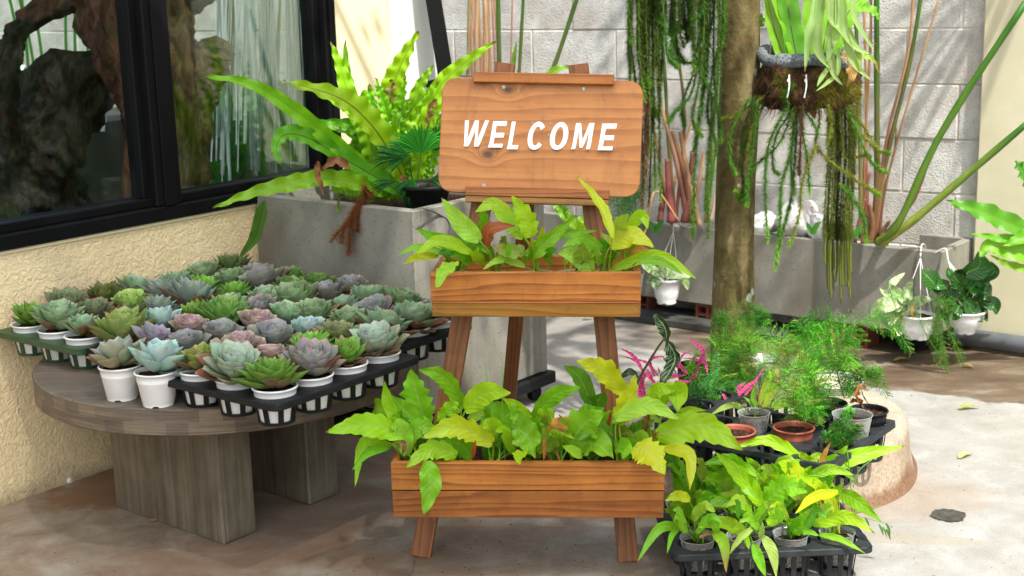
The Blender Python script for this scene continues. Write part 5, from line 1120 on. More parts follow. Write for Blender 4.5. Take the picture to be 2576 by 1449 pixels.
frond(hb2, [(2150,110),(2170,140),(2195,150),(2215,190)], HY-.05, 16, (.30, .50, .04), 0, .1, 5, tipcol=(.35, .12, .03)); frond(hb2, [(2155,20),(2190,25),(2214,50)], HY, 24, FG, 0, .15, 4)
frond(hb2, [(2120,130),(2140,170),(2130,220)], HY-.1, 34, (.45, .30, .08), 0, .2, 3, mid=(.3, .18, .06), mat=M['dry']); frond(hb2, [(2170,105),(2205,110)], HY-.06, 6, (.2, .1, .03), prof='thin'); frond(hb2, [(2010,262),(2040,275),(2050,300)], HY-.02, 24, (.42, .22, .05), mat=M['dry'])
frond(hb2, [(1905,70),(1912,50),(1925,55)], HY+.03, 30, FG, 0, .2, 3)
# ================================================================== BIG FERN IN THE SQUARE PLANTER
fb = at(1.26, .30, PZ-.06); bf = root('strap_fern', 'big lime green strap leaved fern with wavy fronds growing in the square planter', 'fern', tuple(fb))
FL, FM, FD = (.36, .68, .015), (.24, .56, .015), (.14, .42, .015)
for pts, Y, wp, c, dY, mid, o in [
    ([(1015,500),(940,440),(850,365),(760,290),(640,215),(498,188)], 4.45, 46, FM, -.30, (.20,.40,.03), {}),
    ([(1030,490),(990,400),(930,310),(850,245),(712,203)], 4.45, 66, FL, -.22, (.12,.07,.02), {}),
    ([(980,470),(930,350),(885,270),(860,180),(832,105)], 4.50, 46, FL, -.05, (.3,.45,.03), {}),
    ([(975,470),(925,360),(890,270),(872,190),(868,100)], 4.56, 34, FM, -.02, (.2,.4,.03), {}),
    ([(1000,480),(985,360),(985,240),(1010,160),(1053,78)], 4.55, 62, FL, -.10, (.2,.35,.03), {}),
    ([(1040,480),(1060,350),(1100,230),(1160,165),(1248,103)], 4.50, 52, FL, -.05, (.2,.4,.03), {}),
    ([(1025,500),(960,455),(850,390),(770,345),(715,340),(695,375),(708,418)], 4.42, 46, FD, -.28, (.06,.03,.015), {}),
    ([(960,490),(900,462),(820,450),(740,462),(640,485),(535,524)], 4.38, 46, FM, -.30, (.18,.38,.03), {}),
    ([(1010,480),(1020,350),(1050,230),(1090,163)], 4.58, 36, FM, 0, (.15,.3,.03), {}),
    ([(1000,490),(985,380),(978,290),(990,200)], 4.47, 78, FL, .02, (.10,.04,.02), {'tipcol':(.30,.17,.08)}),
    ([(985,490),(955,400),(930,330),(925,250),(950,228)], 4.55, 60, FM, .05, (.2,.4,.03), {}),
    ([(1035,500),(1035,380),(1060,300),(1120,230)], 4.45, 55, FL, .05, (.10,.04,.02), {}),
    ([(1010,500),(990,390),(950,300),(880,240)], 4.48, 52, FD, -.06, (.08,.03,.02), {}),
    ([(1000,500),(940,420),(900,350),(880,290)], 4.55, 56, FM, 0, (.15,.35,.03), {}),
    ([(1020,500),(1010,400),(1000,320),(1030,250)], 4.43, 66, FD, 0, (.10,.04,.02), {}),
    ([(1040,500),(1080,420),(1100,350),(1130,300)], 4.5, 56, FL, .05, (.15,.3,.03), {}),
    ([(940,500),(890,480),(830,480)], 4.4, 44, FM, -.1, (.15,.3,.03), {}),
    ([(1000,500),(930,470),(880,440),(840,440)], 4.48, 40, FM, -.1, (.15,.3,.03), {}),
    ([(985,500),(965,430),(960,360)], 4.42, 60, FL, -.02, (.15,.3,.03), {}), ([(1020,500),(1055,430),(1075,380)], 4.42, 60, FM, -.02, (.15,.3,.03), {}),
    ([(1000,500),(975,440),(940,400)], 4.44, 55, FD, -.02, (.1,.05,.03), {})]:
    frond(bf, pts, Y, wp*.92, c, dY, .17, 10, mid, fold=rnd(.2, .45), **o)
rf = random.Random(21); st_ = random.getstate(); random.seed(8)
for k in range(26):
    a = rf.uniform(-1.25, 1.0); l = rf.uniform(170, 330)*(1 if a > -.7 else 1.1); bx0 = 990+rf.uniform(-45, 60); e = (bx0+math.sin(a)*l, 490-math.cos(a)*l*.95); m1 = (bx0+math.sin(a*.55)*l*.55, 490-math.cos(a*.55)*l*.58)
    if e[0] > 1130: e = (1130, e[1])
    frond(bf, [(bx0, 500), m1, e], 4.5+rf.uniform(-.08, .12), rf.uniform(30, 46), rf.choice([FL, FM, FM, FD]), rf.uniform(-.12, .02), .17, 10, rf.choice([(.2, .4, .03), (.10, .05, .02), (.15, .35, .03)]), fold=rf.uniform(.2, .5))
random.setstate(st_)
q0 = at(.93, .05, .74)
frond(bf, [(665,505),(652,560),(640,600),(600,652)], 4.30, 34, (.07, .22, .02), 0, .05, 3, (.06, .03, .02))
for pts, Y, wp in [([(800,405),(798,440),(815,492)], 4.2, 26), ([(880,425),(845,408),(808,430)], 4.25, 34), ([(1100,250),(1085,270),(1075,295)], 4.35, 22), ([(1095,290),(1075,300),(1080,320)], 4.3, 14), ([(1010,440),(1015,480),(1005,510)], 4.3, 26)]:
    frond(bf, pts, Y, wp, (.33, .16, .06), 0, .25, 3, (.28, .13, .05), fold=.9, name='dry_frond', mat=M['dry'])
rt = root('rusty_fern', 'rust brown dry tassel strands hanging over the front rim of the square planter', 'hanging plant', tuple(at(1.0, .42, PZ)))
for pts in ([(930,478),(900,515),(870,560),(832,608)], [(930,480),(905,510),(880,560),(880,600),(876,640)], [(925,482),(895,540),(866,575),(858,612)], [(940,478),(900,530),(895,580)], [(925,480),(915,474),(935,500)]):
    hang(rt, pts, 4.18, .012, -.02, tip_bright=False, col=(.30, .10, .03), stem=(.25, .08, .02), dens=1.3)
hang(rt, [(935,482),(880,500),(855,490),(850,530)], 4.2, .009, col=(.12, .17, .02), dens=1.2)
# ---- fan palm in a black pot
pc = at(1.20, .555, .60); pm = root('fan_palm', 'small dark green fan palm in a black pot inside the square planter', 'potted palm', tuple(pc))
mb = MB(); mb.lathe([(.05, .07), (.078, .17), (.083, .172), (.083, .182), (.079, .184), (.072, .165)], 36, pc); mb.build('pot', M['bplas'], pm, True); mb = MB(); mb.disc(pc+UP*.168, .074, 24, .004); mb.build('soil', M['soil'], pm)
def fan(tipc, Y, rpx, a0, a1, base, nseg=20, col=(.03, .20, .03)):
    b = py(*tipc, Y); s = py(*base, 4.38); mb = MB(); mb.tube(bez([s, s.lerp(b, .5)+Vector((0, -.01, 0)), b], 8), .0022, 6, col=(.06, .22, .03)); rr = rpx/FPX*Y
    for k in range(nseg):
        a = R(a0+(a1-a0)*k/(nseg-1)); d = Vector((math.cos(a), -.25+.1*math.sin(k*1.7), math.sin(a))).normalized(); n_ = Vector((-math.sin(a), 0, math.cos(a)))
        dr = Vector((0, 0, -.22*rr)); w0_ = rr*abs(R(a1-a0))/nseg*.5*.92; j = rnd(.88, 1.05); z_ = Vector((0, -.004, 0))
        mid_ = b+d*rr*.6+dr*.2; tip = b+d*rr*j+dr; c = tuple(q*rnd(.8, 1.25) for q in col)
        mb.add([b, mid_+n_*w0_*.75, mid_-n_*w0_*.75, mid_+z_, tip], [(0, 1, 3), (0, 3, 2), (1, 4, 3), (3, 4, 2)], None, [c, c, c, tuple(q*1.5 for q in c), c])
    mb.build('fan_leaf', M['feather'], pm)
fan((1060,385), 4.33, 105, 25, 165, (1045,495), 26, (.05, .30, .03)); fan((1030,390), 4.27, 80, 130, 215, (1042,495), 16); fan((1010,395), 4.25, 90, 140, 190, (1040,495), 12, (.03, .15, .025)); fan((1040,450), 4.24, 62, 190, 300, (1045,495), 18, (.03, .17, .03)); fan((1000,455), 4.26, 70, 165, 200, (1040,495), 8, (.03, .15, .03)); fan((1095,380), 4.4, 90, 20, 110, (1052,495), 16, (.03, .17, .03)); fan((1085,450), 4.3, 60, -60, 40, (1052,495), 12, (.03, .15, .03))
mb = MB(); mb.tube(bez([pp(1065, 528, at(1.0, 0), A)+UP*.006, pp(1105, 540, at(0, .68), -B)-B*.004+UP*.0, pp(1128, 560, at(0, .68), -B)-B*.004, pp(1126, 600, at(0, .68), -B)-B*.004, pp(1126, 700, at(0, .68), -B)-B*.004], 20), .003, 8); o = mb.build('hose', M['pipe'], None, True); tag(o, 'thin grey tube running down the side of the square planter', 'tube')

# ================================================================== ADDED DIFFUSER SHEET (out of view, softens and shades the front left)
t_ = NT('milky_diffuser_sheet'); tr_m = t_.n('BsdfTranslucent', Color=(.93, .93, .91)).outputs[0]; t_.t.links.new(t_.n('MixShader', i0=.12, i1=tr_m, i2=t_.n('BsdfTransparent', Color=(1, 1, 1)).outputs[0]).outputs[0], t_.out.inputs[0])
cn = root('sun_diffuser', 'milky translucent nursery roof sheet above the photo, over table and easel', 'roof', (-1.0, 0, 2.85))
mb = MB(); mb.add([(-5, -6, 2.85), (1.35, -6, 2.85), (1.35, 2.75, 2.85), (-5, 2.75, 2.85)], [(0, 1, 2, 3)]); mb.add([(-5, 2.7501, 2.85), (.35, 2.7501, 2.85), (.35, 3.35, 2.85), (-5, 3.35, 2.85)], [(0, 1, 2, 3)]); mb.build('diffuser_sheet', t_.m, cn)
for y_ in (-4, -1.5, 1, 2.7):
    mb = MB(); box(mb, (-5, y_-.03, 2.78), (1.35, y_+.03, 2.84)); mb.build('diffuser_beam', M['black'], cn)
# ================================================================== TRAY ON THE RING
TRZ = RT_+.098
qa, qb = pz(2230, 1051, TRZ), pz(2138, 1146, TRZ)
ey_ = (qb-qa).normalized(); ex_ = Vector((ey_.y, -ey_.x, 0));
if ex_.x > 0: ex_ = -ex_
o0 = pz(2184, 1062, TRZ); oe = pz(2056, 1146, TRZ); ey_ = (oe-o0); PT = ey_.length/3; ey_.normalize(); ex_ = Vector((ey_.y, -ey_.x, 0))
if ex_.x > 0: ex_ = -ex_
o0.z = 0
tray('black plastic pot tray with empty holes standing on the concrete ring by the tree', 'trays on the ground', M['gplas'], o0, ex_, ey_, 5, 4, .112, PT, TRZ, .046, .096, .001, True, 10)
def tcell(i, j, z=0): p = o0+ex_*(.112*i)+ey_*(PT*j); return Vector((p.x, p.y, z))
TP = pot_mesh(M['terra'], .052, .085, .036, 'pot'); BP = pot_mesh(M['bplas'], .050, .085, .036, 'pot')
def small_pot(me, p, label, group=None, cat='flower pot', name='pot_of_soil', sc=1.0):
    r = root(name, label, cat, tuple(p), group); po = inst('pot', me, r, Matrix.Scale(sc, 4)); inst('soil', SOIL, po, Matrix()); return r
fz = RT_+.018
t1_ = small_pot(TP, tcell(1, 2, fz+.02), 'terracotta coloured plastic pot with fine feathery fern, in the middle of the ring tray', name='potted_plant', cat='potted plant')
t2_ = small_pot(TP, tcell(2, 3, fz+.02), 'terracotta coloured plastic pot of bare soil nearest the lower box', name='potted_plant', cat='potted plant')
b1_ = small_pot(BP, tcell(0, 0, fz+.03), 'black pot with dry red debris at the right corner of the ring tray', sc=1.0)
b2_ = small_pot(BP, tcell(1, 0, fz+.03), 'black pot of bare soil at the back of the ring tray, beside the white lid')
b3_ = small_pot(BP, tcell(1, 1, fz+.02), 'black pot with feathery stems behind the terracotta pot', name='potted_plant', cat='potted plant')
cpl = cup_plant('clear plastic cup with a curled dry brown leaf in the ring tray', tcell(0, 1, TRZ-.035), 'clear cups on the ring'); cpl.scale = (1.22, 1.22, 1.15)
dryc = Cv(3000/1.59, 1500/1.59, 1/1.802/1.59)
def dl_(parent, pts, Y, wpx, c): leaf(parent, [py(*dryc(*q), Y) for q in pts], wpx/1.802/1.59/FPX*Y, c, .3, fold=1.1, wave=.25, mid=(.3, .16, .07), name='dry_leaf', mat=M['dry'])
Yc = tcell(0, 1).y
dl_(cpl, [(775,240),(750,190),(780,130),(815,160)], Yc, 60, (.42, .17, .05)); dl_(cpl, [(830,250),(800,200),(790,150)], Yc, 16, (.25, .10, .04)); dl_(cpl, [(720,240),(770,235),(820,290)], Yc, 60, (.15, .06, .035))
dl_(b1_, [(850,240),(870,280),(900,300)], tcell(0, 0).y, 40, (.18, .06, .035)); dl_(b1_, [(900,270),(880,260),(850,290)], tcell(0, 0).y-.02, 30, (.22, .07, .04))
cp2 = cup_plant('clear plastic cup with pale drooping leaves left of the terracotta pots', tcell(2, 2, TRZ-.03), 'clear cups on the ring')
leaf(cp2, [py(2470/1.59*.9944+330*0, 0, 1)] if 0 else [py(*cx(1090, 850), 3.62), py(*cx(960, 765), 3.60), py(*cx(770, 850), 3.56)], 62*.3472/FPX*3.6, (.34, .52, .08), 0, Vector((0, -.6, .8)), pet=cp2.location+UP*.06)
for pts, wp, c in [([(1120,800),(1090,740),(1035,700)],34,(.22,.42,.06)), ([(1140,790),(1110,700),(1130,600)],50,(.20,.44,.04)), ([(1160,780),(1150,700),(1165,630)],20,(.45,.14,.08)), ([(1210,800),(1240,700),(1300,640)],40,(.36,.50,.08)), ([(1250,790),(1330,740),(1400,780)],95,(.26,.42,.05)), ([(1150,760),(1230,560),(1310,500)],60,(.40,.58,.06)), ([(1180,790),(1260,640),(1330,570)],60,(.45,.60,.06))]:
    leaf(cp2, [py(*cx(*q), 3.62) for q in pts], wp*.3472/FPX*3.62, c, 0, pet=cp2.location+UP*.055)
# ---- feathery ferns
def plume(parent, pts, rad, Y=None, n=34, col=(.07, .26, .025), droop=.3, fine=9, dens=1.0, seed=0, Yt=0, yel=.12):
    rg_ = random.Random(seed+int(pts[0][0])+int(pts[-1][1])); K = len(pts)-1
    P = bez([py(x, y, Y+Yt*i/K) for i, (x, y) in enumerate(pts)], n); mb = MB(); rad = rad*1.45/FPX*Y
    mb.tube(P, [.0012]*n+[.0005], 4, col=(.12, .28, .05))
    for i in range(3, n+1):
        p = P[i]; T = (P[i]-P[i-1]).normalized(); t = i/n
        for sgn in (-1, 1):
            sd = T.cross(Vector((rg_.uniform(-.4, .4), -1, rg_.uniform(-.3, .5)))).normalized()*sgn
            bl_ = rad*(.35+.65*math.sin(math.pi*min(1, t*.85+.12)))*rg_.uniform(.7, 1.15)
            d = (sd+T*.7+UP*rg_.uniform(-.25, .2)).normalized(); q = p; m_ = fine; cb = col if rg_.random() > yel else (.42, .36, .10); j0 = rg_.uniform(.65, 1.45)
            for s in range(m_):
                q2 = q+d*(bl_/m_); d = (d+Vector((0, 0, -droop/m_))).normalized(); mb_w = Vector((0, .0, .00045))
                c = tuple(v*j0*rg_.uniform(.8, 1.2) for v in cb)
                mb.add([q-mb_w, q+mb_w, q2], [(0, 1, 2)], None, [c]*3)
                nl = int(4*dens+rg_.random())
                for _ in range(nl):
                    e = Vector((rg_.gauss(0, 1), rg_.gauss(0, 1), rg_.gauss(0, 1))); e = (e-d*e.dot(d)*.5).normalized()*bl_*(.16+.10*(1-s/m_)); w_ = e.cross(d).normalized()*.0007
                    mb.add([q-w_, q+w_, q+e+d*bl_*.06], [(0, 1, 2)], None, [c]*3)
                q = q2
    return mb.build('plume', M['feather'], parent)
TR = lambda X, Y: ((2400+X/1.8115)/1.59, (1200+Y/1.8115)/1.59)
def plumes(parent, rows, Y0, conv=TR):
    for k, (pts, r_, c, *o) in enumerate(rows):
        opt = o[0] if o else {}; D = [conv(*q) for q in pts]; plume(parent, D, r_*.3472, Y0+opt.get('dY', rnd(-.05, .05)), col=c, seed=k*7, Yt=opt.get('Yt', -.03), yel=opt.get('y', .10), droop=opt.get('d', .4), dens=opt.get('n', 1.0))
GA, GB, GC = (.11, .42, .025), (.22, .56, .04), (.06, .28, .025)
Yb1 = b3_.location.y
plumes(b3_, [([(1480,870),(1420,600),(1300,350),(1180,200)],120,GB), ([(1480,870),(1500,600),(1560,380),(1700,180)],150,GA), ([(1480,870),(1540,560),(1700,330),(1850,250)],140,GC), ([(1480,870),(1500,500),(1480,300),(1440,150)],140,GA), ([(1480,870),(1400,560),(1280,420),(1130,330)],130,GB,{'y':.3}),
  ([(1490,850),(1560,500),(1620,300),(1600,130)],140,GC,{'dY':.2}), ([(1490,850),(1620,400),(1900,150),(2130,230)],90,GA,{'dY':.1}), ([(1900,160),(2080,130),(2180,260),(2255,380)],60,GC,{'dY':.15}), ([(1490,850),(1650,460),(1780,380),(1820,480)],110,GB), ([(1480,860),(1380,500),(1340,330)],120,GB,{'y':.35}), ([(1500,860),(1700,500),(1790,600),(1800,700)],70,GC), ([(1480,850),(1330,640),(1200,560)],100,GB,{'y':.3}), ([(1490,860),(1560,420),(1750,230),(1880,300)],130,GA,{'dY':.15}), ([(1480,860),(1440,420),(1560,220),(1680,110)],150,GC,{'dY':.18})], Yb1)
plumes(t1_, [([(1470,900),(1500,700),(1530,560),(1440,430)],110,GB), ([(1470,900),(1480,760),(1460,640),(1500,860)],60,GA,{'Yt':-.1}), ([(1480,900),(1550,740),(1560,620),(1520,480)],100,GA), ([(1460,900),(1400,740),(1420,600)],100,GB,{'y':.3}), ([(1470,900),(1620,760),(1680,620)],80,GC), ([(1470,890),(1560,780),(1590,900)],60,GA,{'Yt':-.08})], t1_.location.y-.02)
lf_ = root('feathery_fern', 'feathery green fern draped around the lower tree trunk, left of the other ferns', 'fern', tuple(tcell(4.6, -.4, RT_)), 'feathery ferns on the ring'); Yf = 3.98
plumes(lf_, [([(850,720),(800,480),(870,300),(1050,200)],110,GB,{'y':.2}), ([(860,720),(900,420),(980,160),(1110,30)],120,GC), ([(870,720),(950,450),(1050,260),(1190,90)],120,GA), ([(860,720),(780,480),(690,400),(620,560)],60,GB,{'y':.3}), ([(870,720),(980,520),(1100,420),(1060,560)],110,GA), ([(850,720),(700,560),(640,480),(660,650)],50,GB), ([(870,720),(900,600),(1000,470),(1000,330)],120,GA), ([(860,720),(880,350),(920,160),(830,110)],90,GC), ([(860,720),(760,640),(700,700)],70,GA), ([(870,700),(1050,400),(1130,180),(1170,60)],90,GC), ([(880,720),(1060,600),(1130,480)],110,GA,{'y':.25}),([(870,710),(960,420),(1040,300),(1120,310)],110,GB)], Yf)
plumes(cpl, [([(1840,860),(1800,840),(1790,880)],40,GA), ([(1780,1050),(1760,960),(1740,900)],60,GC,{'dY':-.08}), ([(1780,1060),(1720,1000),(1650,980)],50,GC,{'dY':-.08}), ([(1780,1060),(1830,980),(1870,920)],50,GC,{'dY':-.08}), ([(1800,740),(1880,600),(1960,620),(2040,740)],60,GC,{'dY':.1}), ([(1780,760),(1740,600),(1760,500)],60,GC,{'dY':.1}), ([(1800,760),(1900,640),(2000,600)],60,GA,{'dY':.1}), ([(1790,740),(1820,640),(1880,560)],60,GC,{'dY':.1})], cpl.location.y)
# small mimosa-like leafy fern left of the tray
mf = root('leafy_fern', 'small dark green plant with rows of tiny leaflets at the left of the ring tray', 'fern', tuple(tcell(4.5, .6, RT_)))
for pts in ([(760,700),(720,500),(680,420)], [(800,760),(830,560),(850,380)], [(760,740),(700,640),(600,620)], [(840,740),(900,640),(960,700)], [(880,700),(960,620),(1060,600)], [(900,760),(980,740),(1060,730)], [(780,760),(820,640),(900,560)], [(700,760),(680,680),(640,640)], [(820,720),(780,600),(850,520)], [(640,760),(620,700),(660,640)], [(700,740),(740,660),(760,600)]):
    P = bez([py(*TR(*q), 3.78+rnd(-.06, .06)) for q in pts], 20); mb = MB(); mb.tube(P, .0008, 4, col=(.08, .22, .03)); c = (.04, rnd(.16, .26), .04)
    for i in range(4, 21):
        T = (P[i]-P[i-1]).normalized()
        for s in (-1, 1):
            sd = T.cross(Vector((0, -1, .2))).normalized()*s; L = .013*math.sin(math.pi*(i-2)/20)+.003
            mb.add([P[i], P[i]+sd*L*.5+T*.0022, P[i]+sd*L, P[i]+sd*L*.5-T*.0022], [(0, 1, 2, 3)], None, [c]*4)
    mb.build('leaf_spray', M['feather'], mf)
rgm = random.Random(3); mb = MB()
for _ in range(1400):
    X, Y = rgm.gauss(740, 90), rgm.gauss(690, 60); p = py(*TR(X, Y), 3.80+rgm.uniform(-.1, .1)); d = Vector((rgm.gauss(0, 1), rgm.gauss(0, 1), rgm.gauss(0, 1))).normalized()*rgm.uniform(.006, .014); s_ = d.cross(UP).normalized()*.002
    c = (.05*rgm.uniform(.5, 1.8), .20*rgm.uniform(.5, 1.6), .02)
    mb.add([p, p+d*.5+s_, p+d, p+d*.5-s_], [(0, 1, 2, 3)], None, [c]*4)
mb.build('foliage', M['feather'], mf)
# ---- pink star plants
pk = root('pink_bromeliad', 'pink and maroon star shaped bromeliad clump left of the tree trunk', 'bromeliad', tuple(tcell(5.6, -.3, RT_)))
for pts, w_ in [([(330,560),(250,420),(150,350)],34), ([(340,540),(250,440),(115,395)],14), ([(400,560),(340,460),(200,420)],26), ([(420,560),(360,440),(470,405)],30), ([(560,500),(600,400),(680,370)],20), ([(760,480),(740,360),(640,285)],40), ([(780,480),(720,440),(600,420)],24), ([(520,400),(580,480),(640,540)],36), ([(330,700),(300,600),(340,520)],46), ([(350,760),(300,700),(290,600)],50), ([(420,640),(360,560),(340,500)],46),
     ([(440,600),(520,560),(620,545)],30), ([(450,640),(500,520),(540,430)],34), ([(560,560),(520,480),(440,400)],34), ([(470,660),(560,600),(660,590)],34), ([(700,500),(740,420),(760,340)],34), ([(400,700),(440,600),(420,480)],34), ([(340,740),(420,680),(520,640)],40), ([(600,620),(680,560),(720,500)],26), ([(300,760),(360,680),(440,640)],50), ([(780,540),(760,440),(700,300)],24)]:
    leaf(pk, [py(*TR(*q), 3.74+rnd(-.05, .05)) for q in pts], w_*.3472/FPX*3.74, (.8, .1, .3), 0, prof='thin', fold=.4, wave=.12, wf=6, mat=M['pink'], mid=(.5, .1, .2))
pk2 = root('maroon_bromeliad', 'small dull purple bromeliad behind the clear cup on the ring', 'bromeliad', tuple(tcell(3.3, -.2, RT_)))
for pts, w_ in [([(1000,700),(1050,640),(1130,580)],34), ([(1020,720),(1000,640),(1050,600)],30), ([(900,790),(940,740),(980,760)],26), ([(980,760),(900,780),(800,790)],24), ([(920,760),(900,700),(880,680)],26), ([(1040,700),(1090,640),(1190,490)],20)]:
    leaf(pk2, [py(*TR(*q), 3.74) for q in pts], w_*.3472/FPX*3.7, (.8, .1, .3), 0, prof='thin', fold=.4, wave=.1, wf=6, mat=M['pink'], mid=(.5, .1, .2))
al = root('arrowhead_plant', 'tall dark arrowhead leaf with white veins standing between the easel leg and the tree', 'potted plant', tuple(tcell(5.2, .6, RT_)))
leaf(al, [py(*TR(485, 290), 3.60), py(*TR(545, 430), 3.58), py(*TR(440, 620), 3.56)], 150*.3472/FPX*3.6, (.02, .06, .02), .5, Vector((-.7, -.7, .2)), fold=.45, wave=.12, prof='thin', mat=M['aloc'])
leaf(al, [py(*TR(485, 300), 3.60), py(*TR(470, 200), 3.60), py(*TR(395, 105), 3.62)], 120*.3472/FPX*3.6, (.02, .06, .02), .3, Vector((-.5, -.8, .1)), fold=.4, wave=.10, prof='thin', mat=M['aloc'], pet=None)
mb = MB(); mb.tube(bez([py(*TR(220, 720), 3.60), py(*TR(300, 540), 3.60), py(*TR(450, 300), 3.60), py(*TR(488, 290), 3.60)], 10), [.0042-.0002*i for i in range(11)], 8, col=(.07, .08, .02)); mb.build('leaf_stalk', M['stalk'], al, True)
leaf(al, [py(*TR(280, 560), 3.62), py(*TR(220, 520), 3.6), py(*TR(150, 560), 3.6)], 60*.3472/FPX*3.6, (.02, .06, .02), 0, prof='thin', mat=M['dleaf'])
bpot = pot_mesh(M['bplas'], .060, .105, .045, 'pot')
for (X, Y, z, lab, sc) in [(690, 470, .26, 'black pot lying behind the pink bromeliads beside the trunk', .95), (650, 800, .23, 'dark grey pot between the lower box and the ring tray', 1.0), (1740, 740, .25, 'x', 0)]:
    if not sc: continue
    q = pz(*TR(X, Y), z); r = root('empty_pot', lab, 'flower pot', (q.x, q.y, z-.105*sc), 'dark pots on the ring'); inst('pot', bpot, r, Matrix.Scale(sc, 4)); inst('soil', SOIL, r, Matrix.Scale(1.15*sc, 4))
# white lid
q = pz(2092, 962, RT_+.02); ld = root('white_tub', 'round white plastic tub with clear lid lying on the ring behind the trays', 'tub', (q.x, q.y, RT_+.004))
mb = MB(); mb.lathe([(.001, .001), (.082, .001), (.092, .022), (.096, .022), (.097, .026), (.093, .027), (.088, .024)], 48, Vector((q.x, q.y, RT_+.004))); mb.build('tub', M['pot'], ld, True)
mb = MB(); mb.disc(Vector((q.x, q.y, RT_+.018)), .087, 32); mb.build('contents', M['cream'], ld)
# shiny wrapped pot behind ferns
q = py(1945, 860, 3.98); wr = root('wrapped_pot', 'pot wrapped in crinkled silvery plastic behind the feathery fern', 'flower pot', (q.x, q.y, RT_)); mb = MB(); mb.lathe([(.04, .0), (.05, .05), (.062, .10), (.07, .13), (.066, .135), (.05, .11)], 30, Vector((q.x, q.y, RT_)), flute=lambda i, a: 1+.08*math.sin(a*9+i*2)); mb.build('plastic_wrap', M['clear'], wr); mb = MB(); mb.lathe([(.036, .002), (.048, .10), (.05, .11)], 24, Vector((q.x, q.y, RT_))); mb.build('pot', M['gplas'], wr, True)
# ================================================================== HANGING WHITE POTS ON THE TROUGH
def hpot(px, ptop, pbot, w_, dfront, label, flut=False, cord=None, wide=1.0):
    """white pot hanging in front of the trough's front face"""
    P0 = tr_at(0, -dfront, 0); a = pp(px, ptop, P0, A); b = pp(px, pbot, P0, A); h = a.z-b.z; rt_ = w_/2/FPX*(a-O).length
    r = root('hanging_pot', label, 'hanging pot', tuple(b), 'white hanging pots on the trough')
    mb = MB()
    if wide > 1: prof = [(rt_*.45, 0), (rt_*.50, .004), (rt_*.46, .010), (rt_*.75, h*.3), (rt_*.95, h*.7), (rt_*1.0, h*.92), (rt_*1.04, h*.93), (rt_*1.04, h), (rt_*.95, h), (rt_*.9, h*.7)]
    else: prof = [(rt_*.70, 0), (rt_*.74, .004), (rt_*.70, .010), (rt_*.86, h*.25), (rt_*.94, h*.5), (rt_*.96, h*.9), (rt_*1.02, h*.91), (rt_*1.02, h), (rt_*.95, h), (rt_*.9, h*.6)]
    mb.lathe(prof, 48, b, flute=(lambda i, a_: 1+.025*math.cos(a_*24)) if flut else (lambda i, a_: 1+.008*math.cos(a_*12)), notch=lambda i, k: .006 if i == 0 and k % 16 < 3 else 0)
    mb.build('pot', M['pot'], r, True); mb = MB(); mb.disc(b+UP*h*.88, rt_*.92, 20, .002); mb.build('soil', M['soil'], r)
    if cord:
        cp_ = pp(*cord, tr_at(0, -.004, 0), A); cp_.z = max(cp_.z, .400)
        mb = MB(); kn = cp_-A*.006-UP*.02; mb.tube(bez([cp_+A*.045-UP*.02, cp_+A*.03+UP*.004, cp_+UP*.008, kn], 12), .0022, 6); knot = kn-UP*.018
        mb.tube([kn, knot], .0028, 6)
        for k in range(3):
            t = 2*math.pi*k/3+.4; e = b+Vector((rt_*math.cos(t), rt_*math.sin(t), h*.96)); mb.tube(bez([knot, knot.lerp(e, .5)+UP*.004, e], 6), .0014, 6)
        mb.build('cord_hanger', M['string'], r, True)
    return r, b, h, rt_
HP1 = hpot(1677, 700, 762, 66, .075, 'white hanging pot with pale variegated leaves between the easel and the tree', cord=(1696, 558))
HP2 = hpot(2306, 790, 850, 82, .085, 'white hanging pot with marbled cream green leaves, in front of the trough at the right', cord=(2318, 622))
HP3 = hpot(2428, 780, 838, 88, .03, 'white ribbed hanging pot with dark glossy leaves at the corner of the trough', True, None, 1.2)
mb = MB(); e = HP3[1]; kq = pp(2378, 628, tr_at(0, -.004, 0), A)
mb.tube(bez([kq+Vector((-.03, .03, -.02)), kq+UP*.004, py(2385, 655, 4.83)], 8), .0026, 6)
for dx in (-.03, 0, .03): mb.tube([py(2385, 655, 4.83), e+Vector((dx, -.01, HP3[2]+.05))], .0014, 6)
mb.build('cord_hanger', M['string'], HP3[0], True)
ZC = Cv(3300/1.59, 750/1.59, 1/1.525/1.59)
def pothos(hp, rows, conv, Yo, prof='heart'):
    for pts, wp, mat_, c in rows:
        D = [py(*conv(*q), hp[1].y+Yo+rnd(-.03, .03)) for q in pts]
        leaf(hp[0], D, wp*conv.s/FPX*hp[1].y*1.05, c, 0, Vector((rnd(-.4, .4), -.9, rnd(.1, .6))), fold=rnd(.1, .35), wave=.05, prof=prof, mat=mat_, pet=hp[1]+UP*hp[2]*.9, mid=(.2, .38, .08) if mat_ is M['dleaf'] else (.6, .7, .4), wf=1.2)
V = M['varieg']; DG = M['dleaf']; dg = (.022, .105, .014)
pothos(HP2, [([(440,640),(400,590),(490,520)],62,V,(1,1,1)), ([(520,680),(505,610),(535,550)],62,V,(1,1,1)), ([(440,700),(350,720),(280,785)],100,V,(1,1,1)), ([(520,720),(580,690),(655,680)],62,V,(1,1,1)), ([(440,690),(370,640),(330,610)],60,V,(1,1,1)), ([(470,740),(420,790),(395,850)],80,V,(1,1,1)), ([(500,760),(450,850),(440,905)],90,V,(1,1,1)), ([(480,690),(440,640),(400,620)],60,V,(1,1,1)), ([(520,760),(540,700),(600,660)],60,V,(1,1,1)), ([(540,780),(560,810),(590,850)],50,V,(1,1,1)), ([(460,750),(420,740),(380,760)],90,V,(1,1,1)), ([(500,740),(480,710),(460,700)],90,V,(1,1,1))], ZC, -.02)
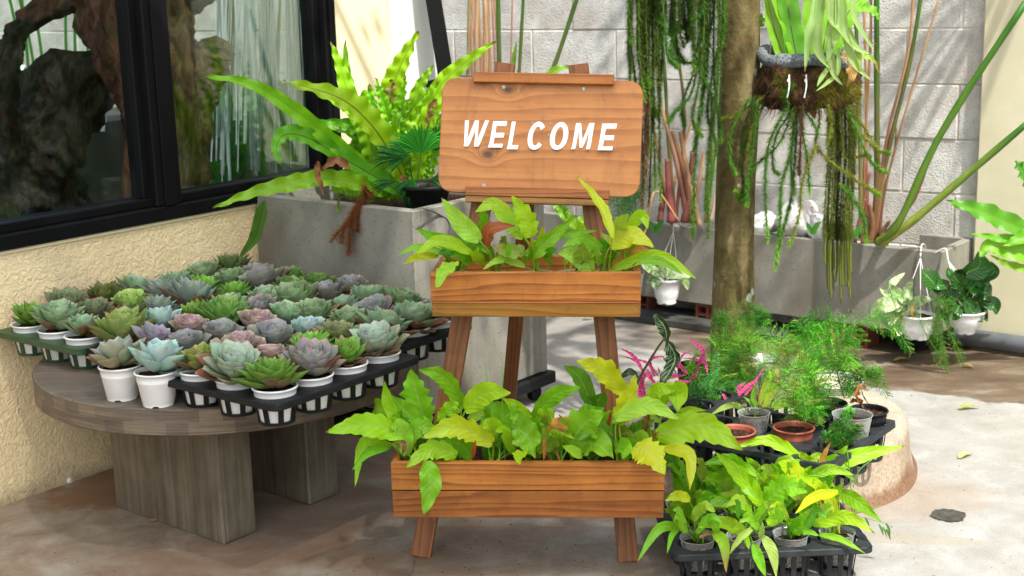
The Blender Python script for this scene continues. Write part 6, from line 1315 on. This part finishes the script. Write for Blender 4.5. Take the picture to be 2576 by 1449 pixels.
leaf(HP2[0], [py(*ZC(535,710), HP2[1].y-.06), py(*ZC(530,760), HP2[1].y-.07), py(*ZC(540,815), HP2[1].y-.06)], .010, (.50, .26, .03), 0, prof='thin', mid=(.5, .3, .05), name='yellow_leaf')
pothos(HP3, [([(700,620),(640,560),(585,500)],110,DG,dg), ([(860,520),(940,480),(940,390)],120,DG,dg), ([(760,590),(690,600),(620,590)],70,DG,dg), ([(800,620),(830,540),(860,490)],100,DG,dg), ([(900,570),(960,560),(1010,540)],110,DG,dg), ([(960,560),(1030,520),(1010,450)],70,DG,dg), ([(800,680),(740,660),(720,720)],120,DG,dg), ([(880,640),(840,680),(790,700)],100,DG,dg), ([(930,660),(980,640),(1020,690)],110,DG,dg), ([(880,700),(860,780),(835,840)],60,DG,dg), ([(930,700),(960,760),(990,820)],70,DG,dg), ([(960,700),(1030,720),(1045,775)],90,DG,dg), ([(860,690),(900,760),(960,820)],90,DG,dg), ([(790,560),(760,530),(745,490)],60,DG,dg), ([(820,720),(790,770),(770,760)],90,DG,dg), ([(760,700),(720,780),(735,835)],70,DG,dg), ([(880,620),(930,600),(990,650)],110,DG,dg), ([(840,640),(870,610),(930,600)],100,DG,dg), ([(840,600),(800,560),(780,520)],90,DG,dg), ([(900,700),(940,690),(1000,740)],90,DG,dg)], ZC, -.03)
U5 = Cv(943.4, 440.3, .3174)
pothos(HP1, [([(2260,790),(2180,740),(2110,700)],90,V,(1,1,1)), ([(2280,800),(2330,760),(2400,800)],90,V,(1,1,1)), ([(2240,800),(2200,830),(2150,850)],80,V,(1,1,1)), ([(2290,820),(2300,880),(2350,930)],90,V,(1,1,1)), ([(2330,800),(2420,780),(2500,810)],80,V,(1,1,1)), ([(2360,820),(2450,830),(2480,910)],80,V,(1,1,1)), ([(2240,790),(2210,760),(2220,720)],70,V,(1,1,1)), ([(2280,780),(2290,730),(2330,720)],80,V,(1,1,1)), ([(2230,830),(2240,870),(2260,890)],80,V,(1,1,1)), ([(2340,820),(2380,850),(2420,860)],80,V,(1,1,1)), ([(2270,800),(2250,820),(2230,850)],90,V,(1,1,1))], U5, -.02)
# trailing feathery stems over the hanging pot
tfn = root('trailing_fern', 'thin feathery fern stems trailing down beside the marbled hanging pot', 'fern', tuple(HP2[1]+UP*.15))
for k, (pts, r_) in enumerate([([(640,660),(680,800),(720,1000),(740,1120)],34), ([(650,670),(700,760),(710,900),(760,1190)],34), ([(700,700),(750,760),(770,900),(830,1120)],30), ([(740,850),(800,960),(850,1090)],26), ([(560,740),(600,860),(690,1020)],22), ([(700,1140),(720,1260),(770,1420)],22), ([(720,900),(700,1000),(710,1100)],34), ([(640,680),(700,690),(760,750)],34), ([(380,560),(400,640),(440,760)],14), ([(660,760),(660,860),(690,930)],34)]):
    plume(tfn, [ZC(*q) for q in pts], r_*ZC.s*1.3, HP2[1].y-.12, n=22, col=(.10, .34, .025), fine=5, dens=.9, seed=k)
# dark buckets under the trough
for (px, py_, lab, sc) in [(2312, 884, 'black bucket on the floor under the marbled hanging pot', 1.0), (2395, 862, 'dark grey tub in the shade at the right end of the trough', 1.1)]:
    q = pz(px, py_); r = root('black_bucket', lab, 'bucket', (q.x, q.y+.05, 0), 'dark buckets by the trough'); mb = MB(); mb.lathe([(.045*sc, 0), (.058*sc, .085), (.062*sc, .086), (.062*sc, .092), (.05*sc, .09)], 28, Vector((q.x, q.y+.05, 0))); mb.build('bucket', M['bplas'], r, True)
# ================================================================== REEDS IN THE TROUGH
def reed(parent, pts, w0_, w1_, Y, c0, c1=None, dY=0):
    K = len(pts)-1; P = bez([py(x, y, Y+dY*i/K) for i, (x, y) in enumerate(pts)], 20); mb = MB(); rs = [(w0_+(w1_-w0_)*i/20)/2/FPX*Y for i in range(21)]
    rs = [r_*.80*(1+.06*math.sin(k*1.3+a)) for k, r_ in enumerate(rs)]
    mb.tube(P, rs, 8, nz=lambda i, a: 1+.12*math.cos(3*a))
    c1 = c1 or c0; n_ = 8; mb.col = [tuple(c0[q]*(1-t)+c1[q]*t for q in range(3)) for t in [min(1, max(0, (i//n_)/20+.25*noise.noise(Vector((i//n_*.9, a, i % n_*.3))))) for i in range(21*n_)]]
    mb.build('stalk', M['stalk'], parent, True)
GR, RD, TN, BR = (.03, .13, .010), (.17, .055, .04), (.46, .27, .12), (.22, .11, .055)
r1 = root('reed_clump', 'clump of tall green and tan reeds at the right end of the trough', 'reeds', tuple(tr_at(.28, .15, .345)), 'reed clumps in the trough'); YR = 4.98
for (pts, a, b, c0, c1, dY) in [([(2205,610),(2260,560),(2370,330),(2580,5)],26,20,(.20,.30,.04),GR,-.25), ([(2215,612),(2290,560),(2420,450),(2590,305)],30,20,(.42,.46,.08),GR,-.25), ([(2195,600),(2205,480),(2206,250),(2205,-60)],20,17,RD,GR,0), ([(2200,600),(2230,400),(2290,150),(2325,-60)],16,12,BR,GR,0), ([(2190,600),(2235,330),(2285,130),(2300,-60)],11,8,RD,TN,0),
        ([(2200,605),(2240,420),(2290,240),(2370,-30)],9,6,RD,TN,0), ([(2185,600),(2180,400),(2178,200),(2172,-60)],10,8,RD,TN,.02), ([(2175,600),(2175,400),(2190,100),(2190,-60)],10,8,RD,TN,.02), ([(2165,600),(2165,420),(2160,250),(2150,-60)],15,12,(.2,.14,.05),GR,.03), ([(2210,600),(2225,480),(2250,380),(2255,300)],12,3,RD,GR,0), ([(2220,605),(2255,560),(2300,500),(2330,430)],22,5,BR,RD,-.05),
        ([(2200,590),(2212,500),(2225,440),(2236,380)],16,3,RD,(.3,.34,.1),0), ([(2190,610),(2195,560),(2185,510)],22,12,BR,BR,-.03), ([(2215,615),(2222,580),(2238,555)],24,10,(.40,.26,.16),BR,-.05), ([(2225,615),(2250,590),(2290,560)],18,6,(.5,.42,.28),(.45,.36,.22),-.07), ([(2150,610),(2170,520),(2190,430)],14,8,RD,BR,0), ([(2172,612),(2178,560),(2176,500)],20,10,RD,RD,0)]:
    reed(r1, pts, a, b, YR, c0, c1, dY)
r2 = root('reed_clump', 'clump of reddish and tan reeds in the trough behind the welcome board and hanging fern', 'reeds', tuple(tr_at(.95, .15, .345)), 'reed clumps in the trough'); YR2 = 5.45
for (pts, a, b, c0, c1, dY) in [([(1730,560),(1700,400),(1660,250),(1650,100)],18,10,RD,(.5,.34,.2),0), ([(1745,560),(1720,430),(1690,330)],26,12,RD,BR,0), ([(1700,560),(1690,460),(1680,330),(1672,180),(1655,20)],14,10,RD,GR,0), ([(1760,570),(1730,440),(1712,330)],22,14,(.42,.28,.16),BR,0), ([(1720,560),(1735,480),(1742,380)],24,14,RD,RD,0), ([(1690,560),(1682,470),(1678,400)],26,14,(.30,.07,.08),RD,0), ([(1740,560),(1760,450),(1770,380)],14,8,BR,TN,0), ([(1775,560),(1790,440),(1800,340)],12,7,BR,TN,0), ([(1690,565),(1640,300),(1610,120),(1600,-60)],10,8,RD,(.45,.3,.18),0),
        ([(1710,560),(1650,480),(1630,560),(1620,590)],8,5,TN,TN,-.1), ([(1680,560),(1700,450),(1740,300)],11,7,BR,TN,0), ([(1660,560),(1668,480),(1660,420)],20,14,RD,RD,.05), ([(1750,565),(1745,500),(1720,420)],12,10,(.5,.4,.28),TN,0), ([(1700,560),(1722,300),(1700,100),(1690,-60)],11,9,RD,GR,0), ([(1788,560),(1808,450),(1815,380)],14,8,(.5,.4,.28),TN,.05)]:
    reed(r2, pts, a, b, YR2, c0, c1, dY)
r3 = root('reed_clump', 'tall green reeds rising behind the top edge of the welcome board', 'reeds', tuple(tr_at(1.55, .15, .345)), 'reed clumps in the trough'); YR3 = 5.75
for (pts, a, b, c0, c1, dY) in [([(1290,560),(1262,330),(1256,150),(1252,-60)],17,13,RD,GR,0), ([(1310,560),(1300,330),(1308,150),(1320,-60)],13,10,RD,GR,0), ([(1260,560),(1330,330),(1400,150),(1470,-60)],17,13,RD,GR,0), ([(1250,560),(1205,330),(1198,150),(1202,-60)],16,13,RD,(.5,.33,.17),0), ([(1240,560),(1215,350),(1225,150),(1215,-60)],11,9,RD,(.5,.33,.17),0), ([(1280,560),(1275,330),(1285,150),(1290,-60)],6,5,BR,(.4,.2,.12),0), ([(1250,560),(1180,330),(1178,150),(1182,-60)],12,10,RD,(.30,.24,.10),0), ([(1270,560),(1225,300),(1222,-60)],9,8,RD,(.55,.38,.2),0), ([(1260,560),(1190,200),(1195,-60)],8,7,RD,(.5,.3,.17),0)]:
    reed(r3, pts, a, b, YR3, c0, c1, dY)
leaf(r3, [py(1290,180,YR3), py(1293,150,YR3), py(1300,105,YR3)], .022, (.12, .3, .03), .6, prof='thin', mid=(.4, .05, .03), tipcol=(.2, .4, .05))
r4 = root('dead_reed_clump', 'bunch of dry tan reeds at the left end of the back wall behind the post', 'reeds', tuple(tr_at(1.95, .25, .345)), 'reed clumps in the trough')
for k in range(12): reed(r4, [(1215+k*3, 560), (1205+k*5+rnd(-6, 6), 200), (1190+k*5+rnd(-14, 14), -60)], 9, 7, 6.0, BR, (.42, .25, .15), 0)
gb = root('fine_green_plant', 'fine bright green foliage in the trough between the welcome board and the reeds', 'plant', tuple(tr_at(1.05, .15, .345)))
for k in range(12): plume(gb, [(1590+rnd(-40, 60), 575), (1590+rnd(-60, 40), 500), (1590+rnd(-70, 60), rnd(400, 470))], 36, 5.55+rnd(-.1, .1), n=16, col=(.035, .20, .012), fine=6, seed=k, dens=1.3, yel=0)
lp5 = root('trough_fern', 'bright strap leaves in the trough seen under and above the welcome board', 'fern', tuple(tr_at(1.45, .15, .345)))
for pts, wp in [([(1460,580),(1420,540),(1398,510)],30), ([(1390,490),(1410,520),(1425,555)],34), ([(1300,300),(1310,210),(1325,180)],26), ([(1330,300),(1380,190),(1440,165)],22), ([(1450,560),(1480,540),(1490,500)],24)]:
    frond(lp5, pts, 5.6, wp, (.22, .52, .03), 0, .12, 4)
for X, Y in ((2150,590),(2045,580),(1650,575)):
    lpx = [([(X,Y+10),(X+8,Y-10),(X+20,Y-22)],16), ([(X,Y+10),(X-10,Y-8),(X-16,Y-20)],14)]
    for pts, wp in lpx: frond(r1 if X > 2000 else gb, pts, 4.95 if X > 2000 else 5.4, wp, (.05, .24, .03), 0, .05, 2, name='small_leaf')
# ================================================================== RIGHT EDGE FERN
re_ = root('right_edge_fern', 'green wavy strap leaves reaching in from the right edge before the cream wall', 'fern', tuple(py(2680, 700, 4.7)))
for pts, wp, c in [([(2700,640),(2560,575),(2470,535),(2382,505)],52,(.11,.42,.03)), ([(2700,660),(2600,610),(2520,600),(2440,588)],26,(.16,.48,.03)), ([(2700,650),(2590,640),(2500,620),(2462,645)],50,(.22,.52,.03)), ([(2700,690),(2600,680),(2540,668),(2492,642)],22,(.22,.48,.03)), ([(2700,520),(2600,470),(2570,430),(2552,405)],52,(.07,.32,.03)), ([(2700,600),(2600,590),(2520,620)],40,(.20,.46,.03))]:
    frond(re_, pts, 4.7, wp, c, -.05, .14, 5, mid=(.2, .42, .06))
# ================================================================== BEHIND THE GLASS
def drift(pts, Y, wpx, mat, label, seed, group='driftwood pieces behind the window'):
    P = bez([py(x, y, Yk) for (x, y), Yk in zip(pts, Y)], 60); K = len(wpx)-1; mb = MB(); rs = []
    for i in range(61):
        t = i/60*K; k = min(int(t), K-1); rs.append((wpx[k]+(wpx[k+1]-wpx[k])*(t-k))*.40/FPX*P[i].y)
    f = lambda i, a: 1+.55*noise.noise(Vector((math.cos(a)*1.3, math.sin(a)*1.3, i*.11+seed)))+.24*math.sin(a*5+i*.09+seed)*.5+.22*noise.noise(Vector((math.cos(a)*3.5, math.sin(a)*3.5, i*.20+seed*2)))+.22*noise.noise(Vector((math.cos(a)*8, math.sin(a)*8, i*.4+seed)))
    mb.tube(P, rs, 48, nz=f); o = mb.build('driftwood', mat, None, True); tag(o, label, 'driftwood', group)
drift([(-60,640),(40,480),(110,330),(230,200),(300,120)], [4.9,5.0,5.0,5.0,5.1], [330,310,270,190,40], M['drift1'], 'large dark grey driftwood trunk leaning at the lower left behind the glass', 1)
drift([(60,60),(200,-10),(255,60),(300,150),(340,240),(352,340),(345,600)], [5.1,5.0,4.95,4.9,4.9,4.9,4.9], [60,110,130,150,120,90,100], M['drift2'], 'reddish brown twisted driftwood just left of the window mullion', 4)
drift([(430,-60),(440,60),(465,160),(480,300),(470,400),(455,560)], [5.2,5.15,5.1,5.1,5.1,5.1], [60,110,120,130,110,100], M['drift3'], 'tan gnarled driftwood just right of the window mullion', 9)
drift([(480,330),(520,190),(545,130),(560,100)], [5.15,5.1,5.1,5.1], [90,100,110,50], M['drift3'], 'broad upturned end of the tan driftwood in the right pane', 12)
drift([(440,30),(480,10),(530,-20),(570,-40)], [5.2,5.2,5.2,5.2], [50,60,50,30], M['drift1'], 'short grey branch stub at the top of the right pane', 15)
drift([(-20,330),(10,200),(30,110),(60,60)], [4.8,4.8,4.85,4.9], [110,80,70,40], M['drift1'], 'small pale driftwood prong at the far left edge of the window', 21)
def sheet(pts, Y, label, name='plastic_sheet'):
    bm = bmesh.new(); P = [py(x, y, Y) for x, y in pts]; tr_ = tessellate_polygon([P]); vs = [bm.verts.new(p) for p in P]
    for t in tr_: bm.faces.new([vs[i] for i in t])
    bmesh.ops.subdivide_edges(bm, edges=bm.edges[:], cuts=5, use_grid_fill=True); bmesh.ops.subdivide_edges(bm, edges=bm.edges[:], cuts=1, use_grid_fill=True)
    for v in bm.verts: v.co.y += .05*noise.noise(v.co*9)+.02*noise.noise(v.co*30)
    bmesh.ops.recalc_face_normals(bm, faces=bm.faces[:]); bmesh.ops.solidify(bm, geom=bm.faces[:], thickness=.002); bm.verts.index_update()
    mb = MB(); mb.add([v.co.copy() for v in bm.verts], [tuple(v.index for v in f.verts) for f in bm.faces]); bm.free()
    o = mb.build(name, M['wrap']); tag(o, label, 'plastic sheet', 'plastic wraps behind the window')
sheet([(150,150),(185,150),(210,140),(270,138),(285,175),(270,190),(265,330),(150,330)], 5.6, 'crumpled white plastic wrap behind the grey driftwood in the left pane')
sheet([(5,220),(20,160),(62,165),(60,240),(8,330)], 5.6, 'small white plastic piece at the far left of the window')
sheet([(470,95),(520,105),(530,140),(500,200),(475,140)], 5.7, 'white plastic piece behind the tan driftwood in the right pane')
mb = MB()
for k in range(80):
    t = k/79; a = t*math.pi*2; x = 755+22*math.sin(math.pi*t-math.pi/2)+rnd(-.3, .3); y = 330-abs(1-2*t)**.9*420 if True else 0
    x = 738 if t < .5 else 780; y = -60+min(t, 1-t)*2*330; 
    if .42 < t < .58: aa = (t-.42)/.16*math.pi; x = 759-21*math.cos(aa); y = 262+22*math.sin(aa)
    p = py(x, y, 4.95); mb.lathe([(.0001, -.0035), (.0028, -.002), (.0032, 0), (.0028, .002), (.0001, .0035)], 8, p)
ch = mb.build('bead_chain', M['chain'], None, True); tag(ch, 'beaded blind chain looping down inside the right window pane', 'chain')
ig = root('indoor_plants', 'dense dark green leafy plants and thin reeds behind the right window pane', 'plants', tuple(py(640, 520, 5.9)))
rgi = random.Random(9)
for k in range(95):
    x = rgi.uniform(560, 800); y = rgi.uniform(240, 560); Y = rgi.uniform(5.5, 6.2); a = rgi.uniform(-1, 1)
    leaf(ig, [py(x, y, Y), py(x+a*30, y-rgi.uniform(15, 50), Y), py(x+a*75, y-rgi.uniform(-10, 60), Y-.05)], rgi.uniform(.05, .10), (.04, rgi.uniform(.14, .34), .02), 0, Vector((rgi.uniform(-.5, .5), -.8, .6)), mat=M['leaf'], mid=(.04, .2, .03), n=10)
for k in range(34):
    x = rgi.uniform(530, 800); x1 = x+rgi.uniform(-40, 60); Y = rgi.uniform(5.3, 6.0); g = rgi.uniform(.5, 1.4)
    mb = MB(); mb.tube(bez([py(x, 560, Y), py((x+x1)/2+rgi.uniform(-8, 8), 250, Y), py(x1, -60, Y)], 8), .0035, 5, col=(.04*g, .16*g, .02)); mb.build('reed', M['stalk'], ig)
for k in range(9):
    x = rgi.uniform(60, 340); mb = MB(); mb.tube(bez([py(x, 400, 6.3), py(x-20, 150, 6.3), py(x-rgi.uniform(20, 80), -60, 6.3)], 8), .007, 5, col=(.04, .16, .02)); mb.build('reed', M['stalk'], ig)
sc_ = root('reflection_strips', 'pale hanging plastic strips behind the right window pane', 'curtain', tuple(py(680, -60, 5.25)))  # added strips stand in for vertical reflections on the pane
rgs = random.Random(4)
for k in range(64):
    x = rgs.uniform(545, 800); x1 = x+rgs.uniform(-18, 26); Y = rgs.uniform(5.15, 5.4); mb = MB(); yb = rgs.uniform(180, 470)
    P = bez([py(x, -60, Y), py((x+x1)/2, yb*.5, Y), py(x1, yb, Y)], 8); w_ = rgs.uniform(.0015, .006)
    mb.add([q for p in P for q in (p-Vector((w_, 0, 0)), p+Vector((0, .002, 0)), p+Vector((w_, 0, 0)))], [f for i in range(8) for f in ((3*i, 3*i+1, 3*i+4, 3*i+3), (3*i+1, 3*i+2, 3*i+5, 3*i+4))])
    mb.build('strip', M['wrap'], sc_)
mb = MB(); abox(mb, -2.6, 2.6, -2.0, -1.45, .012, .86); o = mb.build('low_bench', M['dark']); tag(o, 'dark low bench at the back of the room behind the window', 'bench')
# ================================================================== SMALL THINGS ON THE FLOOR
def patch(px, py_, rx, ry, seed, mat, label, name, h=.003):
    q = pz(px, py_); mb = MB(); n = 40; vs = [q+UP*h]
    for k in range(n):
        a = 2*math.pi*k/n; s = 1+.25*noise.noise(Vector((math.cos(a)*2+seed, math.sin(a)*2, 0)))+.15*noise.noise(Vector((math.cos(a)*6+seed, math.sin(a)*6, 0))); vs.append(q+Vector((rx*s*math.cos(a), ry*s*math.sin(a), h)))
    mb.add(vs, [(0, 1+k, 1+(k+1) % n) for k in range(n)]); o = mb.build(name, mat, kind='structure'); return o
o = patch(2384, 1298, .046, .045, 3, simple('dark_hole', (.055, .05, .042), .95, .5, 40, .8), '', 'floor_patch')
def fleaf(px, py_, L, c, lab, cat='fallen leaf'):
    q = pz(px, py_); a = rnd(0, 3); d = Vector((math.cos(a), math.sin(a)*.5, 0)).normalized()*L/2
    r = leaf(None, [q-d+UP*.004, q+UP*.012, q+d+UP*.005], L*.4, c, 0, Vector((0, 0, 1)), name='fallen_leaf', mat=M['dry'], n=8, fold=.3); r['label'] = lab; r['category'] = cat; r['group'] = 'fallen leaves on the floor'
fleaf(2438, 1030, .07, (.34, .40, .10), 'pale green fallen leaf near the edge of the brown wet strip'); fleaf(2430, 1150, .06, (.45, .50, .18), 'curled pale fallen leaf on the white floor right of the ring'); fleaf(1348, 1232, .02, (.6, .5, .34), 'tiny cream leaf on the floor under the lower box'); fleaf(2215, 1262, .03, (.35, .15, .06), 'small brown dry leaf at the foot of the concrete ring')
fleaf(2430, 925, .05, (.30, .18, .06), 'brown leaf on the wet strip below the ribbed hanging pot'); fleaf(1480, 805, .05, (.32, .22, .06), 'dry leaf by the shade under the trough behind the easel'); fleaf(2270, 910, .07, (.35, .30, .06), 'yellowish leaf by the black bucket'); fleaf(560, 1315, .03, (.30, .12, .06), 'small brown leaf on the floor beside the slab leg')
q = pz(172, 1212); bm = bmesh.new(); bmesh.ops.create_icosphere(bm, subdivisions=2, radius=.016)
mb = MB(); mb.add([q+UP*.010+v.co*(1+.4*noise.noise(v.co*80)) for v in bm.verts], [tuple(v.index for v in f.verts) for f in bm.faces]); bm.free(); o = mb.build('pebble', M['stone'], None, True); tag(o, 'small grey pebble at the foot of the cream wall left of the table legs', 'pebble')
q = pz(390, 1312); mb = MB(); mb.obox(q+UP*.006, Vector((.014, .004, 0)), Vector((-.002, .006, 0)), UP*.005, .002); o = mb.build('stone_chip', M['ring']); tag(o, 'small pinkish stone chip against the front slab leg', 'stone chip')
# low curb under the trough's left part; its dark colour imitates the shade
o = MB(); o.obox(tr_at(1.55, .02, .016), B*.95, A*.10, UP*.015, .003); k_ = o.build('low_kerb', M['dark']); tag(k_, 'low concrete kerb coloured dark to imitate shade under the left part of the trough', 'kerb')

# ================================================================== HEDGE beyond the right edge of the photo (seen mirrored in the window)
hg = root('garden_hedge', 'dense green hedge beyond the right edge, mirrored in the window panes', 'hedge', (3.9, 3.2, 0)); rgh = random.Random(2); hm = MB()
for _ in range(9000):
    p = Vector((3.9+rgh.gauss(0, .22)+.15*math.sin(rgh.uniform(0, 9)), rgh.uniform(.2, 6.4), rgh.uniform(.05, 2.3))); g = rgh.uniform(.4, 1.3)
    leaf_card(hm, p, .13, .030, Vector((-1, rgh.gauss(0, .7), rgh.gauss(.4, .6))).normalized(), Vector((rgh.gauss(0, .4), rgh.gauss(0, 1), rgh.gauss(-.2, .8))), (.05*g, .17*g, .02*g))
hm.build('foliage', M['feather'], hg)
for k in range(7):
    mb = MB(); mb.tube([(3.9, .5+k*.95, 0), (3.92, .55+k*.95, 1.2), (3.9, .5+k*.95, 2.1)], [.03, .022, .01], 8); mb.build('trunk', M['bark'], hg, True)

# crumbs of soil and leaf litter on the floor
rgd = random.Random(12); mb = MB()
for cx_, cy_, sx_, sy_, n_ in ((.05, 3.2, .30, .16, 230), (.62, 2.98, .25, .07, 120), (1.15, 3.5, .35, .5, 90), (-.7, 3.1, .5, .25, 90), (1.2, 4.6, .6, .25, 90), (.1, 4.6, .4, .3, 50)):
    for _ in range(n_):
        x, y = cx_+rgd.gauss(0, sx_), cy_+rgd.gauss(0, sy_); s_ = rgd.uniform(.0008, .0032); a = rgd.uniform(0, 6.3); p = Vector((x, y, .001)); u = Vector((math.cos(a), math.sin(a), 0))*s_; v = Vector((-u.y, u.x, 0))*rgd.uniform(.3, .9)
        mb.add([p-u, p+v, p+u, p-v, p+UP*s_*.6], [(0, 3, 4), (3, 2, 4), (2, 1, 4), (1, 0, 4)])
o = mb.build('soil_crumbs', simple('dark_litter', (.045, .03, .02), .9, .5, 60), kind='stuff'); tag(o, 'scattered dark crumbs of soil and litter over the concrete floor', 'litter')

# fan palm standing outside the right edge of the photo; its leaves shade the block wall
fp = root('fan_palm_tree', 'tall fan palm outside the right edge whose leaves shade the block wall', 'palm tree', (2.75, 4.45, 0)); rgf = random.Random(6)
mb = MB(); mb.tube([(2.75, 4.45, 0), (2.72, 4.48, 1.2), (2.66, 4.5, 2.15)], [.06, .05, .045], 12); mb.build('trunk', M['bark'], fp, True)
for (c_, dx, dz, rr_f) in [((2.05, 4.70, 2.15), -.9, -.35, .50), ((1.05, 5.05, 2.1), -1.0, -.1, .34), ((3.1, 4.3, 2.6), .3, .9, .6)]:
    c_ = Vector(c_); mb = MB(); mb.tube(bez([Vector((2.66, 4.5, 2.1)), (Vector((2.66, 4.5, 2.1))+c_)/2+UP*.15, c_], 8), .009, 6)
    for k in range(13):
        a = math.atan2(dz, dx)+R(-60+120*k/12); d = Vector((math.cos(a), rgf.uniform(-.15, .15)-.15, math.sin(a))).normalized(); n_ = Vector((-math.sin(a), 0, math.cos(a))); w_ = .017; L_ = rr_f*rgf.uniform(.85, 1.05)
        mb.add([c_, c_+d*L_*.5+n_*w_, c_+d*L_*.5-n_*w_, c_+d*L_+Vector((0, 0, -.05))], [(0, 1, 3), (0, 3, 2)], None, [(.05, .2, .03)]*4)
    mb.build('fan_leaf', M['feather'], fp)
